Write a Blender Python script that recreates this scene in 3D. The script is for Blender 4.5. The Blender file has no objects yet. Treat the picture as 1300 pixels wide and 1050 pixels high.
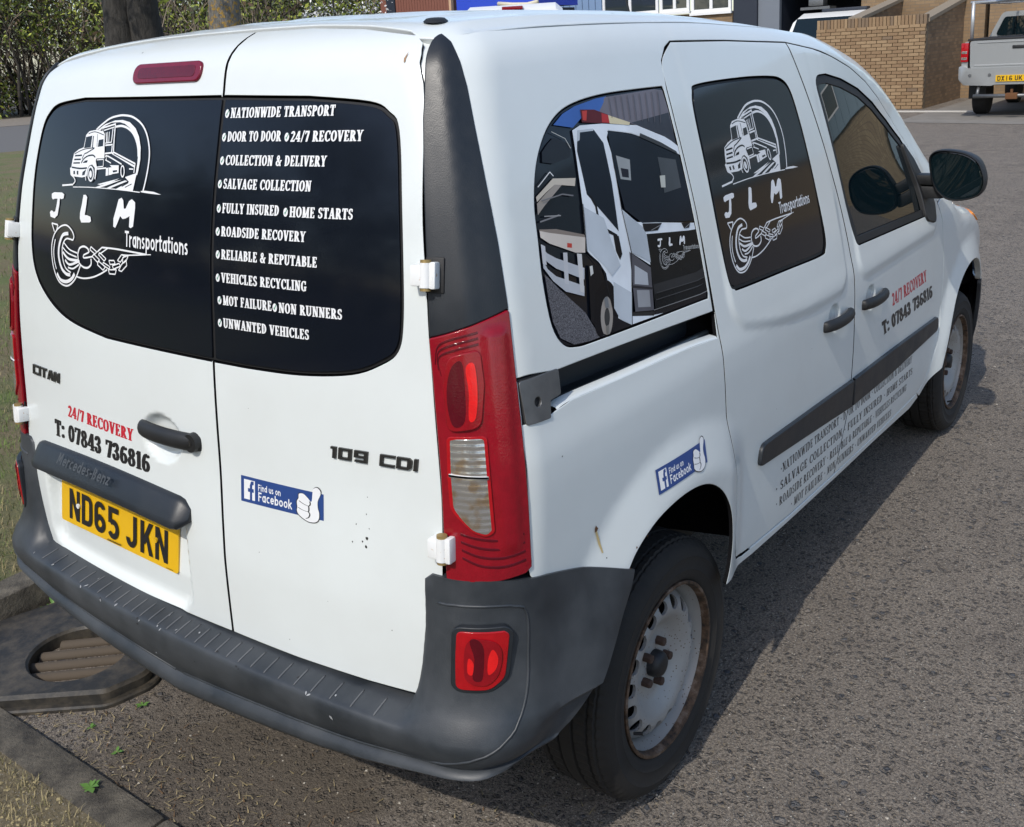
import bpy, bmesh, math, random
import numpy as np
from mathutils import Vector, Matrix
from mathutils.geometry import delaunay_2d_cdt

S = bpy.context.scene
COL = S.collection
R = math.radians
FRONT_STEER = 0

# ---------------------------------------------------------------- camera
cam_d = bpy.data.cameras.new('camera'); cam = bpy.data.objects.new('camera', cam_d); COL.objects.link(cam)
CAM = [-1.90348, -1.86437, 1.770373, 0.659264, -0.248811, -0.059319, 1284.432248, -18.578296, -134.752918]
def cam_axes(yaw, pit, rol):
    f = Vector((math.cos(pit)*math.cos(yaw), math.cos(pit)*math.sin(yaw), math.sin(pit)))
    r = f.cross(Vector((0, 0, 1))).normalized(); u = r.cross(f)
    c, s = math.cos(rol), math.sin(rol)
    return c*r+s*u, -s*r+c*u, f
_r, _u, _f = cam_axes(*CAM[3:6])
m = Matrix((_r, _u, -_f)).transposed().to_4x4(); m.translation = Vector(CAM[:3])
cam.matrix_world = m
cam_d.sensor_fit = 'HORIZONTAL'; cam_d.sensor_width = 36
cam_d.lens = CAM[6]/1300*36
cam_d.shift_x = -CAM[7]/1300; cam_d.shift_y = CAM[8]/1300
cam_d.clip_end = 2000; cam_d.clip_start = .05
S.camera = cam

# ---------------------------------------------------------------- light: one sun from behind the van, blue sky
SUN_TO = Vector((-.96, -.115, 1.0)).normalized()
w = bpy.data.worlds.new('World'); S.world = w; w.use_nodes = True
nt = w.node_tree; nt.nodes.clear()
sky = nt.nodes.new('ShaderNodeTexSky'); sky.sky_type = 'NISHITA'; sky.sun_disc = False
sky.sun_elevation = math.asin(SUN_TO.z)
sky.sun_rotation = math.atan2(SUN_TO.x, SUN_TO.y)
sky.dust_density = 1.2; sky.ozone_density = 1.0
bg = nt.nodes.new('ShaderNodeBackground'); bg.inputs[1].default_value = .148
wo = nt.nodes.new('ShaderNodeOutputWorld')
nt.links.new(sky.outputs[0], bg.inputs[0]); nt.links.new(bg.outputs[0], wo.inputs[0])
sun_d = bpy.data.lights.new('sun', 'SUN'); sun_d.energy = 2.25; sun_d.angle = R(.53); sun_d.color = (1, .95, .87)
sun = bpy.data.objects.new('sun', sun_d); COL.objects.link(sun)
sun.rotation_euler = SUN_TO.to_track_quat('Z', 'Y').to_euler()
S.view_settings.view_transform = 'Standard'; S.view_settings.look = 'None'
S.view_settings.exposure = 0.40; S.view_settings.gamma = 1
S.view_settings.use_curve_mapping = False

# ---------------------------------------------------------------- body surface of the van
# x forward, y to the left, z up; rear axle at x = 0.  The skin is the zero set of vanF().
def pch(xs, ys):
    xs = np.array(xs, float); ys = np.array(ys, float)
    h = np.diff(xs); d = np.diff(ys)/h
    m = np.zeros_like(xs)
    for i in range(1, len(xs)-1):
        if d[i-1]*d[i] > 0:
            w1 = 2*h[i]+h[i-1]; w2 = h[i]+2*h[i-1]
            m[i] = (w1+w2)/(w1/d[i-1]+w2/d[i])
    m[0] = d[0]; m[-1] = d[-1]
    def f(x):
        x = np.asarray(x, float)
        xc = np.clip(x, xs[0], xs[-1])
        i = np.clip(np.searchsorted(xs, xc)-1, 0, len(h)-1)
        t = (xc-xs[i])/h[i]
        t2 = t*t; t3 = t2*t
        v = (2*t3-3*t2+1)*ys[i]+(t3-2*t2+t)*h[i]*m[i]+(-2*t3+3*t2)*ys[i+1]+(t3-t2)*h[i]*m[i+1]
        return v + np.where(x > xs[-1], (x-xs[-1])*m[-1], 0) + np.where(x < xs[0], (x-xs[0])*m[0], 0)
    return f
def sst(a, b, x):
    t = np.clip((x-a)/(b-a), 0, 1); return t*t*(3-2*t)
fY = pch([.2,.28,.34,.42,.55,.70,.85,.97,1.03,1.10,1.2,1.4,1.6,1.76,1.9],[.79,.835,.854,.866,.875,.880,.885,.886,.884,.873,.856,.818,.772,.725,.675])
fR = pch([.40,.561,.725,.80,.947,1.05,1.145,1.233,1.364,1.49,1.6,1.718,1.774,1.81,1.84,1.856],[-.712,-.710,-.706,-.700,-.686,-.679,-.671,-.661,-.645,-.621,-.592,-.557,-.536,-.511,-.471,-.435])
fZ = pch([-.8,-.47,-.3,0,.4,.8,1.165,1.335,1.515,1.78,2.0,2.29,2.47,2.62,2.72,2.82,3.0,3.2,3.35,3.48,3.56,3.62],
         [1.80,1.845,1.858,1.866,1.867,1.854,1.829,1.819,1.797,1.75,1.686,1.542,1.374,1.232,1.155,1.11,1.075,1.025,.965,.875,.75,.55])
def bump(r, ro, ri):
    t = (ro-r)/(ro-ri); return sum(np.clip(t+d, 0, 1) for d in (-.12, -.06, 0, .06, .12))/5
HANDLE_CUPS = ((.985, .945), (1.325, .928))
def rearadd(y, z):
    dy = np.abs(y-.31)-.315+.05; dz = np.abs(z-.69)-.125+.05
    sd = np.hypot(np.maximum(dy, 0), np.maximum(dz, 0))+np.minimum(np.maximum(dy, dz), 0)-.05
    e = (.020+.17*np.clip(z-.64, 0, .2))*(1-sst(-.018, .014, sd))                       # number plate recess
    e = e + .022*(1-sst(.25, 1.0, ((y-.055)/.080)**2+((z-.970)/.060)**2))
    return e
PADS = True
def vanY(x, z):
    y = fY(z)
    y = y - .016*np.clip((.3-x)/.8, 0, 2)**2
    y = y - .075*sst(1.1, 2.3, x)*sst(1.02, 1.5, z)
    y = y - .13*np.clip((x-2.35)/1.15, 0, 2)**2
    rr = np.hypot(x, z-.33)
    y = y + .031*bump(rr, .595, .478)*(1-sst(.20, .36, x))
    rf = np.hypot(x-2.697, z-.33)
    y = y + .032*bump(rf, .56, .45)*sst(2.10, 2.30, x)
    if not PADS: return y
    for xa, xb in ((.295, 1.09), (1.205, 2.105)):          # raised pad under the windows
        dx = np.abs(x-(xa+xb)/2)-(xb-xa)/2+.07; dz = np.abs(z-1.456)-.444+.07*np.clip((.96-x)/.62, 0, 1.2)**2*(x < 1.1)+.07
        sd = np.hypot(np.maximum(dx, 0), np.maximum(dz, 0))+np.minimum(np.maximum(dx, dz), 0)-.07
        y = y + .0068*(1-sst(-.017, .017, sd))*(1-.85*sst(1.10, 1.35, z))
    for hx, hz in HANDLE_CUPS:                              # dished cups behind the door handles
        y = y - .013*(1-sst(.30, 1.0, ((x-hx)/.050)**2+((z-hz)/.045)**2))
    return y
def rint2(a, b, r):
    return np.minimum(np.maximum(a, b), -r)+np.hypot(np.maximum(a+r, 0), np.maximum(b+r, 0))
def vanF(P):
    x, y, z = P[..., 0], P[..., 1], P[..., 2]
    ay = np.abs(y)
    a = ay-vanY(x, z)
    b = fR(z)+.085*y*y+rearadd(y, z)-x
    ab = rint2(a, b, .115)
    c = z-(fZ(x+.36*y*y*sst(.9, 1.6, x))-(.07+.045*sst(-.2, .9, x))*y*y)
    cr = .06+.01*sst(.6, -.2, x)
    return np.minimum(np.maximum(ab, c), -cr)+np.hypot(np.maximum(ab+cr, 0), np.maximum(c+cr, 0))
def vanFs(P):
    """the skin without the pressed pads: what the glass follows"""
    global PADS
    PADS = False; r = vanF(P); PADS = True; return r
def grad(P, F=vanF):
    e = 2e-3; g = np.stack([F(P+np.array(d)*e)-F(P-np.array(d)*e) for d in np.eye(3)], -1)
    return g/np.maximum(np.linalg.norm(g, axis=-1, keepdims=True), 1e-9)
Q = math.sqrt(.5)
def frame_ray(fr, uv):
    uv = np.atleast_2d(np.asarray(uv, float)); u, v = uv[:, 0], uv[:, 1]; o = np.ones(len(u))
    if fr == 'S': return np.stack([u, -1.6*o, v], 1), np.array([0, 1., 0]), 1.55
    if fr == 'R': return np.stack([-1.6*o, u, v], 1), np.array([1., 0, 0]), 2.2
    if fr == 'T': return np.stack([u, v, 2.6*o], 1), np.array([0, 0, -1.]), 2.3
    if fr == 'D': return np.stack([u, Q*v-2.6*Q, Q*v+2.6*Q], 1), np.array([0, Q, -Q]), 2.2
    if fr == 'C': return np.stack([Q*u-2.2*Q, -Q*u-2.2*Q, v], 1), np.array([Q, Q, 0]), 2.1
    if fr == 'F': return np.stack([4.4*o, u, v], 1), np.array([-1., 0, 0]), 2.6
def to_uv(fr, P):
    x, y, z = P[..., 0], P[..., 1], P[..., 2]
    if fr == 'S': return np.stack([x, z], -1)
    if fr in 'RF': return np.stack([y, z], -1)
    if fr == 'T': return np.stack([x, y], -1)
    if fr == 'D': return np.stack([x, (y+z)*Q], -1)
    if fr == 'C': return np.stack([(x-y)*Q, z], -1)
def hit(fr, uv, F=vanF):
    o, d, L = frame_ray(fr, uv)
    lo = np.zeros(len(o)); hi = np.full(len(o), L)
    for _ in range(34):
        m = (lo+hi)/2; ins = F(o+d*m[:, None]) < 0
        hi = np.where(ins, m, hi); lo = np.where(ins, lo, m)
    return o+d*((lo+hi)/2)[:, None]

# ---------------------------------------------------------------- materials
def NM(name, base=(.5, .5, .5), rough=.5, metal=0, spec=.5, coat=0, coatr=.03):
    mt = bpy.data.materials.new(name); mt.use_nodes = True
    b = mt.node_tree.nodes['Principled BSDF']
    b.inputs['Base Color'].default_value = (*base, 1); b.inputs['Roughness'].default_value = rough
    b.inputs['Metallic'].default_value = metal; b.inputs['Specular IOR Level'].default_value = spec
    b.inputs['Coat Weight'].default_value = coat; b.inputs['Coat Roughness'].default_value = coatr
    return mt
def nd(mt, t, **kw):
    n = mt.node_tree.nodes.new(t)
    for k, v in kw.items():
        if k in n.inputs: n.inputs[k].default_value = v
        else: setattr(n, k, v)
    return n
def lk(mt, a, b): mt.node_tree.links.new(a, b)
def coords(mt, kind='Object'):
    return nd(mt, 'ShaderNodeTexCoord').outputs[kind]
def ramp(mt, fac, stops):
    r = nd(mt, 'ShaderNodeValToRGB'); e = r.color_ramp.elements
    while len(e) < len(stops): e.new(.5)
    for i, (p, c) in enumerate(stops):
        e[i].position = p; e[i].color = (*c, 1) if len(c) == 3 else c
    lk(mt, fac, r.inputs[0]); return r.outputs[0]
def noise(mt, co, scale, detail=4, rough=.55, dist=0):
    n = nd(mt, 'ShaderNodeTexNoise'); n.inputs['Scale'].default_value = scale; n.inputs['Detail'].default_value = detail
    n.inputs['Roughness'].default_value = rough; n.inputs['Distortion'].default_value = dist
    lk(mt, co, n.inputs['Vector']); return n.outputs['Fac']
def voro(mt, co, scale, out='Distance', feature='F1'):
    n = nd(mt, 'ShaderNodeTexVoronoi'); n.feature = feature; n.inputs['Scale'].default_value = scale
    lk(mt, co, n.inputs['Vector']); return n.outputs[out]
def mix(mt, fac, a, b, mode='MIX'):
    n = nd(mt, 'ShaderNodeMix'); n.data_type = 'RGBA'; n.blend_type = mode
    for s, v in ((n.inputs[0], fac), (n.inputs[6], a), (n.inputs[7], b)):
        if isinstance(v, (int, float)): s.default_value = v
        elif isinstance(v, tuple): s.default_value = (*v, 1)
        else: lk(mt, v, s)
    return n.outputs[2]
def math_(mt, op, a, b=0.0):
    n = nd(mt, 'ShaderNodeMath'); n.operation = op
    for s, v in ((n.inputs[0], a), (n.inputs[1], b)):
        if isinstance(v, (int, float)): s.default_value = v
        else: lk(mt, v, s)
    return n.outputs[0]
def bumpn(mt, h, strength=.3, dist=.01):
    n = nd(mt, 'ShaderNodeBump'); n.inputs['Strength'].default_value = strength; n.inputs['Distance'].default_value = dist
    lk(mt, h, n.inputs['Height']); lk(mt, n.outputs[0], P_(mt).inputs['Normal']); return n
def P_(mt): return mt.node_tree.nodes['Principled BSDF']
def base(mt, sock): lk(mt, sock, P_(mt).inputs['Base Color'])
def roughs(mt, sock): lk(mt, sock, P_(mt).inputs['Roughness'])
M = {}
# white van paint: faint road film, heavier towards patches
p = M['paint'] = NM('white_paint', (.8, .81, .8), .34, coat=.55, coatr=.05)
c = coords(p)
film = noise(p, c, 2.3, 6, .6); fine = noise(p, c, 38, 3)
col = mix(p, ramp(p, film, [(.42, (0, 0, 0)), (.80, (.5, .5, .48))]), (.705, .745, .735), (.60, .62, .60))
base(p, col); roughs(p, ramp(p, film, [(.3, (.28,)*3), (.8, (.36,)*3)]))
M['paint_in'] = NM('door_shut_paint', (.62, .63, .63), .5)
# grained dark plastic
def plastic(name, a, b, rough):
    q = NM(name, a, rough); c = coords(q)
    n1 = noise(q, c, 7, 6, .6); n2 = noise(q, c, 420, 2)
    base(q, mix(q, ramp(q, n1, [(.35, (0, 0, 0)), (.75, (1, 1, 1))]), a, b))
    roughs(q, ramp(q, n1, [(.3, (rough-.07,)*3), (.7, (rough+.12,)*3)]))
    bumpn(q, n2, .12, .002); return q
M['bumper'] = plastic('bumper_plastic', (.023, .028, .034), (.058, .064, .071), .45)
M['trim'] = plastic('trim_plastic', (.011, .014, .0185), (.020, .024, .029), .42)
M['black'] = plastic('black_plastic', (.009, .0095, .0105), (.017, .018, .0195), .5)
M['rubber'] = NM('rubber_seal', (.012, .012, .013), .6)
M['void'] = NM('dark_void', (.006, .006, .007), .9, spec=.1)
M['under'] = NM('underbody', (.02, .02, .02), .85)
g = M['vinyl'] = NM('black_window_vinyl', (.005, .007, .012), .09, spec=.32)
M['glass'] = NM('tinted_glass', (.004, .010, .013), .012, spec=.5)
M['wglass'] = NM('window_glass', (.03, .04, .045), .03, spec=.8)
M['white'] = NM('white_vinyl', (.78, .79, .8), .35)
M['ink'] = NM('black_vinyl', (.012, .012, .014), .4)
M['red_ink'] = NM('red_vinyl', (.50, .012, .03), .4)
M['blue_ink'] = NM('blue_vinyl', (.022, .06, .22), .4)
M['chrome_ink'] = NM('grey_edge_vinyl', (.42, .43, .42), .35)
M['green_ink'] = NM('green_tick_vinyl', (.03, .22, .12), .4)
M['yellow'] = NM('plate_yellow', (.72, .42, .008), .28, coat=.3)
M['badge'] = NM('badge_dark', (.05, .05, .048), .32, metal=.6)
M['steel'] = NM('galvanised_steel', (.25, .255, .26), .45, metal=.7)
q = M['steel']; c = coords(q); base(q, mix(q, noise(q, c, 25, 5), (.10, .105, .11), (.24, .24, .24)))
q = M['hinge'] = NM('white_hinge', (.75, .76, .75), .35); c = coords(q)
base(q, mix(q, ramp(q, noise(q, c, 90, 3), [(.66, (0, 0, 0)), (.76, (1, 1, 1))]), (.76, .77, .76), (.46, .30, .17)))
M['rust'] = NM('rust', (.13, .055, .02), .9); M['nut'] = NM('rusty_nut', (.055, .032, .022), .85)
M['rib'] = plastic('worn_rib', (.075, .080, .086), (.14, .145, .15), .5)
M['brass'] = NM('worn_bush', (.35, .25, .10), .5, metal=.5)
def lens(name, a, b, rough=.08):
    q = NM(name, a, rough, spec=.4, coat=.25, coatr=.02); c = coords(q)
    ms = voro(q, c, 330); bumpn(q, ms, .10, .002)
    base(q, mix(q, noise(q, c, 55, 3), tuple(v*.8 for v in a), tuple(min(v*1.25, 1) for v in a)))
    P_(q).inputs['Transmission Weight'].default_value = .0
    return q
M['red_lens'] = lens('red_lens', (.23, .004, .012), None)
M['red_bright'] = lens('bright_red_lens', (.36, .005, .010), None)
M['red_mid'] = lens('mid_red_lens', (.24, .004, .010), None)
M['red_glint'] = lens('glint_red_lens', (.68, .012, .014), None)  # brighter red for highlights painted on the lamps, no emission
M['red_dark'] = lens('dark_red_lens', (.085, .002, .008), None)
def patchy(name, a, b, sc, wsc, dirn='Z'):
    q = NM(name, a, .1, spec=.6, coat=.6, coatr=.02); c = coords(q)
    base(q, mix(q, ramp(q, noise(q, c, sc, 3, .6), [(.38, (0, 0, 0)), (.60, (1, 1, 1))]), a, b))
    wv = nd(q, 'ShaderNodeTexWave'); wv.bands_direction = dirn; wv.inputs['Scale'].default_value = wsc; wv.inputs['Distortion'].default_value = .8
    lk(q, c, wv.inputs['Vector']); bumpn(q, wv.outputs['Fac'], .18, .003); return q
q = M['clear_lens'] = NM('clear_lens', (.42, .41, .40), .12, metal=.75)
c = coords(q); wv = nd(q, 'ShaderNodeTexWave'); wv.bands_direction = 'Z'; wv.inputs['Scale'].default_value = 26; wv.inputs['Distortion'].default_value = 1.5
lk(q, c, wv.inputs['Vector'])
base(q, mix(q, ramp(q, noise(q, c, 30, 2), [(.5, (0, 0, 0)), (.62, (1, 1, 1))]), (.50, .49, .48), (.44, .34, .24)))
bumpn(q, wv.outputs['Fac'], .2, .004)
q = M['tyre'] = NM('tyre_rubber', (.022, .021, .020), .8); c = coords(q)
base(q, mix(q, noise(q, c, 9, 5), (.007, .007, .007), (.026, .023, .020)))
bumpn(q, noise(q, c, 160, 2), .2, .002)
q = M['rim'] = NM('steel_wheel', (.45, .45, .44), .45, metal=.15); c = coords(q)
spk = ramp(q, voro(q, c, 95), [(.10, (1, 1, 1)), (.22, (0, 0, 0))])
spk = math_(q, 'MULTIPLY', spk, ramp(q, noise(q, c, 9, 3), [(.36, (0, 0, 0)), (.50, (1, 1, 1))]))
base(q, mix(q, spk, mix(q, noise(q, c, 6, 5), (.21, .20, .19), (.42, .42, .405)), (.10, .05, .025)))
q = M['rim_lip'] = NM('rusty_rim_edge', (.2, .15, .1), .7, metal=.2); c = coords(q)
base(q, ramp(q, noise(q, c, 26, 6, .7), [(.38, (.025, .019, .015)), (.52, (.105, .062, .036)), (.66, (.20, .15, .115)), (.78, (.38, .35, .31))]))
bumpn(q, noise(q, c, 90, 3), .3, .003)

# ---------------------------------------------------------------- mesh helpers
def link(o, parent=None):
    COL.objects.link(o)
    if parent is not None: o.parent = parent
    return o
def mesh_obj(name, V, F, mat, parent=None, normals=None, smooth=True, mats=None, fm=None):
    me = bpy.data.meshes.new(name)
    me.from_pydata([tuple(map(float, v)) for v in V], [], [tuple(map(int, f)) for f in F])
    for k in ([mat] if mats is None else mats): me.materials.append(k)
    if fm is not None: me.polygons.foreach_set('material_index', fm)
    if smooth: me.polygons.foreach_set('use_smooth', [True]*len(me.polygons))
    me.update()
    if normals is not None: me.normals_split_custom_set_from_vertices([tuple(map(float, n)) for n in normals])
    return link(bpy.data.objects.new(name, me), parent)
def empty(name, loc=(0, 0, 0), rz=0, parent=None):
    o = bpy.data.objects.new(name, None); o.empty_display_size = .2
    o.location = loc; o.rotation_euler = (0, 0, rz); return link(o, parent)
def tag(o, label, cat=None, group=None, kind=None):
    if label: o['label'] = label
    if cat: o['category'] = cat
    if group: o['group'] = group
    if kind: o['kind'] = kind
    return o
class MB:
    """collects shapes, links them as one mesh"""
    def __init__(s): s.V = []; s.F = []; s.m = []
    def add(s, V, F, mi=0):
        k = len(s.V); s.V += [tuple(map(float, v)) for v in V]; s.F += [tuple(int(i)+k for i in f) for f in F]; s.m += [mi]*len(F); return s
    def box(s, a, b, mi=0, bev=0):
        (x0, y0, z0), (x1, y1, z1) = a, b
        if bev <= 0:
            V = [(x, y, z) for x in (x0, x1) for y in (y0, y1) for z in (z0, z1)]
            return s.add(V, [(0, 1, 3, 2), (4, 6, 7, 5), (0, 4, 5, 1), (2, 3, 7, 6), (0, 2, 6, 4), (1, 5, 7, 3)], mi)
        bm = bmesh.new(); bmesh.ops.create_cube(bm, size=1)
        for v in bm.verts: v.co = Vector(((x0+x1)/2+v.co.x*(x1-x0), (y0+y1)/2+v.co.y*(y1-y0), (z0+z1)/2+v.co.z*(z1-z0)))
        bmesh.ops.bevel(bm, geom=bm.edges[:], offset=bev, segments=2, profile=.6, affect='EDGES')
        return s.bm(bm, mi)
    def bm(s, bm, mi=0):
        bm.verts.index_update(); s.add([v.co for v in bm.verts], [[v.index for v in f.verts] for f in bm.faces], mi); bm.free(); return s
    def tube(s, pts, r, n=10, mi=0, caps=True, flat=1.0):
        pts = [Vector(p) for p in pts]; rs = r if hasattr(r, '__len__') else [r]*len(pts)
        V = []; F = []; up = None
        for i, p in enumerate(pts):
            d = (pts[min(i+1, len(pts)-1)]-pts[max(i-1, 0)]).normalized()
            if up is None:
                up = Vector((0, 0, 1)) if abs(d.z) < .9 else Vector((1, 0, 0))
            a = d.cross(up).normalized(); b = a.cross(d).normalized(); up = b
            for k in range(n):
                t = 2*math.pi*k/n; V.append(p+a*math.cos(t)*rs[i]+b*math.sin(t)*rs[i]*flat)
        for i in range(len(pts)-1):
            for k in range(n):
                F.append((i*n+k, i*n+(k+1) % n, (i+1)*n+(k+1) % n, (i+1)*n+k))
        if caps: F += [tuple(range(n))[::-1], tuple(range((len(pts)-1)*n, len(pts)*n))]
        return s.add(V, F, mi)
    def lathe(s, prof, n=48, axis='y', mi=0, o=(0, 0, 0)):
        """prof: list of (radius, h) ; axis y: h runs along -y"""
        V = []; F = []
        for r, h in prof:
            for k in range(n):
                t = 2*math.pi*k/n; c, q = math.cos(t)*r, math.sin(t)*r
                V.append({'y': (o[0]+c, o[1]-h, o[2]+q), 'z': (o[0]+c, o[1]+q, o[2]+h), 'x': (o[0]+h, o[1]+c, o[2]+q)}[axis])
        for i in range(len(prof)-1):
            for k in range(n):
                F.append((i*n+k, i*n+(k+1) % n, (i+1)*n+(k+1) % n, (i+1)*n+k))
        return s.add(V, F, mi)
    def prism(s, poly, fn, h0, h1, mi=0):
        """poly 2D, fn(u, v, h) -> point"""
        n = len(poly); V = [fn(u, v, h0) for u, v in poly]+[fn(u, v, h1) for u, v in poly]
        F = [tuple(range(n))[::-1], tuple(range(n, 2*n))]+[(i, (i+1) % n, n+(i+1) % n, n+i) for i in range(n)]
        return s.add(V, F, mi)
    def build(s, name, mat, parent=None, smooth=False, mats=None, auto=None, loc=None):
        o = mesh_obj(name, s.V, s.F, mat, parent, smooth=smooth or auto is not None, mats=mats, fm=s.m if mats else None)
        bm = bmesh.new(); bm.from_mesh(o.data); bmesh.ops.recalc_face_normals(bm, faces=bm.faces[:])
        if auto is not None:
            for e in bm.edges:
                e.smooth = len(e.link_faces) == 2 and e.calc_face_angle(0) < R(auto)
        bm.to_mesh(o.data); bm.free()
        if loc is not None:
            o.location = loc
            o.data.transform(Matrix.Translation(-Vector(loc)))
        return o
def rpoly(pts, seg=6):
    """closed polygon with rounded corners: (u, v[, r])"""
    out = []; n = len(pts)
    for i in range(n):
        p = np.array(pts[i][:2], float); r = pts[i][2] if len(pts[i]) > 2 else 0
        if r <= 0: out.append(p); continue
        a = np.array(pts[i-1][:2], float)-p; b = np.array(pts[(i+1) % n][:2], float)-p
        la, lb = np.linalg.norm(a), np.linalg.norm(b); a /= la; b /= lb
        ang = math.acos(np.clip(a@b, -1, 1)); t = min(r/max(math.tan(ang/2), 1e-3), la*.49, lb*.49)
        for k in range(seg+1):
            s = k/seg; out.append(p+a*t*(1-s)**2+b*t*s**2)
    return np.array(out)
def cspl(pts, per=8, closed=True):
    P = np.array(pts, float); n = len(P); out = []
    for i in range(n if closed else n-1):
        g = lambda k: P[k % n] if closed else P[min(max(k, 0), n-1)]
        p0, p1, p2, p3 = g(i-1), g(i), g(i+1), g(i+2)
        for k in range(per):
            t = k/per
            out.append(.5*((2*p1)+(p2-p0)*t+(2*p0-5*p1+4*p2-p3)*t*t+(3*p1-p0-3*p2+p3)*t**3))
    if not closed: out.append(P[-1])
    return np.array(out)
def resample(L, d):
    L = np.asarray(L, float); out = []
    for i in range(len(L)):
        a, b = L[i], L[(i+1) % len(L)]; k = max(1, int(math.ceil(np.linalg.norm(b-a)/d)))
        for j in range(k): out.append(a+(b-a)*j/k)
    return np.array(out)
def area2(L): x, y = L[:, 0], L[:, 1]; return float(np.sum(x*np.roll(y, -1)-np.roll(x, -1)*y))/2
def ccw(L): L = np.asarray(L, float); return L if area2(L) > 0 else L[::-1]
def vnorm(L):
    """inward vertex normals of a CCW loop"""
    e = np.roll(L, -1, 0)-L; e = e/np.maximum(np.linalg.norm(e, axis=1, keepdims=True), 1e-9)
    n = np.stack([-e[:, 1], e[:, 0]], 1); m_ = n+np.roll(n, 1, 0)
    l2 = np.maximum((m_**2).sum(1, keepdims=True), .4); return 2*m_/l2
def inside(L, P):
    x, y = P[:, 0][:, None], P[:, 1][:, None]; a = L; b = np.roll(L, -1, 0)
    c = ((a[:, 1] > y) != (b[:, 1] > y)); dy = b[:, 1]-a[:, 1]; dy = np.where(np.abs(dy) < 1e-12, 1e-12, dy)
    return (c & (x < (b[:, 0]-a[:, 0])*(y-a[:, 1])/dy+a[:, 0])).sum(1) % 2 == 1
def bdist(L, P):
    a = L; b = np.roll(L, -1, 0); d = b-a; q = P[:, None, :]-a[None]
    t = np.clip((q*d).sum(-1)/np.maximum((d*d).sum(-1), 1e-12), 0, 1)
    return np.linalg.norm(q-t[..., None]*d, axis=-1).min(1)
def cdt(loops, pts):
    V = []; E = []
    for L in loops:
        k = len(V); V += [Vector((float(a), float(b))) for a, b in L]; E += [(k+i, k+(i+1) % len(L)) for i in range(len(L))]
    V += [Vector((float(a), float(b))) for a, b in pts]
    v, _, f, *_ = delaunay_2d_cdt(V, E, [], 0, 1e-7)
    return np.array([(p.x, p.y) for p in v]), [tuple(t) for t in f]
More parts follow.
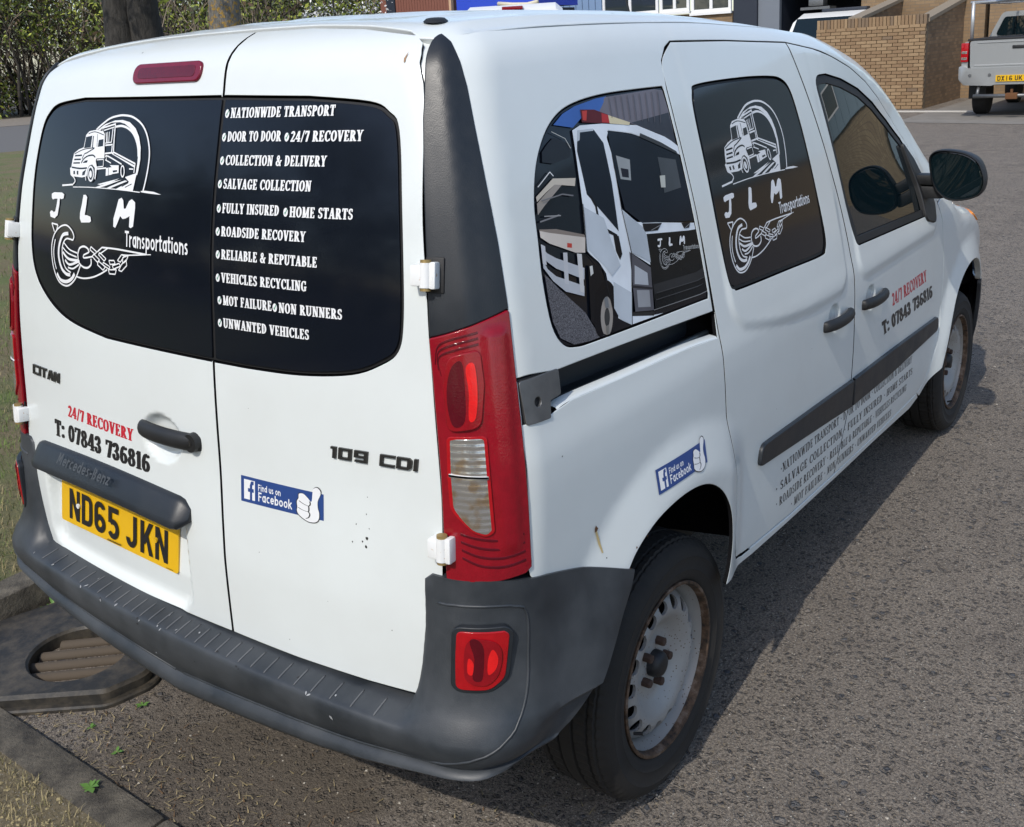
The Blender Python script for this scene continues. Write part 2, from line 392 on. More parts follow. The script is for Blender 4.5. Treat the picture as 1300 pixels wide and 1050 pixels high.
def panel(name, outline, fr, mat, parent=None, holes=(), grid=.035, off=0., bev=.0022, depth=.016, gap=.0022, F=vanF, dense=(), shape=None, flip=False, mirror=False, hdepth=None, rim=None):
    """a sheet of the skin cut to an outline (2D in frame fr), edges rolled inwards"""
    out = ccw(resample(outline, grid*.6)); out = out+vnorm(out)*gap
    hs = [ccw(resample(h, grid*.5)) for h in holes]; hs = [h-vnorm(h)*gap for h in hs]
    lo, hi = out.min(0), out.max(0)
    gx, gy = np.meshgrid(np.arange(lo[0], hi[0], grid), np.arange(lo[1], hi[1], grid), indexing='ij')
    gx = gx+np.where(np.arange(gx.shape[1]) % 2, grid/2, 0)[None, :]
    P = [np.stack([gx.ravel(), gy.ravel()], 1)]
    for (u, v, r, d) in dense:
        P[0] = P[0][np.hypot(P[0][:, 0]-u, P[0][:, 1]-v) > r]
        a, b = np.meshgrid(np.arange(-r, r, d), np.arange(-r, r, d)); k = np.stack([a.ravel()+u, b.ravel()+v], 1)
        P.append(k[np.hypot(a.ravel(), b.ravel()) < r])
    for L in dense and [] or []: pass
    P = np.concatenate(P)
    ok = inside(out, P)
    for h in hs: ok &= ~inside(h, P)
    P = P[ok]
    dmin = np.full(len(P), 9.)
    for L in [out]+hs: dmin = np.minimum(dmin, bdist(L, P))
    lim = np.full(len(P), grid*.35)
    for (u, v, r, d) in dense: lim = np.where(np.hypot(P[:, 0]-u, P[:, 1]-v) < r, d*.4, lim)
    P = P[dmin > lim]
    v2, tri = cdt([out]+hs, P)
    cen = np.array([(v2[a]+v2[b]+v2[c])/3 for a, b, c in tri]); ok = inside(out, cen)
    for h in hs: ok &= ~inside(h, cen)
    tri = [t for t, k in zip(tri, ok) if k]
    X = hit(fr, v2, F); N = grad(X, F)
    if shape is not None:
        hgt, = (shape(v2),); e = 1e-3
        X = X+N*hgt[:, None]
        eu = hit(fr, v2+[e, 0], F); ev = hit(fr, v2+[0, e], F)
        A = eu+grad(eu, F)*shape(v2+[e, 0])[:, None]-X; B = ev+grad(ev, F)*shape(v2+[0, e])[:, None]-X
        N2 = np.cross(A, B); N2 /= np.maximum(np.linalg.norm(N2, axis=1, keepdims=True), 1e-12)
        N = np.where(((N2*N).sum(1) < 0)[:, None], -N2, N2)
    X = X+N*off
    V = [tuple(x) for x in X]; NN = [tuple(n) for n in N]; Fc = list(tri); dark = []
    # make triangles face outward
    if Fc:
        a, b, c = Fc[len(Fc)//2]
        if np.dot(np.cross(X[b]-X[a], X[c]-X[a]), N[a]) < 0: Fc = [t[::-1] for t in Fc]
    # rims
    idx = {tuple(np.round(p, 6)): i for i, p in enumerate(v2)}
    for li, L in enumerate([out]+hs):
        ids = [idx.get(tuple(np.round(p, 6))) for p in L]
        if None in ids:
            ids = [int(np.argmin(((v2-p)**2).sum(1))) for p in L]
        n = len(ids); Xi = X[ids]; Ni = N[ids]
        tan = np.roll(Xi, -1, 0)-np.roll(Xi, 1, 0); tan /= np.maximum(np.linalg.norm(tan, axis=1, keepdims=True), 1e-9)
        o_ = np.cross(tan, Ni); o_ /= np.maximum(np.linalg.norm(o_, axis=1, keepdims=True), 1e-9)
        # outward = away from the sheet
        probe = vnorm(L)[0]*(-1 if li == 0 else 1)*1e-3
        d3 = hit(fr, [L[0]+probe], F)[0]-hit(fr, [L[0]], F)[0]
        if np.dot(o_[0], d3) < 0: o_ = -o_
        k0 = len(V); dp = depth if (li == 0 or hdepth is None) else hdepth
        rings = []
        for (a, b, w_) in ((.3, .75, .6), (1., 1., 1.), (dp/bev if bev else 1, 1.0, 1.)):
            k = len(V)
            V += [tuple(x) for x in Xi-Ni*(bev*a)+o_*(bev*b)*.8]
            nn = Ni*(1-w_)+o_*w_; NN += [tuple(t) for t in nn/np.linalg.norm(nn, axis=1, keepdims=True)]
            rings.append(list(range(k, k+n)))
        prev = ids
        for ri, rg in enumerate(rings):
            for i in range(n):
                j = (i+1) % n; q = (prev[i], prev[j], rg[j], rg[i])
                pa = np.cross(np.array(V[q[1]])-np.array(V[q[0]]), np.array(V[q[3]])-np.array(V[q[0]]))
                if np.dot(pa, np.array(NN[rg[i]])) < 0: q = q[::-1]
                if ri >= 1: dark.append(len(Fc))  # deeper edge rings take the rim colour, painting shade into the gaps
                Fc.append(q)
            prev = rg
    if mirror:
        V = [(x, -y, z) for x, y, z in V]; NN = [(x, -y, z) for x, y, z in NN]; Fc = [f[::-1] for f in Fc]
    if rim is not None:
        fm = np.zeros(len(Fc), int); fm[dark] = 1
        return mesh_obj(name, V, Fc, None, parent, NN, mats=[mat, rim], fm=fm)
    return mesh_obj(name, V, Fc, mat, parent, NN)
def dup(o, parent, name=None):
    c = o.copy(); COL.objects.link(c); c.parent = parent; return c

# ---------------------------------------------------------------- THE VAN
van = tag(empty('delivery_van'), 'white panel van seen from behind with black lettered rear windows', 'van')
PB = M['paint']

# --- rear doors (frame R: u = y, v = z)
rd_edge = [(.608, 1.782), (.638, 1.70), (.676, 1.50), (.700, 1.33), (.712, 1.19), (.722, .98), (.728, .83), (.722, .68), (.712, .62)]
seam = [(-.135, 1.812), (-.147, 1.72), (-.148, 1.2), (-.150, .9), (-.148, .562)]
top_c = [(.57, 1.806), (.40, 1.828), (.2, 1.838)]
wl = [(-.148, 1.710), (.379, 1.714), (.50, 1.703), (.548, 1.683), (.578, 1.645), (.598, 1.56), (.605, 1.45), (.608, 1.36), (.596, 1.302), (.560, 1.258), (.49, 1.217), (.40, 1.192), (.25, 1.176), (-.148, 1.176)]
wr = [(-.148, 1.710), (-.39, 1.703), (-.54, 1.690), (-.588, 1.671), (-.613, 1.640), (-.634, 1.52), (-.647, 1.39), (-.648, 1.30), (-.637, 1.252), (-.601, 1.225), (-.53, 1.198), (-.40, 1.181), (-.25, 1.176), (-.148, 1.176)]
wl = np.concatenate([wl[:1], cspl(wl[1:-1], 5, False), wl[-1:]]); wr = np.concatenate([wr[:1], cspl(wr[1:-1], 5, False), wr[-1:]])
dr_e = [(-.638, 1.758), (-.662, 1.684), (-.688, 1.48), (-.703, 1.37), (-.710, 1.28), (-.718, 1.20), (-.731, 1.03), (-.733, .93), (-.732, .83), (-.730, .76), (-.725, .66)]
dr_e = [tuple(q) for q in cspl(dr_e, 3, False)]
def door_loop(door_pts, win_pts):
    """door_pts run from seam-top round the outside to seam-bottom; win_pts from window top at the seam to window bottom at the seam"""
    return np.concatenate([door_pts, [(-.148, 1.176-.001)], win_pts[::-1][0:], [(-.1475, 1.711)]])
dl_out = np.concatenate([[(-.135, 1.84), (0, 1.841)], top_c[::-1], rd_edge, cspl([(.712, .62), (.70, .572), (.66, .553)], 5, False)[1:], [(.2, .552), (-.148, .560)]])
dr_out = np.concatenate([[(-.135, 1.84), (-.3, 1.838), (-.45, 1.828), (-.57, 1.812), (-.60, 1.808), (-.624, 1.793), (-.635, 1.772)], dr_e, cspl([(-.723, .64), (-.712, .60), (-.675, .578), (-.62, .572)], 5, False), [(-.54, .567), (-.35, .561), (-.148, .560)]])
rdl = panel('rear_door', door_loop(dl_out, wl), 'R', PB, van, grid=.0125, dense=[(.055, .970, .095, .008)], depth=.022, bev=.0016, gap=.0044, rim=M['void'])
rdr = panel('rear_door', door_loop(dr_out, wr), 'R', PB, van, grid=.03, depth=.022, bev=.0016, gap=.0044, rim=M['void'])
tag(rdl, 'left rear door with number plate and grey handle'); tag(rdr, 'right rear door with list of services on its window')
def shrink(L, d): L = ccw(resample(L, .03)); return L+vnorm(L)*d
wgl = panel('rear_window', wl, 'R', M['vinyl'], rdl, grid=.04, off=-.0015, bev=.0015, depth=.01, gap=.0065)
wgr = panel('rear_window', wr, 'R', M['vinyl'], rdr, grid=.04, off=-.0015, bev=.0015, depth=.01, gap=.0065)
for W_, d_ in ((wl, rdl), (wr, rdr)):
    panel('window_seal', W_, 'R', M['rubber'], d_, holes=[shrink(W_, .012)], grid=.03, off=-.006, bev=.001, depth=.006, gap=.001)

# --- right flank, cut in frames S (u = x, v = z) and D (u = x, v = (y+z)/sqrt2)
def dpt(x, z):
    P = hit('S', [(x, z)])[0]; return ((x, (P[1]+P[2])*Q))
def tpt(x, y):
    P = hit('T', [(x, y)])[0]; return ((x, (P[1]+P[2])*Q))
def cpt(c_, z):
    P = hit('C', [(c_, z)])[0]; return (P[0], (P[1]+P[2])*Q)
def cpt_s(c_, z):
    P = hit('C', [(c_, z)])[0]; return (P[0], P[2])
sd_rear = [(.203, 1.58), (.212, 1.38), (.214, 1.15), (.222, 1.0), (.236, .85), (.262, .68), (.262, .56)]
ab_seam = [(.976, 1.746), (.996, 1.69), (1.026, 1.60), (1.058, 1.50), (1.088, 1.40), (1.114, 1.31), (1.135, 1.22), (1.153, 1.10), (1.164, .98), (1.173, .80), (1.172, .66), (1.160, .60), (1.115, .50), (1.076, .404)]
ab_seam = [tuple(q) for q in cspl(ab_seam, 3, False)]
sd_top = [(.285, 1.768), (.58, 1.762), (.80, 1.753)]
sd = np.concatenate([sd_top, ab_seam, [(.70, .424), (.42, .449)], cspl([(.36, .457), (.29, .484), (.262, .56)], 5, False), sd_rear[::-1][1:], cspl([(.203, 1.66), (.215, 1.725), (.285, 1.768)], 6, False)[:-1]])
sw = cspl([(.36, 1.661), (.60, 1.663), (.78, 1.657), (.865, 1.645), (.908, 1.612), (.928, 1.53), (.943, 1.42), (.955, 1.30), (.957, 1.20), (.940, 1.161), (.895, 1.150), (.66, 1.160), (.37, 1.173), (.327, 1.180), (.308, 1.20), (.303, 1.30), (.303, 1.45), (.306, 1.59), (.322, 1.645)], 5)
sdoor = panel('sliding_door', sd, 'S', PB, van, holes=[sw], grid=.0105, dense=[(.985, .945, .075, .008)], depth=.007, bev=.0013, gap=.0044, rim=M['void'])
panel('door_window', sw, 'S', M['vinyl'], sdoor, F=vanFs, off=.0005, bev=.0015, depth=.008, gap=.007)
panel('window_seal', sw, 'S', M['rubber'], sdoor, holes=[shrink(sw, .012)], off=-.007, bev=.001, depth=.008, gap=.0005)

fd_top = [(1.04, 1.738), (1.17, 1.722), (1.32, 1.693), (1.50, 1.650), (1.66, 1.596), (1.80, 1.530), (1.92, 1.452), (2.02, 1.365), (2.09, 1.28), (2.145, 1.18), (2.175, 1.11)]
fd_front = [(2.195, 1.0), (2.225, .90), (2.246, .82), (2.252, .73), (2.240, .62), (2.215, .53), (2.165, .44), (2.10, .395), (2.03, .378)]
fd = np.concatenate([ab_seam[:1], fd_top, fd_front, [(1.6, .384), (1.2, .398)], ab_seam[::-1][:-1]])
fw = rpoly([(1.112, 1.640, .045), (1.22, 1.640), (1.36, 1.618), (1.54, 1.576), (1.70, 1.520), (1.85, 1.447), (1.97, 1.37), (2.05, 1.28, .02), (2.105, 1.11, .03), (2.03, 1.088), (1.54, 1.108), (1.213, 1.122, .02), (1.178, 1.25, .2)], 6)
fdoor = panel('front_door', fd, 'S', PB, van, holes=[fw], grid=.0125, dense=[(1.325, .928, .075, .008)], depth=.007, bev=.0013, gap=.0044, rim=M['void'])
panel('window_seal', fw, 'S', M['rubber'], fdoor, off=-.004, bev=.002, depth=.006, gap=.001, holes=[shrink(fw, .024)])
fglass = panel('door_window', shrink(fw, .016), 'S', M['glass'], fdoor, F=vanFs, off=-.006, bev=.001, depth=.006)
# mirror sail at the front corner of the door window
sail = rpoly([(1.965, 1.36, .01), (2.035, 1.29, .02), (2.10, 1.12, .03), (2.06, 1.05, .03), (1.955, 1.075, .03), (1.97, 1.2, .1)], 6)
panel('mirror_sail', sail, 'S', M['black'], fdoor, off=.008, bev=.006, depth=.018)

# body side above the rail, with cant rail and A-pillar, in frame D
ditch = [(-.425, -.655), (-.40, -.668), (-.312, -.678), (-.07, -.685), (.25, -.685), (.53, -.685), (.82, -.683), (1.06, -.680), (1.3, -.672)]
ap = [(1.3, 1.745), (1.5, 1.716), (1.7, 1.668), (1.9, 1.592), (2.08, 1.49), (2.22, 1.375), (2.30, 1.27), (2.36, 1.17)]
trim_r = [(.142, 1.800), (.155, 1.788), (.166, 1.755), (.174, 1.71), (.180, 1.645), (.191, 1.54), (.202, 1.44), (.211, 1.32)]
light_r = [(.211, 1.321), (.214, 1.20), (.217, 1.10), (.219, .97), (.218, .850)]
qw = np.array([(-.395, 1.430), (-.383, 1.49), (-.352, 1.555), (-.305, 1.607), (-.25, 1.641), (-.18, 1.660), (-.065, 1.670), (.10, 1.671), (.186, 1.670), (.191, 1.66), (.197, 1.40), (.199, 1.196), (.194, 1.184), (.0, 1.193), (-.27, 1.205), (-.345, 1.211), (-.385, 1.226), (-.408, 1.268), (-.408, 1.35)])
qw = np.concatenate([cspl(qw[:8], 5, False), qw[8:13], cspl(np.concatenate([qw[13:], qw[:1]]), 4, False)[:-1]])
rail_t = [(.206, 1.151), (0, 1.165), (-.186, 1.176), (-.42, 1.187), (-.545, 1.193)]
bs = [cpt(*q) for q in trim_r+light_r[1:2]]
bs += [dpt(x, z) for x, z in rail_t[::-1][1:]]
bs += [dpt(x, z) for x, z in (sd_rear[:2][::-1]+[(.203, 1.66), (.215, 1.725), (.25, 1.755), (.285, 1.768)]+sd_top[1:]+ab_seam[:1]+fd_top)]
bs += [(2.34, dpt(2.2, 1.1)[1]+.02)]+[(x, dpt(2.2, 1.1)[1]+.055+(z-1.17)*.68) for x, z in ap[::-1][:0]]
apd = []
for x, y in ((2.40, -.735), (2.30, -.725), (2.15, -.712), (2.0, -.705), (1.85, -.70), (1.7, -.695), (1.55, -.69), (1.42, -.685)):
    apd.append(tpt(x, y))
bs += apd+[tpt(x, y) for x, y in ditch[::-1]]
bside = panel('body_side', bs, 'D', PB, van, holes=[[dpt(x, z) for x, z in qw]], grid=.03, depth=.010, gap=.0015, bev=.003, rim=M['void'])
panel('quarter_window', qw, 'S', M['vinyl'], bside, F=vanFs, off=-.003, bev=.0015, depth=.01, gap=.004)
# lower quarter panel round the wheel arch
rail_b = [(-.545, 1.117), (-.47, 1.112), (-.445, 1.116), (-.39, 1.121), (-.207, 1.113), (.037, 1.102), (.208, 1.087)]
arch = cspl([(-.282, .713), (-.235, .752), (-.155, .785), (-.06, .797), (.03, .790), (.105, .764), (.170, .715), (.215, .645), (.232, .565), (.222, .50), (.200, .455)], 4, False)
lq = [cpt_s(*q) for q in light_r[::-1]][:4]
lq = [(-.561, .86)] + lq[1:] + rail_b + sd_rear[2:] + [(.270, .51), (.30, .470), (.36, .450), (.42, .444), (.42, .424), (.30, .437)] + [tuple(p) for p in arch[::-1]] + [(-.343, .735), (-.421, .759), (-.505, .792), (-.540, .808), (-.556, .832)]
lquart = panel('quarter_panel', lq, 'S', PB, van, grid=.015, depth=.010, gap=.0015, bev=.003, rim=M['void'])
sill = [(.42, .444), (.70, .418), (1.076, .399), (1.6, .380), (2.03, .374), (2.06, .352), (1.96, .337), (1.8, .348), (1.5, .366), (1.23, .377), (1.0, .389), (.7, .405), (.42, .424)]
panel('sill', sill, 'S', PB, van, depth=.06, gap=.001, bev=.006)
# front wing
arch_f = cspl([(2.262, .42), (2.285, .50), (2.335, .61), (2.40, .695), (2.49, .755), (2.60, .786), (2.72, .785), (2.84, .750), (2.94, .69), (2.995, .63)], 4, False)
wing = [(2.185, 1.105)]+fd_front+[(2.08, .352)]+[tuple(p) for p in arch_f]+[(3.2, .635), (3.27, .66), (3.24, .78), (3.12, .92), (2.9, 1.00), (2.6, 1.075), (2.40, 1.11), (2.3, 1.125)]
fwing = panel('front_wing', wing, 'S', PB, van, grid=.034, depth=.025, gap=.002, bev=.003)
# mirrored skin for the far flank
for nm, ol, fr, hs in (('sliding_door', sd, 'S', [sw]), ('front_door', fd, 'S', [fw]), ('body_side', bs, 'D', [[dpt(x, z) for x, z in qw]]), ('quarter_panel', lq, 'S', ()), ('sill', sill, 'S', ()), ('front_wing', wing, 'S', ())):
    q = panel(nm, ol, fr, PB, van, holes=hs, grid=.05, gap=.002, bev=.003, mirror=True)
    for h in hs:
        if nm == 'body_side': panel('quarter_window', qw, 'S', M['vinyl'], q, off=-.003, bev=.0015, depth=.01, gap=.004, mirror=True)
        else: panel('door_window', h, 'S', M['glass'], q, off=-.006, bev=.0015, depth=.01, gap=.004, mirror=True)

# --- roof, screen, bonnet, nose
_re = hit('R', [(y, z+.0025) for y, z in ((0, 1.841), (-.135, 1.841), (-.3, 1.838), (-.45, 1.828), (-.57, 1.812), (-.606, 1.797))])
rf = [(p[0], p[1]) for p in _re]+[(-.445, -.655)]+[(x, y+.003) for x, y in ditch[1:]]+[(1.42, -.668), (1.47, -.5), (1.53, -.25), (1.55, 0)]
rf = rf+[(x, -y) for x, y in rf[::-1] if abs(y) > 1e-6]
def ribs(v):
    x, y = v[:, 0], v[:, 1]; a = np.zeros(len(v))
    for yc in (-.50, -.30, -.10, .10, .30, .50):
        a += .006*(1-sst(.018, .05, np.abs(y-yc)))*sst(-.36, -.24, x)*(1-sst(1.15, 1.3, x))
    a -= .007*(1-sst(.008, .022, np.abs(np.abs(y)-.655)))*sst(-.42, -.36, x)
    return a
roof = panel('roof', rf, 'T', PB, van, grid=.022, shape=ribs, depth=.015, gap=.0012, bev=.003)
ws = [(1.56, 0), (1.54, -.25), (1.48, -.5), (1.44, -.66), (1.7, -.678), (2.0, -.688), (2.2, -.70), (2.38, -.715), (2.52, -.5), (2.62, -.25), (2.66, 0)]
ws = ws+[(x, -y) for x, y in ws[::-1] if abs(y) > 1e-6]
panel('windscreen', ws, 'T', M['glass'], van, off=-.004, grid=.06, depth=.02, gap=.003)
bo = [(2.67, 0), (2.63, -.25), (2.53, -.5), (2.42, -.73), (2.7, -.755), (3.0, -.735), (3.2, -.66), (3.36, -.45), (3.43, -.2), (3.44, 0)]
bo = bo+[(x, -y) for x, y in bo[::-1] if abs(y) > 1e-6]
panel('bonnet', bo, 'T', PB, van, grid=.06, gap=.003)
fa = [(0, .93), (.35, .90), (.62, .83), (.70, .70), (.72, .30), (0, .27)]
fa = fa+[(-y, z) for y, z in fa[::-1] if abs(y) > 1e-6]
panel('front_bumper', fa, 'F', M['bumper'], van, grid=.06, gap=-.01, off=.004)
for mr in (False, True):
    panel('front_bumper', [(3.0, .622), (3.05, .48), (3.06, .32), (3.5, .32), (3.5, .60), (3.2, .628)], 'S', M['bumper'], van, off=.002, grid=.05, gap=0, mirror=mr)
for s in (1, -1):
    hl = [(s*a, b) for a, b in ((.60, .82), (.78, .80), (.80, .93), (.74, .99), (.64, .93))]
    panel('headlight', rpoly([(a, b, .03) for a, b in hl], 4), 'F', M['clear_lens'], van, off=.006, grid=.04, gap=.002)
# orange corner of the headlight that shows past the door mirror
ind = rpoly([(2.93, .945, .01), (3.06, .95, .02), (3.10, .905, .02), (3.0, .90, .02)], 4)
panel('indicator', ind, 'S', NM('amber_lens', (.65, .22, .03), .15, coat=.5), fwing, off=.006, grid=.03, bev=.003, gap=0)

for mr in (False, True):
    panel('corner_post', [(.085, 1.70), (.15, 1.70), (.15, 1.79), (.145, 1.81), (.13, 1.82), (.105, 1.82), (.09, 1.79)], 'C', PB, van, off=-.007, gap=0, mirror=mr)
# --- dark inside behind all gaps: an inner shell a little inside the skin
def vanFi(P): return vanF(P)+.030
zs = np.array([.42, .48, .6, .8, 1.0, 1.1, 1.2, 1.35, 1.5, 1.6, 1.7, 1.76]); an = np.linspace(0, 2*math.pi, 88, endpoint=False)
V = []; F = []
for i, z in enumerate(zs):
    o = np.zeros((len(an), 3)); o[:, 0] = .9; o[:, 2] = z
    d = np.stack([np.cos(an), np.sin(an), 0*an], 1); lo = np.full(len(an), .1); hi = np.full(len(an), 3.5)
    for _ in range(28):
        mdl = (lo+hi)/2; s_ = vanFi(o+d*mdl[:, None]) < 0; lo = np.where(s_, mdl, lo); hi = np.where(s_, hi, mdl)
    P = o+d*lo[:, None]
    # pull in round the wheels
    for wx in (0, 2.697):
        rr = np.hypot(P[:, 0]-wx, z-.33); k = (rr < .47) & (np.abs(P[:, 1]) > .55); P[k, 1] = np.sign(P[k, 1])*.55
    # leave room for the slide rail channel
    if 1.05 <= z <= 1.22:
        k = (P[:, 0] < .26) & (P[:, 0] > -.6) & (np.abs(P[:, 1]) > .6); P[k, 1] = np.sign(P[k, 1])*np.minimum(np.abs(P[k, 1]), .775)
    V += [tuple(p) for p in P]
n = len(an)
for i in range(len(zs)-1): F += [(i*n+k, i*n+(k+1) % n, (i+1)*n+(k+1) % n, (i+1)*n+k) for k in range(n)]
F += [tuple(range(n))[::-1], tuple(range((len(zs)-1)*n, len(zs)*n))]
mesh_obj('inner_shell', V, F, M['void'], van, smooth=False)
b = MB(); b.box((-.45, -.60, .33), (3.3, .60, .41)); b.box((-.25, -.5, .22), (.15, .5, .33)); b.tube([(-.06, -.72, .315), (-.06, .72, .315)], .045, 12)
b.tube([(-.58, .38, .31), (.4, .40, .28)], .05, 14)
b.build('underbody', M['under'], van)

# --- rear bumper: a profile swept round the tail, with towers rising to the lamps
CX = -.10
def plan_pt(phi, z):
    phi = np.asarray(phi, float); z = np.asarray(z, float)+0*phi
    o = np.stack([CX+0*phi, 0*phi, z], -1); d = np.stack([-np.cos(phi), np.sin(phi), 0*phi], -1)
    lo = np.full(phi.shape, .05); hi = np.full(phi.shape, 1.6)
    def FF(P): # skin without plate recess and flares
        x, y, zz = P[..., 0], P[..., 1], P[..., 2]
        return rint2(np.abs(y)-(fY(zz)-.016*np.clip((.3-x)/.8, 0, 2)**2+.031*bump(np.hypot(x, np.maximum(zz, .55)-.33), .595, .478)), fR(zz)+.085*y*y-x, .115)
    for _ in range(30):
        md = (lo+hi)/2; k = FF(o+d*md[..., None]) < 0; lo = np.where(k, md, lo); hi = np.where(k, hi, md)
    return o+d*lo[..., None]
archB = pch([.20, .44, .468, .502, .55, .606, .65, .692, .76], [-.60, -.59, -.565, -.485, -.415, -.352, -.312, -.272, -.235])
def phimax(z): return np.pi-np.arctan2(.87, archB(z)-CX)
def phi_of(s, z):
    a = np.abs(s); return np.sign(s)*np.where(a < .8, a*1.2, .96+(a-.8)/.2*(phimax(z)-.96))
NS = 150
ss = np.linspace(-1, 1, NS); 
rows = []
topz = pch([0, .66, .74, .80, .90, 1.05, 1.3], [.83, .83, .834, .836, .812, .77, .722])
for t in range(26):
    row = []
    for s in ss:
        a = abs(s)
        pm = phimax(.5); ph0 = a*pm
        wdoor = 1-sst(.700, .752, a)                 # 1 under the doors, 0 at the towers
        side = sst(.80, .95, a)                    # 1 along the flank
        pr_out = 1-side*.86
        # (offset, z) key rows, lower part first
        fa = a*1.2
        zb = float(np.interp(fa, [0, .45, .64, .76, .86, .93, 1.02, 1.1, 1.3], [.381, .399, .409, .422, .440, .456, .468, .476, .480]))
        zg = float(np.interp(fa, [0, .3, .65, .77, .89, 1.0, 1.2], [.437, .447, .457, .463, .476, .484, .488]))
        lip = [(.012, 0, 0), (.040, 0, .07), (.057, 0, .24), (.0645, 0, .50), (.0615, 0, .80), (.0495, 0, 1.0), (.0505, 1, .09), (.0595, 1, .20), (.0645, 1, .46), (.067, 1, .72), (.0665, 1, .90), (.0635, 1, 1.0)]
        low = [(o*pr_out+.012*side, zb+(zg-zb)*f if not q_ else zg+(.541-zg)*f) for o, q_, f in lip]
        zt = float(np.interp(a, [.78, .82, .86, .90, .95, 1.0], [.840, .841, .824, .794, .757, .719]))
        dz = [(.059, .5445), (.051, .547), (.042, .549), (.034, .551), (.026, .5525), (.018, .554), (.011, .555), (.004, .556), (-.004, .5565), (-.012, .557), (-.02, .557), (-.028, .557), (-.034, .557), (-.04, .557)]
        tw = []
        for k in range(14):
            f = (k+1)/14; z = .545+(zt-.545)*f**1.15
            fl = .055*math.exp(-((z-.545)/.045))*pr_out + .010*(1-f) + .006 + .012*side*(1-f)
            tw.append((fl, z))
        up = [(d[0]*wdoor+t_[0]*(1-wdoor), d[1]*wdoor+t_[1]*(1-wdoor)) for d, t_ in zip(dz, tw)]
        o, z = (low+up)[t]
        row.append((s, o, z))
    rows.append(row)
V = []; 
for row in rows:
    s = np.array([r[0] for r in row]); o = np.array([r[1] for r in row]); z = np.array([r[2] for r in row])
    ph = phi_of(s, z)
    zb = np.clip(z, .56, .9)
    P = plan_pt(ph, zb); e = 1e-3
    tg = plan_pt(ph+e, zb)-plan_pt(ph-e, zb); tg /= np.linalg.norm(tg, axis=1, keepdims=True)
    nn = np.stack([-tg[:, 1], tg[:, 0], 0*s], 1); nn *= np.sign((nn*(P-np.array([CX+.0, 0, 0])[None]*[1, 1, 0]-np.stack([0*s, 0*s, zb], 1))).sum(1))[:, None]
    # groove and crease that separate the tail face from the wrap-round side
    P = P+nn*o[:, None]; P[:, 2] = z
    V.append(P)
V = np.array(V)
# crease: the wrap-round side sits 5 mm proud outside a curved line
line = [(.0, .436), (.60, .436), (.68, .445), (.735, .50), (.752, .58), (.757, .70), (.742, .735), (.70, .741), (.63, .741)]
F = []
NT = len(rows)
for i in range(NT-1):
    for k in range(NS-1): F.append((i*NS+k, i*NS+k+1, (i+1)*NS+k+1, (i+1)*NS+k))
Vf = [tuple(p) for p in V.reshape(-1, 3)]
# return edges inwards (bottom, top and arch ends)
def add_flange(ids, dvec):
    k = len(Vf)
    for i in ids: Vf.append(tuple(np.array(Vf[i])+dvec(np.array(Vf[i]))))
    for j in range(len(ids)-1): F.append((ids[j], ids[j+1], k+j+1, k+j))
cin = lambda p: np.array([.10, -.10*np.sign(p[1])*(abs(p[1]) > .55), .01])
add_flange(list(range(NS)), cin)
add_flange(list(range((NT-1)*NS, NT*NS)), lambda p: np.array([.035*(p[0] < -.6), -.03*np.sign(p[1])*(abs(p[1]) > .6), -.001]))
add_flange([i*NS for i in range(NT)], lambda p: np.array([.0, .06, 0])); add_flange([i*NS+NS-1 for i in range(NT)], lambda p: np.array([.0, -.06, 0]))
bump_o = mesh_obj('rear_bumper', Vf, F, M['bumper'], van)
bm = bmesh.new(); bm.from_mesh(bump_o.data); bmesh.ops.recalc_face_normals(bm, faces=bm.faces[:])
for e in bm.edges: e.smooth = len(e.link_faces) == 2 and e.calc_face_angle(0) < R(48)
bm.to_mesh(bump_o.data); bm.free()
def bump_pt(s, tt):
    """point and normal on the bumper grid (s -1..1, tt row)"""
    k = np.interp(s, ss, np.arange(NS)); i0 = int(min(k, NS-2)); fk = k-i0; j0 = int(min(tt, NT-2)); fj = tt-j0
    q = V[j0, i0]*(1-fk)*(1-fj)+V[j0, i0+1]*fk*(1-fj)+V[j0+1, i0]*(1-fk)*fj+V[j0+1, i0+1]*fk*fj
    du = V[j0, i0+1]-V[j0, i0]; dv = V[j0+1, i0]-V[j0, i0]
    n = np.cross(du, dv); n /= max(np.linalg.norm(n), 1e-9)
    if n @ (q-np.array([-.1, 0, q[2]])) < 0 and abs(n[2]) < .8: n = -n
    if n[2] < -.8: n = -n
    return q, n
# anti-slip ribs across the step
for k in range(30):
    s = -.665+k*1.33/29
    pts = []; 
    for tt in (12.2, 13, 14, 15, 16, 17, 18):
        q, n = bump_pt(s, tt); pts.append(q+n*.0006)
    b = MB(); b.tube(pts, [.0012]+[.0022]*5+[.001], 6, flat=.7); b.build('step_rib', M['rib'], bump_o, smooth=True)
# raised bead round the tower and along the face
for sg in (1, -1):
    pts = []
    for s, tt in ((.02, 5.2), (.25, 5.2), (.45, 5.2)):
        q, n = bump_pt(s*sg, tt); pts.append(q-n*.001)
    for ph_, z_ in cspl([(-.68, .460), (-.766, .466), (-.889, .484), (-.957, .512), (-1.013, .552), (-1.049, .612), (-1.063, .697), (-1.066, .765), (-1.045, .786), (-.977, .792), (-.915, .790)], 6, False):
        best = None
        for tt in np.arange(4.5, NT-1.05, .1):
            s_ = abs(ph_)/1.2 if abs(ph_) < .96 else .8+.2*(abs(ph_)-.96)/(phimax(z_)-.96)
            q, n = bump_pt(s_*sg, tt); e = abs(q[2]-z_)
            if best is None or e < best[0]: best = (e, q, n)
        pts.append(best[1]-best[2]*.001)
    b = MB(); b.tube(pts, .0038, 6, flat=.8); b.build('bumper_bead', M['bumper'], bump_o, smooth=True)
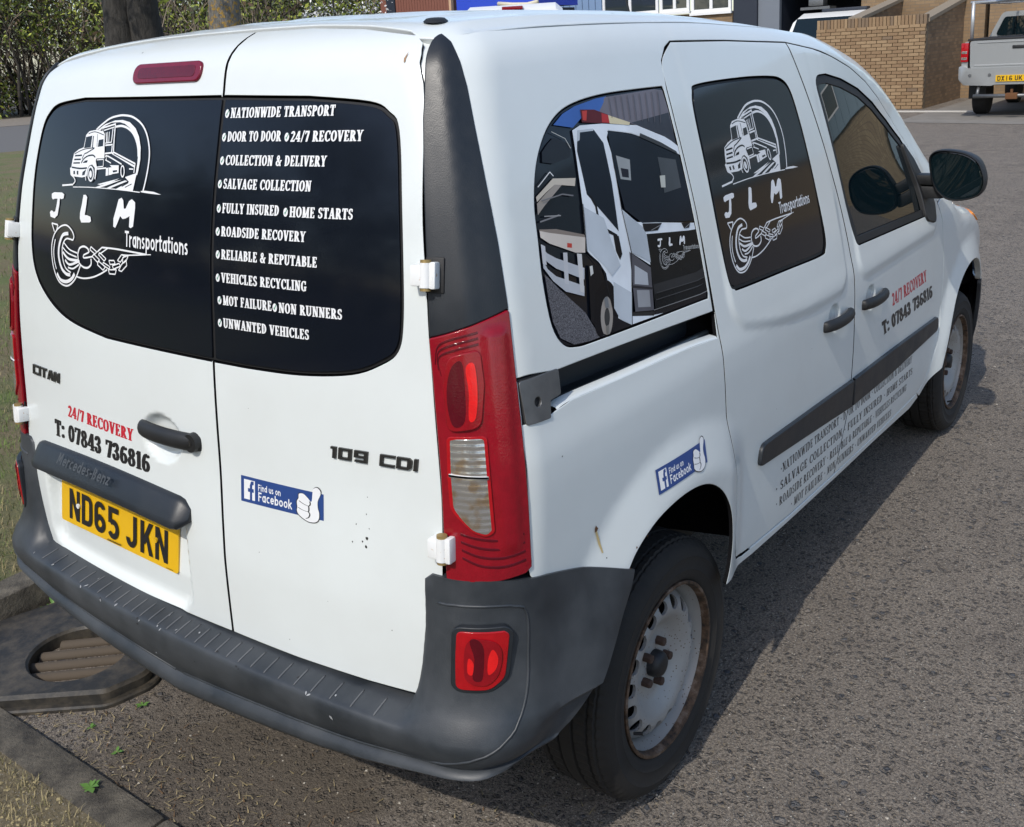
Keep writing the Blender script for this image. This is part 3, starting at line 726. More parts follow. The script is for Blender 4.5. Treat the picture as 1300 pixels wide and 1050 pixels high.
# fog lamp in each tower
fogL = rpoly([(.071, .632, .012), (.125, .634, .03), (.150, .655, .03), (.163, .742, .014), (.155, .750, .008), (.08, .750, .012)], 5)
for sg in (1, -1):
    f_ = panel('fog_lamp', fogL, 'C', M['red_bright'], bump_o, off=.024, depth=.014, bev=.003, grid=.012, gap=.002, mirror=sg > 0,
               shape=lambda v: .003*np.exp(-(((v[:, 0]-.110)/.030)**2+((v[:, 1]-.69)/.045)**2)))
    panel('fog_lamp_bezel', shrink(fogL, -.006), 'C', M['trim'], bump_o, holes=[shrink(fogL, .001)], off=.0225, depth=.012, bev=.003, grid=.02, gap=0, mirror=sg > 0)
    for nm_, pts_, mt_ in (('lamp_bowl', [(.088, .665), (.098, .648), (.118, .645), (.136, .66), (.146, .69), (.146, .72), (.132, .735), (.105, .738), (.092, .72)], M['red_mid']), ('dark_lens_patch', [(.100, .66), (.112, .655), (.117, .675), (.120, .72), (.112, .738), (.100, .735), (.105, .70)], M['red_dark']), ('painted_glint', [(.124, .668), (.136, .678), (.141, .70), (.134, .718), (.126, .70)], M['red_glint']), ('painted_glint', [(.093, .672), (.100, .668), (.103, .69), (.096, .70)], M['red_glint'])):  # bright patches are painted highlights; the dark one is only a darker red
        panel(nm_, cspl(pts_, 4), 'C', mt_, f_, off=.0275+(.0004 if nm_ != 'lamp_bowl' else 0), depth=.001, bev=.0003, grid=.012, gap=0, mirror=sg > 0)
    bb = shrink(rpoly([(.085, .655, .02), (.128, .655, .02), (.142, .73, .02), (.088, .732, .02)], 5), 0)
    panel('reflector', bb, 'C', M['red_dark'], f_, off=.0315, depth=.004, bev=.003, grid=.012, gap=0, mirror=sg > 0) if False else None

# --- tail lamps (frame C: u = (x-y)/sqrt2, v = z)
TLo = np.array([(.068, 1.2815), (.140, 1.303), (.2095, 1.322), (.2125, 1.20), (.2155, 1.10), (.2175, .97), (.2165, .852), (.205, .843), (.155, .838), (.064, .836), (.066, .93), (.069, 1.03), (.069, 1.22)])
def tlshape(v):
    u, z = v[:, 0], v[:, 1]; h = np.zeros(len(v))
    # shallow dish round the lamp pods, raised outer flank
    h += .005*sst(.150, .176, u)*(1-sst(.188, .208, u))*sst(.88, .91, z)*(1-sst(1.28, 1.30, z))
    return h
for sg in (-1, 1):
    mr = sg > 0
    tl = panel('tail_lamp', TLo, 'C', M['red_lens'], van, off=.005, depth=.03, bev=.004, grid=.009, gap=.002, shape=tlshape, mirror=mr)
    pod = rpoly([(.090, 1.120, .012), (.142, 1.128, .02), (.153, 1.20, .03), (.150, 1.262, .012), (.101, 1.250, .02), (.088, 1.20, .02)], 6)
    pd = panel('stop_lamp', pod, 'C', M['red_mid'], tl, off=.0085, depth=.006, bev=.003, grid=.008, gap=.0, mirror=mr,
          shape=lambda v: .0035*np.exp(-((v[:, 0]-.118)/.022)**2))
    for nm_, pts_, mt_ in (('dark_lens_patch', [(.094, 1.20), (.104, 1.235), (.120, 1.243), (.122, 1.20), (.118, 1.14), (.100, 1.13), (.093, 1.16)], M['red_dark']), ('painted_glint', [(.126, 1.232), (.140, 1.238), (.142, 1.19), (.136, 1.145), (.125, 1.142), (.128, 1.19)], M['red_glint'])):  # darker red on one half, a highlight painted as a bright band on the other
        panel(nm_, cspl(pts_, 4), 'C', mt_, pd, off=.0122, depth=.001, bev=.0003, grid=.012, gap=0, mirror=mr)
    clr = rpoly([(.086, 1.035, .02), (.089, 1.106, .006), (.148, 1.107, .006), (.1485, 1.04), (.150, .936, .008), (.138, .930, .012), (.118, .938, .03), (.086, .975, .03)], 6)
    panel('lamp_rim', shrink(clr, -.003), 'C', M['red_bright'], tl, holes=[shrink(clr, .0015)], off=.009, depth=.006, bev=.0015, grid=.02, gap=0, mirror=mr)
    cl = panel('reversing_lamp', clr, 'C', M['clear_lens'], tl, off=.0085, depth=.006, bev=.002, grid=.009, gap=.001, mirror=mr,
          shape=lambda v: .002*np.exp(-((v[:, 0]-.12)/.02)**2))
    for k in range(4):
        zz = .862+.017*k
        sp = cspl([(.095, zz+.020-.002*k), (.125, zz+.006), (.165, zz+.001), (.205, zz+.006)], 5, False)
        panel('lamp_groove', np.concatenate([sp, sp[::-1]+[0, .0035]]), 'C', M['red_dark'], tl, off=.0062, depth=.002, bev=.0008, grid=.03, gap=0, mirror=mr)
    for k in range(3):
        zz = 1.262+.010*k
        sp = cspl([(.076+.004*(2-k), zz-.045), (.082, zz-.015), (.105, zz-.002), (.150, zz+.008)], 5, False)
        panel('lamp_groove', np.concatenate([sp, sp[::-1]+[0, .003]]), 'C', M['red_dark'], tl, off=.0062, depth=.002, bev=.0008, grid=.03, gap=0, mirror=mr)
    dv = [(.086, 1.042), (.149, 1.039), (.149, 1.035), (.086, 1.038)]
    panel('lamp_divider', dv, 'C', M['white'], cl, off=.012, depth=.004, bev=.0006, grid=.02, gap=0, mirror=mr)
    # dark trim above the lamp
    tr_o = np.concatenate([[(.068, 1.284)], [(.140, 1.305), (.2095, 1.325)], [(q[0]-.0005, q[1]) for q in trim_r[::-1][1:]][:-1], [(.140, 1.801)], cspl([(.140, 1.801), (.124, 1.792), (.111, 1.772), (.104, 1.745), (.092, 1.66)], 4, False)[1:-1], [(.0915, 1.66), (.083, 1.56), (.077, 1.46), (.073, 1.37)]])
    tm = panel('pillar_trim', tr_o, 'C', M['trim'], van, off=.003, depth=.03, bev=.004, grid=.018, gap=.0018, mirror=mr,
          shape=lambda v: .006*np.exp(-((v[:, 0]-(.150+.03*(1.8-v[:, 1])))/.03)**2)*sst(1.80, 1.72, v[:, 1]) if False else .004*(1-sst(.0, .03, np.abs(v[:, 0]-.137))))
# high level brake lamp
bl = rpoly([(-.066, 1.744, .018), (.174, 1.744, .018), (.174, 1.781, .018), (-.066, 1.781, .018)], 8)
bk = panel('brake_lamp', bl, 'R', lens('brake_lens', (.16, .006, .022), None, .16), rdl, off=.006, depth=.01, bev=.005, grid=.02, gap=.001)
panel('lamp_inner', rpoly([(-.05, 1.752, .01), (.155, 1.752, .01), (.155, 1.773, .01), (-.05, 1.773, .01)], 5), 'R', lens('brake_lens_inner', (.10, .003, .012), None), bk, off=.0066, depth=.002, bev=.001, grid=.02, gap=0)
# --- hinges
def tri_frame(fr, uv):
    p = hit(fr, [uv])[0]; n = grad(p[None])[0]; pu = hit(fr, [(uv[0]+1e-3, uv[1])])[0]-p
    tu = pu-n*(pu@n); tu /= np.linalg.norm(tu); tv = np.cross(n, tu); tv *= np.sign(tv[2]) or 1
    return p, tu, tv, n
def onfr(fr, uv):
    p, tu, tv, n = tri_frame(fr, uv)
    return lambda a, b_, h: tuple(p+tu*a+tv*b_+n*h)
def on_box(mb, fn, a0, a1, b0, b1, h0, h1, bev=.003, mi=0):
    q = MB(); q.box((a0, b0, h0), (a1, b1, h1), 0, bev); mb.add([fn(*v) for v in q.V], q.F, mi); return mb
for sg in (-1, 1):
    for (cu, cz) in ((.076, 1.393), (.067, .899)):
        fn0 = onfr('C', (cu, cz)); fn = (lambda a, b_, h, g=fn0: (g(a, b_, h)[0], -sg*g(a, b_, h)[1]*1.0 if False else (g(a, b_, h)[1] if sg < 0 else -g(a, b_, h)[1]), g(a, b_, h)[2]))
        hg = MB(); on_box(hg, fn, -.026, -.004, -.019, .019, -.004, .027, .005); hr = hg.build('door_hinge', M['hinge'], van, auto=40)
        k = MB(); on_box(k, fn, .010, .022, -.024, .024, .0, .024, .004); k.build('hinge_leaf', M['hinge'], hr, auto=40)
        k = MB(); k.tube([fn(.001, z_, .017) for z_ in (-.022, .022)], .0115, 14); k.build('hinge_knuckle', M['hinge'], hr, auto=40)
        k = MB(); k.tube([fn(.001, z_, .017) for z_ in (.020, .0275)], .010, 12); k.tube([fn(.001, z_, .017) for z_ in (-.0275, -.020)], .010, 12); k.build('hinge_bush', M['brass'], hr, auto=40)
        k = MB(); on_box(k, fn, -.006, .030, -.032, .032, -.002, .0035, .003); k.build('hinge_gasket', M['rubber'], hr, auto=40)
# --- slide rail: dark channel, end plate, lower guide
ch_o = [(-.545, 1.115), (.20, 1.085), (.212, 1.152), (-.545, 1.194)]
def rail_mesh():
    b = MB(); xs = np.linspace(-.545, .25, 24); top = lambda x: np.interp(x, [-.545, -.186, .25], [1.196, 1.178, 1.150]); bot = lambda x: np.interp(x, [-.545, -.39, .25], [1.113, 1.117, 1.083])
    prof = [(0, -.012), (0, -.055), (.45, -.060), (.45, -.075), (1, -.075), (1, -.012)]
    Vv = []
    for x in xs:
        for f, d in prof:
            z = top(x)*(1-f)+bot(x)*f; p = hit('S', [(x, z)])[0]; Vv.append((x, p[1]-d, z))
    n = len(prof); Fv = [(i*n+k, i*n+k+1, (i+1)*n+k+1, (i+1)*n+k) for i in range(len(xs)-1) for k in range(n-1)]
    b.add(Vv, Fv); return b
rail = rail_mesh().build('slide_rail', M['trim'], van)
b = MB(); b.tube([tuple(hit('S', [(x, np.interp(x, [-.5, .2], [1.124, 1.097]))])[0]+np.array([0, .028, 0])) for x in np.linspace(-.5, .21, 12)], .007, 8)
b.build('rail_guide', NM('rail_metal', (.09, .10, .10), .35, metal=.6), rail, smooth=True)
lipv = []; lx = cspl([(-.44, 1.117), (-.39, 1.1215), (-.207, 1.1135), (.037, 1.1025), (.207, 1.0875)], 6, False)
for u_, v_ in lx:
    pt = hit('S', [(u_, v_)])[0]; lipv += [tuple(pt+[0, .0005, -.0005]), tuple(pt+[0, .004, .0035]), tuple(pt+[0, .021, .006]), tuple(pt+[0, .024, -.004])]
b = MB(); b.add(lipv, [(i*4+k, i*4+k+1, i*4+k+5, i*4+k+4) for i in range(len(lx)-1) for k in range(3)]); b.build('rail_lip', PB, rail, auto=50)
ep = rpoly([(-.529, 1.115, .006), (-.465, 1.110, .004), (-.458, 1.141, .004), (-.424, 1.143, .006), (-.418, 1.189, .006), (-.527, 1.193, .006)], 4)
hole = [(-.493+.0105*math.cos(t), 1.148+.0105*math.sin(t)) for t in np.linspace(0, 2*math.pi, 16, endpoint=False)]
pl = panel('rail_end_plate', ep, 'S', M['steel'], van, holes=[hole], off=.003, depth=.01, bev=.0015, grid=.025, gap=0)
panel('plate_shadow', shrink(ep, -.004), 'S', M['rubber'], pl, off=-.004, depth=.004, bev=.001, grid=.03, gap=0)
# --- side mouldings
for (pts, par) in (([(.432, .676, .02), (.9, .632), (1.166, .606, .004), (1.172, .697, .004), (.9, .712), (.445, .735, .03)], sdoor), ([(1.180, .605, .004), (1.6, .592), (2.20, .594, .03), (2.19, .655, .03), (1.6, .682), (1.180, .697, .004)], fdoor)):
    panel('side_moulding', rpoly(pts, 6), 'S', M['trim'], par, off=.011, depth=.012, bev=.006, grid=.03, gap=.005)
# --- door pulls over the dished cups
def door_pull(fr, uv, par, L, tilt=0, fat=1.25):
    p, tu, tv, n = tri_frame(fr, uv)
    base_n = n
    fn = lambda a, b_, h: tuple(p+tu*a+tv*b_+base_n*h)
    h0 = .016
    pts = [(-L*.5, -.002, h0-.004), (-L*.44, 0, h0+.004), (-L*.25, 0, h0+.014), (0, 0, h0+.018), (L*.25, 0, h0+.016), (L*.44, 0, h0+.009), (L*.5, 0, h0-.002)]
    b = MB(); V_ = []; F_ = []; nn = 12; P = cspl(pts, 5, False)
    for i, (a, c_, h) in enumerate(P):
        t = i/(len(P)-1); wv = .0145*fat*math.sqrt(max(1-(2*t-1)**6, .05)); th = .0105*fat*math.sqrt(max(1-(2*t-1)**8, .05))
        for k in range(nn):
            q = 2*math.pi*k/nn; V_.append(fn(a, c_+tilt*a+wv*math.cos(q), h+th*math.sin(q)))
    for i in range(len(P)-1):
        for k in range(nn): F_.append((i*nn+k, i*nn+(k+1) % nn, (i+1)*nn+(k+1) % nn, (i+1)*nn+k))
    F_ += [tuple(range(nn)), tuple(range((len(P)-1)*nn, len(P)*nn))]
    b.add(V_, F_); h_ = b.build('handle', M['black'], par, auto=50)
    return h_, fn
door_pull('S', (1.000, .936), sdoor, .22, -.02)
door_pull('S', (1.345, .921), fdoor, .22, -.02)
# rear handle: a longer pull with a round lock end
hd, fn = door_pull('R', (.020, .983), rdl, .225, 0, 1.4)
b = MB(); b.tube([fn(-.089, .001, .010), fn(-.089, .001, .036)], [.0235, .0205], 18); b.build('lock_barrel', M['black'], hd, auto=45)
b = MB(); b.tube([fn(-.089, .001, .0355), fn(-.089, .001, .0372)], .0065, 12); b.build('key_slot', M['badge'], hd, auto=45)
# --- grab bar over the number plate
def rear_shape(pts, off, name, mat, par, depth, bev, **kw):
    return panel(name, pts, 'R', mat, par, off=off, depth=depth, bev=bev, **kw)
rs = np.linspace(0, 1, 40); V_ = []; F_ = []
prof = [(.004, .006), (.033, .004), (.041, .007), (.046, .013), (.045, .021), (.041, .029), (.018, .063), (.011, .069), (.0, .071)]
for t in rs:
    y = .655-.695*t; e = min(t, 1-t); rnd = min(1, (e/.035))**.5; hs = .45+.55*rnd
    zc = .808+.012*math.sin(t*math.pi)
    y_ = np.clip(y, -.03, .64); X0 = np.array([hit('R', [(.31, .87)])[0][0]+.085*(y*y-.31**2)-.001, y, 0])
    for d, z in prof: V_.append((X0[0]-d*(.35+.65*rnd), y, zc+(z-.032)*hs*(1 if t > 0 else 1)))
n = len(prof); F_ = [(i*n+k, i*n+k+1, (i+1)*n+k+1, (i+1)*n+k) for i in range(len(rs)-1) for k in range(n-1)]+[tuple(range(n)), tuple(range((len(rs)-1)*n, len(rs)*n))]
F_ += [((i+1)*n, i*n, i*n+n-1, (i+1)*n+n-1) for i in range(len(rs)-1)]
b = MB(); b.add(V_, F_); bar = b.build('plate_bar', M['trim'], rdl, auto=38)
# number plate, standing in its recess
def pfn(u, v, h): return (-.6845+.085*(u*u-.31**2)*.5+(v-.64)*.17-h, u, v)
b = MB(); pp = rpoly([(.575, .642, .008), (.055, .636, .008), (.055, .747, .008), (.575, .753, .008)], 4)
b.prism([tuple(q) for q in pp], pfn, 0, .004); plate = b.build('number_plate', M['yellow'], rdl)
# --- door mirror
mr_ = np.array([1.99, -1.0, 1.165])
# --- roof: aerial base plug
tp = hit('T', [(-.39, -.585)])[0]; tn = grad(tp[None])[0]
b = MB(); b.lathe([(.0, .006), (.018, .005), (.024, .0)], 16, 'z'); pg = b.build('roof_plug', M['rubber'], roof, smooth=True); pg.location = tp+tn*.001; pg.rotation_euler = Vector(tn).to_track_quat('Z', 'Y').to_euler(); pg.scale = (1, 1.3, 1)

# --- wheels: tyre, pressed steel rim with holes, hub and nuts
def make_wheel(side):
    root = empty('wheel', parent=van)
    g = -1 if side < 0 else 1                      # outer face looks along g*y
    def put(b): b.V = [(x, -y*g if False else (y if g < 0 else -y), z) for x, y, z in b.V]; return b
    b = MB()
    prof = [(.2095, .070), (.2115, .090), (.216, .0945), (.226, .099), (.238, .1005), (.240, .1018), (.243, .1005), (.262, .103), (.270, .1035), (.272, .1045), (.275, .1035), (.288, .100), (.2965, .0945), (.304, .0875), (.3095, .0795)]
    tread = []
    for h0, h1 in ((.0735, .060), (.054, .0225), (.0165, -.0165), (-.0225, -.054), (-.060, -.0735)):
        tread += [(.309, h0+.001), (.3165-.0016*abs(h0)/.075, h0-.001), (.3165-.0016*abs(h1)/.075, h1+.001), (.309, h1-.001)]
    prof = prof+tread+[(r, -h) for r, h in prof[::-1]]
    n = 216; V_ = []; F_ = []
    for i, (r, h) in enumerate(prof):
        for k in range(n):
            rr = r
            if .0225 < abs(h) < .099 and r > .288 and k % 3 == 0: rr -= .0035 if r > .30 else .0018
            t = 2*math.pi*(k+ (abs(h) < .06)*.0)/n; V_.append((rr*math.cos(t), -h, rr*math.sin(t)))
    for i in range(len(prof)-1):
        for k in range(n): F_.append((i*n+k, i*n+(k+1) % n, (i+1)*n+(k+1) % n, (i+1)*n+k))
    b.add(V_, F_); put(b).build('tyre', M['tyre'], root, auto=32)
    b = MB(); b.lathe([(.2085, .072), (.2110, .0895), (.2115, .0965), (.2085, .0985), (.2035, .0975), (.2015, .093), (.2000, .086), (.1985, .079)], 72)
    put(b).build('rim_edge', M['rim_lip'], root, auto=50)
    b = MB(); b.lathe([(.1985, .079), (.1965, .070), (.192, .058), (.188, .049), (.1865, .030), (.1863, -.09), (.20, -.1)], 72)
    rim = put(b).build('rim', M['rim'], root, auto=50)
    # disc
    hf = pch([0, .055, .07, .082, .100, .118, .130, .142, .158, .170, .180, .1862], [.048, .0485, .0465, .0465, .058, .072, .0785, .0795, .0735, .062, .047, .038])
    nh = 17; holes = []
    for k in range(nh):
        t = 2*math.pi*(k+.5)/nh
        holes.append(np.array([((.1535+.0165*math.cos(a))*math.cos(t)-.0185*math.sin(a)*math.sin(t), (.1535+.0165*math.cos(a))*math.sin(t)+.0185*math.sin(a)*math.cos(t)) for a in np.linspace(0, 2*math.pi, 14, endpoint=False)]))
    out = np.array([(.1862*math.cos(t), .1862*math.sin(t)) for t in np.linspace(0, 2*math.pi, 96, endpoint=False)])
    pts = np.array([(r*math.cos(t+.03*i), r*math.sin(t+.03*i)) for i, r in enumerate((.02, .045, .06, .07, .078, .086, .094, .102, .11, .118, .125, .132, .139, .1465, .168, .174, .180)) for t in np.linspace(0, 2*math.pi, max(8, int(r*420)), endpoint=False)])
    ok = np.ones(len(pts), bool)
    for h in holes: ok &= ~inside(h, pts) & (bdist(h, pts) > .003)
    v2, tri = cdt([out]+holes, pts[ok]); cen = np.array([(v2[a]+v2[b_]+v2[c])/3 for a, b_, c in tri]); kk = inside(out, cen)
    for h in holes: kk &= ~inside(ccw(h), cen)
    b = MB(); rr = np.hypot(v2[:, 0], v2[:, 1]); b.add([(p[0], -h, p[1]) for p, h in zip(v2, hf(rr))], [t for t, k in zip(tri, kk) if k])
    for h in holes:
        m_ = len(h); hh = hf(np.hypot(h[:, 0], h[:, 1])); b.add([(p[0], -q, p[1]) for p, q in zip(h, hh)]+[(p[0]*.998, -q+.008, p[1]*.998) for p, q in zip(h, hh)], [(i, (i+1) % m_, m_+(i+1) % m_, m_+i) for i in range(m_)])
    put(b).build('wheel_disc', M['rim'], rim, auto=40)
    b = MB(); b.lathe([(.0, .010), (.183, .010)], 40); put(b).build('brake_drum', M['void'], rim)
    b = MB(); b.lathe([(.0, .080), (.014, .0795), (.024, .077), (.0295, .071), (.0325, .062), (.0330, .042)], 30); put(b).build('hub_cap', M['black'], rim, auto=40)
    for k in range(5):
        t = 2*math.pi*(k+.3)/5; ox, oz = .054*math.cos(t), .054*math.sin(t)
        b = MB(); b.lathe([(.0, .070), (.0085, .070), (.0112, .0675), (.0112, .042)], 6, o=(ox, 0, oz)); put(b).build('wheel_nut', M['nut'], rim)
    b = MB(); b.tube([(.128*math.cos(-2.2)*1.42, -.088, .128*math.sin(-2.2)*1.42), (.128*math.cos(-2.2)*1.36, -.108, .128*math.sin(-2.2)*1.36)], .004, 8); put(b).build('tyre_valve', M['black'], rim)
    return root
def dup_tree(o, parent):
    c = dup(o, parent)
    for ch in o.children: dup_tree(ch, c)
    return c
wr0 = make_wheel(-1); wr0.location = (0, -.752, .3165); wr0.rotation_euler = (R(.8), R(28), 0)
wf0 = dup_tree(wr0, van); wf0.location = (2.697, -.752, .3165); wf0.rotation_euler = (R(.5), R(-11), R(FRONT_STEER))
wl0 = make_wheel(1); wl0.location = (0, .752, .3165)
wl1 = dup_tree(wl0, van); wl1.location = (2.697, .752, .3165)
for o_, t_ in ((wr0, 'rear wheel on the near side, bare white steel with rust'), (wf0, 'front wheel on the near side, bare steel')): o_['label'] = t_

# --- door mirror
mo = cspl([(-.882, 1.262), (-.879, 1.302), (-.896, 1.325), (-.935, 1.331), (-.997, 1.322), (-1.043, 1.296), (-1.066, 1.250), (-1.071, 1.207), (-1.054, 1.170), (-1.006, 1.151), (-.953, 1.150), (-.914, 1.176), (-.893, 1.215)], 5)
mc = mo.mean(0); V_ = []; F_ = []; n = len(mo)
rings = [(1.972, .935), (1.964, .965), (1.966, .99), (1.985, 1.0), (2.02, .985), (2.055, .92), (2.08, .80), (2.098, .60), (2.106, .3)]
for x, s in rings: V_ += [(x+.03*(p[0]-mc[0]), *(mc+(p-mc)*s)) for p in mo]
for i in range(len(rings)-1): F_ += [(i*n+k, i*n+(k+1) % n, (i+1)*n+(k+1) % n, (i+1)*n+k) for k in range(n)]
F_.append(tuple(range((len(rings)-1)*n, len(rings)*n)))
b = MB(); b.add(V_, F_); mir = b.build('door_mirror', M['black'], van, auto=60)
V_ = []; F_ = []
for x, s in ((1.970, .93), (1.976, .90), (1.975, .86)): V_ += [(x+.03*(p[0]-mc[0]), *(mc+(p-mc)*s)) for p in mo]
for i in range(2): F_ += [(i*n+k, i*n+(k+1) % n, (i+1)*n+(k+1) % n, (i+1)*n+k) for k in range(n)]
F_.append(tuple(range(2*n, 3*n)))
b = MB(); b.add(V_, F_); b.build('mirror_glass', M['glass'], mir)
b = MB(); V_ = []
b.box((1.985, -.93, 1.150), (2.05, -.835, 1.197), 0, .012); b.box((1.983, -.93, 1.200), (2.048, -.825, 1.238), 0, .010)
b.build('mirror_arm', M['black'], mir, auto=40)
b = MB(); b.tube([(1.40, .0, 1.80), (1.37, .0, 1.86), (1.30, 0, 2.02)], [.006, .004, .0022], 8); b.tube([(1.405, 0, 1.795), (1.398, 0, 1.825)], .016, 10)
b.build('roof_aerial', M['black'], van, auto=50)

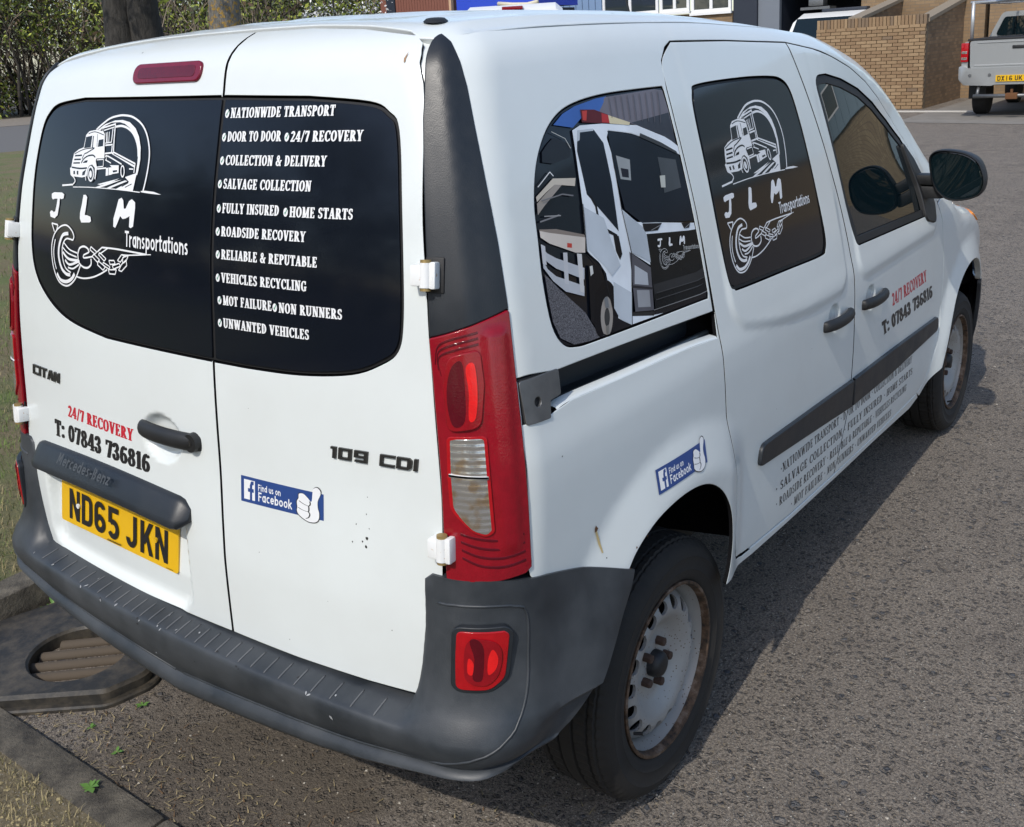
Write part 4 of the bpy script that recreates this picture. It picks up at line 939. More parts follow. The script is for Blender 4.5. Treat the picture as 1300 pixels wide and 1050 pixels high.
# ---- line art of the lettering film, in metres on the rear glass (y, z) and of the printed truck picture (x, z)
ART_TRUCK = [(0,'s',[(.3083,1.645),(.2867,1.6561),(.2537,1.6697),(.2201,1.6753),(.1931,1.6762),(.1591,1.672),(.124,1.6578),(.1014,1.6378),(.0879,1.6135),(.0822,1.5893),(.0837,1.5615),(.0888,1.5353),(.0946,1.5159)],.00435),(0,'p',[(.3026,1.6441),(.2724,1.657),(.2317,1.6651),(.2011,1.6663),(.1701,1.6614),(.1447,1.6482),(.1286,1.6306),(.1183,1.608),(.1154,1.5818),(.1191,1.5572),(.1224,1.5483),(.1278,1.5517),(.1253,1.5746),(.1252,1.5886),(.1263,1.6026),(.1351,1.6218),(.1489,1.6358),(.1677,1.649),(.1893,1.6579),(.2104,1.6615),(.2448,1.6606),(.2717,1.6534),(.2914,1.6433)],0),(0,'s',[(.2256,1.6516),(.202,1.6534),(.1776,1.649),(.156,1.6393),(.1405,1.6253),(.1295,1.6078),(.1245,1.5886)],.00485),(0,'s',[(.4476,1.515),(.3947,1.519)],.00392),(0,'s',[(.3939,1.5134),(.3053,1.516),(.1984,1.5156),(.1062,1.5129)],.00127),(0,'p',[(.1049,1.5155),(.0878,1.517),(.0539,1.5157),(.0262,1.5106),(.0594,1.5111),(.0999,1.5131)],0),(0,'p',[(.2825,1.5239),(.1901,1.5399),(.2163,1.5326),(.2696,1.5229)],0),(0,'p',[(.2942,1.5161),(.235,1.5296),(.1813,1.5373),(.2479,1.5213),(.2688,1.5174)],0),(0,'p',[(.2403,1.5176),(.1937,1.5301),(.1678,1.5363),(.1576,1.5349),(.2262,1.5169)],0),(0,'p',[(.2019,1.5164),(.1508,1.5333),(.1689,1.5434),(.1242,1.5532),(.1341,1.5136)],0),(1,'s',[(.1656,1.5213),(.1404,1.5293)],.00145),(1,'s',[(.1791,1.5226),(.1538,1.5315)],.00146),(0,'p',[(.3592,1.6047),(.3531,1.6327),(.3395,1.6412),(.3101,1.6445),(.2766,1.6415),(.2699,1.6352),(.2619,1.5825),(.2961,1.5808),(.2989,1.5762),(.2903,1.5598),(.2932,1.534),(.2972,1.5357),(.2995,1.5596),(.314,1.5675),(.3259,1.5607),(.3317,1.5513),(.3336,1.5401),(.3541,1.5366),(.3978,1.5379),(.4105,1.5412),(.4153,1.5563),(.4096,1.5584),(.4069,1.5755),(.4019,1.5907),(.3817,1.5996)],0),(1,'p',[(.3569,1.6028),(.3522,1.6281),(.3243,1.6315),(.3268,1.6052)],0),(1,'p',[(.321,1.6043),(.3209,1.6311),(.3171,1.6308),(.3167,1.6053)],0),(1,'p',[(.2954,1.6066),(.2929,1.6222),(.2733,1.6242),(.2722,1.6087)],0),(1,'s',[(.2993,1.6074),(.3008,1.635)],.00183),(1,'s',[(.3422,1.6356),(.3129,1.64),(.2732,1.6333)],.00184),(1,'s',[(.3995,1.5889),(.3583,1.6),(.3098,1.6045)],.00216),(1,'s',[(.3619,1.5784),(.3525,1.5898),(.3416,1.5928),(.3097,1.6036)],.00268),(1,'s',[(.3639,1.569),(.3542,1.5786),(.3363,1.5855),(.3141,1.5878),(.3021,1.5835)],.00346),(1,'p',[(.3581,1.5692),(.3477,1.575),(.3345,1.5763),(.3372,1.5706)],0),(1,'s',[(.3967,1.5848),(.3635,1.5868)],.00356),(1,'s',[(.399,1.5762),(.3675,1.5774)],.00356),(1,'s',[(.4014,1.5681),(.3699,1.5693)],.00329),(1,'s',[(.4076,1.5584),(.3694,1.5567),(.335,1.5586)],.00381),(1,'p',[(.398,1.5502),(.3901,1.5508),(.3886,1.5429),(.3966,1.5427)],0),(1,'p',[(.3821,1.5507),(.3743,1.5513),(.3727,1.5425),(.3798,1.5423)],0),(1,'p',[(.3543,1.5487),(.3383,1.5557),(.3435,1.5425),(.3549,1.5412)],0),(1,'p',[(.2972,1.5468),(.297,1.5406),(.2985,1.535),(.3017,1.5305),(.3061,1.5275),(.3113,1.5263),(.3169,1.5271),(.3222,1.5298),(.3269,1.5341),(.3303,1.5395),(.3322,1.5457),(.3325,1.5519),(.331,1.5575),(.3279,1.562),(.3235,1.565),(.3182,1.5661),(.3126,1.5653),(.3072,1.5626),(.3026,1.5583),(.2991,1.5529)],0),(2,'s',[(.3035,1.5466),(.3032,1.5417),(.3042,1.5373),(.3064,1.5338),(.3094,1.5314),(.3131,1.5305),(.317,1.5312),(.3208,1.5333),(.3241,1.5367),(.3266,1.541),(.3281,1.5458),(.3283,1.5507),(.3274,1.5551),(.3253,1.5587),(.3222,1.561),(.3186,1.5618),(.3146,1.5612),(.3108,1.5591),(.3074,1.5557),(.3049,1.5514),(.3035,1.5466)],.00395),(2,'p',[(.3103,1.5454),(.3102,1.5429),(.3107,1.5407),(.3117,1.5388),(.3131,1.5376),(.3149,1.5372),(.3168,1.5375),(.3187,1.5386),(.3203,1.5403),(.3216,1.5426),(.3223,1.5451),(.3224,1.5476),(.322,1.5499),(.321,1.5517),(.3195,1.5529),(.3177,1.5534),(.3158,1.553),(.314,1.5519),(.3123,1.5502),(.3111,1.5479)],0),(0,'s',[(.4085,1.5413),(.3933,1.5352),(.3859,1.527),(.3949,1.52)],.00303),(0,'s',[(.34,1.5398),(.3358,1.5307)],.00267),(0,'s',[(.2937,1.5778),(.265,1.5798)],.00233),(0,'s',[(.2925,1.5616),(.2639,1.5642)],.00232),(0,'s',[(.2648,1.5788),(.2639,1.5642)],.00205),(0,'s',[(.2899,1.5577),(.2508,1.5609)],.00334),(0,'p',[(.2508,1.5609),(.2267,1.5633),(.2239,1.5472),(.2496,1.5437)],0),(1,'s',[(.2403,1.5612),(.2383,1.5458)],.00152),(0,'p',[(.2362,1.5676),(.1983,1.568),(.1964,1.5516),(.224,1.5481),(.2267,1.5633)],0),(1,'p',[(.2219,1.5562),(.2033,1.5576),(.2026,1.5541),(.2194,1.5518)],0),(0,'s',[(.2816,1.6488),(.2268,1.6579)],.00357),(0,'s',[(.2285,1.6579),(.2281,1.6282),(.226,1.5976)],.00402),(0,'s',[(.2798,1.6488),(.2802,1.6415)],.00207),(0,'s',[(.2751,1.6433),(.2323,1.6507)],.00255),(0,'s',[(.2646,1.6388),(.2585,1.6162)],.00307),(0,'s',[(.2583,1.6398),(.2557,1.6162)],.00204),(0,'s',[(.2507,1.6407),(.2497,1.6163)],.00229),(0,'s',[(.237,1.648),(.2383,1.6173)],.00303),(0,'s',[(.2644,1.6152),(.2367,1.6182)],.00229),(0,'s',[(.2636,1.6106),(.2322,1.6128)],.00356),(0,'s',[(.2335,1.6101),(.2333,1.5957)],.00353),(0,'s',[(.262,1.5925),(.229,1.5949)],.00355),(0,'p',[(.2319,1.5921),(.226,1.598),(.1333,1.5748),(.1358,1.5647)],0),(1,'s',[(.2245,1.5931),(.1358,1.5705)],.0022),(0,'s',[(.1342,1.5744),(.1354,1.5532)],.00334),(0,'s',[(.2591,1.5862),(.2449,1.5864),(.1869,1.5706)],.00302),(0,'s',[(.2577,1.5789),(.2318,1.5722)],.00254),(0,'s',[(.2562,1.5898),(.2524,1.579)],.00204),(0,'s',[(.1743,1.5557),(.174,1.5521),(.1744,1.5488),(.1754,1.5462),(.177,1.5445),(.179,1.5438),(.1811,1.5444),(.1832,1.546),(.1852,1.5485),(.1867,1.5518),(.1876,1.5554),(.1879,1.559),(.1875,1.5623),(.1865,1.5649),(.1849,1.5667),(.183,1.5673),(.1808,1.5668),(.1786,1.5651),(.1767,1.5626),(.1752,1.5593),(.1743,1.5557)],.00343),(0,'s',[(.1554,1.5615),(.139,1.5611)],.00288)]
ART_HOOK = [(0,'p',[(.4993,1.493),(.4875,1.4971),(.4458,1.4982),(.4355,1.4946),(.4369,1.4851),(.4472,1.4827),(.4562,1.4842),(.458,1.4692),(.4653,1.4443),(.48,1.4357),(.5015,1.4379),(.5064,1.4486),(.4992,1.4532),(.49,1.4524),(.4868,1.4498),(.4778,1.4523),(.4726,1.4657),(.468,1.4828),(.483,1.482),(.4919,1.4797),(.4984,1.4834)],0),(0,'p',[(.3419,1.4976),(.3313,1.4981),(.3244,1.4932),(.3267,1.4761),(.333,1.4521),(.3224,1.4522),(.3064,1.4497),(.3033,1.4394),(.311,1.4363),(.3482,1.434),(.3551,1.4429),(.3548,1.4561),(.348,1.475)],0),(0,'p',[(.1882,1.4942),(.1769,1.4984),(.1694,1.4937),(.1655,1.4751),(.1586,1.4754),(.1462,1.4922),(.1353,1.4972),(.1222,1.4908),(.1211,1.4785),(.1266,1.4384),(.1354,1.4342),(.1424,1.4362),(.1415,1.4601),(.1571,1.4542),(.1686,1.4523),(.1793,1.4581),(.1914,1.4396),(.1982,1.4311),(.2064,1.4337),(.2064,1.4515),(.1981,1.4697)],0),(0,'s',[(.4948,1.4232),(.4626,1.4212)],.00366),(0,'s',[(.4626,1.4212),(.4684,1.4098)],.00364),(0,'s',[(.4948,1.4232),(.4804,1.4035)],.00369),(0,'s',[(.4702,1.4083),(.4436,1.4198),(.4175,1.4229),(.3945,1.4136),(.3831,1.4009),(.3871,1.3912),(.4,1.3916),(.4172,1.3917),(.4318,1.3837),(.4412,1.3665),(.4399,1.3418),(.4271,1.3208),(.4021,1.3121)],.00397),(0,'s',[(.4612,1.4131),(.4822,1.3964),(.4952,1.3704),(.4957,1.3367),(.4854,1.3067),(.4639,1.2835),(.4291,1.2774),(.3991,1.2875),(.3745,1.3065),(.3525,1.3359)],.00409),(0,'s',[(.4097,1.4044),(.4375,1.3984),(.4557,1.3736),(.4603,1.3455),(.4479,1.3188),(.4257,1.307),(.4056,1.3062)],.00809),(0,'s',[(.4763,1.3858),(.4853,1.3601),(.4842,1.335),(.4755,1.3133)],.00374),(0,'s',[(.4736,1.3037),(.4572,1.2898),(.4279,1.2878),(.4009,1.297),(.3841,1.3111)],.00819),(0,'s',[(.4319,1.381),(.4035,1.3669),(.3673,1.3617)],.00355),(0,'s',[(.4381,1.3695),(.4126,1.3579),(.3706,1.3519)],.00358),(0,'s',[(.4387,1.3585),(.4106,1.3444),(.3656,1.3442)],.00637),(0,'s',[(.4283,1.34),(.406,1.331),(.3574,1.3436)],.00557),(0,'s',[(.4153,1.3233),(.3897,1.3229),(.3608,1.3351)],.00397),(0,'s',[(.3647,1.3592),(.3559,1.3734),(.3367,1.3795),(.3181,1.3764),(.3105,1.3677)],.00457),(0,'s',[(.3647,1.3592),(.3604,1.3406),(.342,1.3314),(.3206,1.3312),(.3041,1.3402),(.3033,1.3536)],.0046),(0,'s',[(.3131,1.3675),(.3375,1.3593)],.00379),(0,'s',[(.3375,1.3593),(.3351,1.3531),(.2951,1.3596)],.00379),(0,'s',[(.3023,1.3816),(.2766,1.3717)],.00296),(0,'s',[(.2766,1.3717),(.2845,1.3658)],.00295),(0,'s',[(.2845,1.3658),(.3076,1.3746)],.00298),(0,'s',[(.3076,1.3746),(.3023,1.3816)],.00298),(0,'s',[(.2897,1.3654),(.2646,1.3542)],.00296),(0,'s',[(.2646,1.3542),(.2751,1.3481)],.00295),(0,'s',[(.2751,1.3481),(.2977,1.3594)],.00298),(0,'s',[(.2977,1.3594),(.2897,1.3654)],.00298),(0,'s',[(.2639,1.3714),(.2368,1.3592)],.00291),(0,'s',[(.2368,1.3592),(.2446,1.3533)],.0029),(0,'s',[(.2446,1.3533),(.2692,1.3657)],.00292),(0,'s',[(.2692,1.3657),(.2639,1.3714)],.00293),(0,'s',[(.2698,1.3512),(.2403,1.3405)],.00293),(0,'s',[(.2403,1.3405),(.2509,1.3317)],.00292),(0,'s',[(.2509,1.3317),(.2754,1.3427)],.00295),(0,'s',[(.2754,1.3427),(.2698,1.3512)],.00296),(0,'s',[(.2497,1.3502),(.2205,1.3423)],.0029),(0,'s',[(.2205,1.3423),(.2257,1.3366)],.00289),(0,'s',[(.2257,1.3366),(.2501,1.3436)],.00291),(0,'s',[(.2501,1.3436),(.2497,1.3502)],.00292),(0,'s',[(.2246,1.3563),(.2027,1.3581)],.00286),(0,'s',[(.2027,1.3581),(.1982,1.3507)],.00284),(0,'s',[(.1982,1.3507),(.2202,1.3475)],.00286),(0,'s',[(.2202,1.3475),(.2246,1.3563)],.00287),(0,'s',[(.2283,1.335),(.1941,1.3381)],.00287),(0,'s',[(.1941,1.3381),(.1996,1.3271)],.00285),(0,'s',[(.1996,1.3271),(.224,1.3262)],.00288),(0,'s',[(.224,1.3262),(.2283,1.335)],.0029),(0,'s',[(.2105,1.3457),(.1814,1.3534)],.00283),(0,'s',[(.1814,1.3534),(.177,1.3473)],.00281),(0,'s',[(.177,1.3473),(.2061,1.3383)],.00283),(0,'s',[(.2061,1.3383),(.2105,1.3457)],.00286),(0,'s',[(.1883,1.3593),(.1714,1.3735)],.0028),(0,'s',[(.1714,1.3735),(.1597,1.3718)],.00277),(0,'s',[(.1597,1.3718),(.1766,1.3564)],.00278),(0,'s',[(.1766,1.3564),(.1883,1.3593)],.00281),(0,'s',[(.1721,1.3516),(.153,1.3634)],.00278),(0,'s',[(.153,1.3634),(.1512,1.3508)],.00276),(0,'s',[(.1512,1.3508),(.1729,1.336)],.00279),(0,'s',[(.1729,1.336),(.1846,1.3376)],.00282),(0,'s',[(.1846,1.3376),(.1721,1.3516)],.00281),(0,'s',[(.1668,1.3674),(.1435,1.3744)],.00275),(0,'s',[(.1435,1.3744),(.1531,1.3609)],.00275),(0,'s',[(.1531,1.3609),(.1673,1.3546)],.00277),(0,'s',[(.1673,1.3546),(.1668,1.3674)],.00278),(0,'s',[(.2741,1.3719),(.2536,1.3835)],.00365),(0,'s',[(.2536,1.3835),(.1901,1.3844),(.0766,1.3812)],.00381),(0,'s',[(.0766,1.3807),(.1435,1.3744),(.1714,1.3735)],.00271),(0,'s',[(.0809,1.3804),(.0572,1.3821)],.00164),(0,'s',[(.2288,1.3833),(.2641,1.3675)],.00289),(0,'s',[(.3747,1.3052),(.3418,1.3043),(.2986,1.3112),(.2616,1.3227),(.2332,1.3346)],.00379)]
PRINT = [((.05,.13,.4),[(-.2661,1.6243),(-.2284,1.6449),(-.1833,1.6586),(-.0573,1.6639),(-.0991,1.6343),(-.1621,1.6312),(-.2051,1.6133)]),((.16,.15,.175),[(-.0633,1.6626),(.1878,1.6665),(.1961,1.6225),(.1811,1.5416),(.0964,1.579),(.0117,1.6018),(-.0686,1.6204),(-.0991,1.6343)]),((.045,.05,.065),[(.0125,1.6034),(.1833,1.6111),(.1837,1.5414),(.1063,1.5738)]),((.02,.024,.03),[(-.3261,1.5806),(-.2765,1.6015),(-.2239,1.5827),(-.2386,1.5602),(-.2972,1.5538),(-.3303,1.5604)]),((.09,.09,.1),[(-.4022,1.3621),(-.2982,1.2674),(-.2643,1.2083),(-.1511,1.2009),(-.3046,1.2059),(-.3591,1.213),(-.3972,1.2352),(-.4104,1.2701)]),((.42,.38,.32),[(-.3734,1.5015),(-.3099,1.5275),(-.2369,1.519),(-.2449,1.5044),(-.3084,1.5158),(-.3774,1.4934)]),((.3,.27,.24),[(-.3084,1.5158),(-.2871,1.5118),(-.384,1.4697),(-.3786,1.4905)]),((.52,.47,.42),[(-.3965,1.4435),(-.2486,1.4046),(-.2592,1.3766),(-.2906,1.3825),(-.4019,1.4291)]),((.25,.21,.18),[(-.3855,1.4432),(-.3353,1.4357),(-.2493,1.4102),(-.2486,1.4046),(-.3946,1.4417)]),((.55,.07,.05),[(-.3104,1.4049),(-.2959,1.4012),(-.2989,1.3932),(-.3134,1.3969)]),((.4,.42,.45),[(-.4017,1.4111),(-.3546,1.384),(-.2722,1.3491),(-.2799,1.3278),(-.3612,1.3658),(-.4053,1.3989)]),((.4,.42,.45),[(-.4065,1.3862),(-.3662,1.3521),(-.2841,1.3161),(-.2907,1.2974),(-.3462,1.3187),(-.4097,1.3724)]),((.45,.46,.48),[(-.391,1.4168),(-.38,1.4112),(-.3872,1.3773),(-.3977,1.3819)]),((.45,.46,.48),[(-.3298,1.3899),(-.3169,1.3874),(-.3324,1.3291),(-.3444,1.3343)]),((.5,.5,.5),[(-.2867,1.3801),(-.2719,1.3763),(-.2886,1.3034),(-.301,1.3089)]),((.6,.64,.68),[(-.2094,1.6083),(-.1797,1.6153),(-.0995,1.6118),(-.0915,1.5489),(-.1016,1.4362),(-.0354,1.3906),(-.0327,1.3071),(-.0984,1.3463),(-.1482,1.2031),(-.1865,1.224),(-.2035,1.2508),(-.2033,1.3241),(-.2195,1.3497),(-.2537,1.3783),(-.2337,1.4676),(-.2201,1.5472)]),((.6,.64,.68),[(-.0995,1.6118),(.0324,1.5964),(.1384,1.5615),(.1922,1.5367),(.1932,1.5165),(.107,1.5495),(.0019,1.5816),(-.0817,1.5978),(-.095,1.5832),(-.1002,1.5045),(-.0985,1.4357),(-.0537,1.4025),(.2049,1.3577),(.2016,1.3429),(-.0256,1.3712),(-.0306,1.3126),(-.0984,1.3463),(-.1059,1.4654)]),((.012,.017,.026),[(-.0869,1.596),(.0016,1.5811),(.1065,1.5483),(.185,1.5162),(.1964,1.3642),(-.0327,1.3972),(-.0881,1.4341),(-.0952,1.5209)]),((.07,.08,.09),[(.088,1.5224),(.1647,1.5074),(.163,1.4452),(.0841,1.4439)]),((.3,.32,.33),[(-.0772,1.5444),(-.0279,1.53),(-.0408,1.488),(-.0798,1.4961)]),((.02,.02,.03),[(-.0703,1.5178),(-.0419,1.5114),(-.047,1.4946),(-.0717,1.4996)]),((.45,.46,.42),[(.0796,1.4823),(.1028,1.4805),(.094,1.4548),(.0749,1.4574)]),((.012,.017,.026),[(-.1952,1.6031),(-.1351,1.6028),(-.1122,1.5737),(-.115,1.4951),(-.1286,1.396),(-.1661,1.435),(-.2125,1.4836),(-.2111,1.5678)]),((.4,.44,.48),[(-.1936,1.6068),(-.1371,1.6052),(-.1371,1.6008),(-.1858,1.6022),(-.1934,1.5877),(-.203,1.586)]),((.012,.012,.015),[(-.2313,1.429),(-.2191,1.4297),(-.2267,1.3843),(-.2348,1.3813),(-.2433,1.3928)]),((.012,.012,.015),[(-.2078,1.4829),(-.1966,1.4785),(-.1867,1.4605),(-.1879,1.419),(-.1362,1.3905),(-.1362,1.3848),(-.1958,1.412),(-.1936,1.456)]),((.012,.012,.015),[(-.1512,1.3931),(-.1322,1.387),(-.1324,1.3498),(-.1449,1.3396),(-.1535,1.3595)]),((.01,.01,.012),[(-.1859,1.2439),(-.1916,1.231),(-.1993,1.2194),(-.2085,1.2095),(-.2187,1.202),(-.2294,1.1972),(-.2401,1.1952),(-.2502,1.1963),(-.2593,1.2002),(-.2668,1.2067),(-.2725,1.2156),(-.2761,1.2264),(-.2774,1.2384),(-.2763,1.2513),(-.273,1.2642),(-.2675,1.2767),(-.2601,1.2882),(-.2512,1.2979),(-.2412,1.3056),(-.2306,1.3107),(-.2199,1.3131),(-.2096,1.3125),(-.2003,1.309),(-.1925,1.3027),(-.1865,1.2938),(-.1827,1.283),(-.1813,1.2706),(-.1824,1.2573)]),((.012,.012,.014),[(-.2586,1.3519),(-.2167,1.3436),(-.2186,1.3105),(-.254,1.2959),(-.279,1.2381),(-.2855,1.2479)]),((.33,.3,.27),[(-.2091,1.238),(-.2132,1.2284),(-.2184,1.2198),(-.2244,1.2129),(-.2308,1.208),(-.2371,1.2055),(-.2429,1.2056),(-.2478,1.2083),(-.2515,1.2132),(-.2538,1.2202),(-.2544,1.2287),(-.2534,1.2381),(-.2507,1.2479),(-.2467,1.2573),(-.2415,1.2658),(-.2356,1.2728),(-.2292,1.2778),(-.2228,1.2804),(-.217,1.2804),(-.212,1.2779),(-.2082,1.273),(-.2059,1.2661),(-.2053,1.2575),(-.2064,1.2479)]),((.05,.05,.05),[(-.2202,1.2389),(-.2232,1.2323),(-.2273,1.2271),(-.2317,1.224),(-.2358,1.2235),(-.2389,1.2258),(-.2407,1.2303),(-.2407,1.2365),(-.2391,1.2435),(-.2361,1.25),(-.232,1.2553),(-.2276,1.2584),(-.2235,1.2589),(-.2203,1.2567),(-.2186,1.2521),(-.2185,1.2459)]),((.015,.015,.018),[(-.2072,1.2404),(-.1482,1.2031),(-.2141,1.2051),(-.22,1.2123)]),((.01,.012,.014),[(-.0251,1.3723),(.2016,1.3429),(.1964,1.1997),(-.0464,1.2112)]),((.03,.032,.035),[(-.0361,1.2659),(.2043,1.2501),(.2026,1.231),(-.0377,1.2453)]),((.1,.1,.115),[(-.1051,1.3493),(-.0343,1.3026),(-.0524,1.2144),(-.125,1.2279)]),((.36,.38,.41),[(-.0951,1.3195),(-.0516,1.2942),(-.0563,1.269),(-.1087,1.2826)]),((.3,.31,.33),[(-.1047,1.2689),(-.0566,1.2584),(-.0632,1.2241),(-.1115,1.2341)]),((.03,.03,.035),[(-.1219,1.2831),(-.0403,1.2608),(-.042,1.2564),(-.1218,1.2773)]),((.6,.64,.68),[(-.141,1.2235),(-.0582,1.205),(.0363,1.1936),(.2048,1.1913),(.2076,1.1756),(-.0377,1.1952),(-.1445,1.201)]),((.03,.03,.03),[(-.1371,1.2284),(-.0558,1.2116),(-.0564,1.2033),(-.1394,1.2219)]),((.25,.24,.2),[(-.1489,1.2479),(-.152,1.2426),(-.1566,1.2389),(-.1619,1.2375),(-.1668,1.2386),(-.1703,1.2421),(-.1718,1.2472),(-.1709,1.253),(-.1679,1.2583),(-.1633,1.262),(-.158,1.2635),(-.1531,1.2624),(-.1495,1.2589),(-.148,1.2538)]),((.1,.012,.015),[(-.1653,1.6452),(-.1165,1.6413),(-.0705,1.6274),(-.0719,1.6093),(-.1703,1.6204)]),((.5,.05,.04),[(-.1599,1.642),(-.1419,1.6417),(-.1534,1.6222),(-.1654,1.6244)]),((.42,.03,.03),[(-.0925,1.6326),(-.07,1.6262),(-.0713,1.6104),(-.0995,1.6141)]),((.52,.46,.3),[(-.07,1.6262),(.0073,1.6045),(.0012,1.5992),(-.0719,1.6093)]),((.015,.015,.018),[(-.0331,1.3961),(.0463,1.3841),(.0227,1.3718),(-.0344,1.3786)]),((.015,.015,.018),[(.1306,1.3701),(.1715,1.3645),(.1617,1.3542),(.1382,1.3563)]),((.42,.46,.5),[(-.233,1.462),(-.1731,1.4305),(-.1623,1.3781),(-.1484,1.3301),(-.1859,1.3149),(-.2072,1.3417),(-.2481,1.38)]),((.36,.4,.44),[(-.0975,1.4327),(-.0358,1.3895),(-.026,1.3701),(-.0306,1.3126),(-.0963,1.3459)]),((.42,.46,.5),[(-.1848,1.3034),(-.1253,1.2676),(-.1472,1.2058),(-.1856,1.2266),(-.1997,1.2528)]),((.02,.022,.026),[(-.0926,1.5489),(-.0903,1.5488),(-.1004,1.4361),(-.1027,1.4363)]),((.02,.022,.026),[(-.1027,1.4362),(-.1004,1.4362),(-.0973,1.3462),(-.0996,1.3464)]),((.02,.022,.026),[(-.0996,1.3465),(-.0973,1.3461),(-.1451,1.2053),(-.1473,1.2058)]),((.02,.022,.026),[(-.2346,1.4677),(-.2327,1.4675),(-.2527,1.3781),(-.2546,1.3784)]),((.02,.022,.026),[(-.2545,1.3781),(-.2528,1.3785),(-.2102,1.3315),(-.2119,1.3311)]),((.02,.022,.026),[(-.212,1.3313),(-.21,1.3312),(-.2044,1.2455),(-.2063,1.2457)]),((.5,.53,.56),[(-.0849,1.5961),(-.0837,1.5977),(.003,1.5836),(.0018,1.5819)]),((.5,.53,.56),[(.0015,1.582),(.0034,1.5835),(.1086,1.5514),(.1066,1.5499)]),((.5,.53,.56),[(.1063,1.55),(.1088,1.5513),(.1868,1.5181),(.1842,1.5167)]),((.11,.105,.12),[(-.0514,1.6605),(-.0493,1.6606),(-.0571,1.6195),(-.0593,1.6195)]),((.11,.105,.12),[(-.0273,1.6605),(-.0251,1.6606),(-.0344,1.6163),(-.0366,1.6163)]),((.11,.105,.12),[(-.0026,1.6605),(-.0004,1.6606),(-.0114,1.613),(-.0136,1.613)]),((.11,.105,.12),[(.0225,1.6605),(.0248,1.6605),(.0122,1.6097),(.0099,1.6097)]),((.11,.105,.12),[(.0481,1.6605),(.0504,1.6605),(.0361,1.6062),(.0338,1.6063)]),((.11,.105,.12),[(.0742,1.6605),(.0766,1.6605),(.0606,1.6028),(.0582,1.6028)]),((.11,.105,.12),[(.1009,1.6605),(.1033,1.6605),(.0855,1.5992),(.0831,1.5993)]),((.11,.105,.12),[(.1281,1.6605),(.1306,1.6605),(.111,1.5956),(.1086,1.5957)]),((.11,.105,.12),[(.156,1.6605),(.1585,1.6605),(.137,1.592),(.1345,1.5921)]),((.6,.6,.6),[(-.3626,1.5175),(-.3641,1.5187),(-.3172,1.541),(-.3155,1.5398)]),((.6,.6,.6),[(-.3175,1.5401),(-.3152,1.5408),(-.3071,1.5319),(-.3095,1.5312)]),((.2,.2,.21),[(-.3802,1.4548),(-.3808,1.4578),(-.3176,1.4607),(-.3169,1.4576)]),((.16,.16,.17),[(-.3621,1.4909),(-.3625,1.4934),(-.294,1.4965),(-.2936,1.494)]),((.16,.16,.17),[(-.2946,1.494),(-.293,1.4965),(-.2586,1.4888),(-.2602,1.4864)]),((.3,.3,.3),[(-.3648,1.4631),(-.3642,1.465),(-.313,1.4584),(-.3136,1.4564)]),((.45,.45,.42),[(-.2813,1.6121),(-.2801,1.6129),(-.2414,1.5958),(-.2426,1.595)]),((.45,.45,.42),[(-.2429,1.5952),(-.2411,1.5955),(-.231,1.5757),(-.2328,1.5754)]),((.06,.062,.066),[(-.0309,1.2459),(-.0313,1.2477),(.1997,1.2325),(.2002,1.2305)]),((.06,.062,.066),[(-.0382,1.2325),(-.0386,1.2343),(.1977,1.2199),(.1982,1.2179)]),((.2,.2,.2),[(-.0544,1.214),(-.0549,1.2158),(.196,1.2007),(.1967,1.1987)]),((.3,.31,.32),[(.0385,1.3817),(.0392,1.3805),(-.0052,1.376),(-.0059,1.3772)]),((.3,.31,.32),[(.1673,1.3632),(.1687,1.362),(.1419,1.3564),(.1406,1.3576)]),((.18,.19,.2),[(-.2296,1.2793),(-.2168,1.281),(-.218,1.2599),(-.2313,1.2601)]),((.2,.19,.17),[(-.242,1.2262),(-.2298,1.226),(-.2379,1.2083),(-.2463,1.2076)]),((.5,.5,.48),[(-.2567,1.3488),(-.247,1.3485),(-.2485,1.3334),(-.2596,1.3301)]),((.05,.055,.06),[(.0357,1.5789),(.1142,1.5511),(.1731,1.5251),(.1766,1.5184),(.1048,1.5448),(.0299,1.5718)])]
AFF_DOOR_A = [[-1.15723,.01839],[.02913,1.16099],[.8384,-.34796]]
AFF_DOOR_B = [[-.94726,.00431],[.10544,.8759],[.67511,.08309]]
AFF_PRINT = [[-.31606,.03623],[.04921,.29812],[.09646,.8908]]

# ---------------------------------------------------------------- lettering, built from strokes
def quad(x0, y0, x1, y1): return [(x0, y0), (x1, y0), (x1, y1), (x0, y1)]
def ring(cx, cy, rx, ry, a0=0, a1=360, wx=.2, wy=.09, n=None):
    n = n or max(5, int(abs(a1-a0)/20)); t = np.radians(np.linspace(a0, a1, n+1))
    o = [(cx+rx*math.cos(a), cy+ry*math.sin(a)) for a in t]; i = [(cx+(rx-wx)*math.cos(a), cy+(ry-wy)*math.sin(a)) for a in t[::-1]]
    if abs(a1-a0) >= 360:
        h = n//2; return [o[:h+1]+i[n-h:], o[h:]+i[:n-h+1]]
    return [o+i]
def bar_(x0, y0, x1, y1, w): # slanted bar with flat ends, w measured along x
    return [(x0-w/2, y0), (x0+w/2, y0), (x1+w/2, y1), (x1-w/2, y1)]
def sf(x, y, w=.36): return quad(x-w/2, y, x+w/2, y+.08)
def st(x): return quad(x-.1, 0, x+.1, 1)
def ball(x, y, r=.1): return [(x+r*math.cos(a), y+r*math.sin(a)) for a in np.linspace(0, 2*math.pi, 10, endpoint=False)]
SER = {}
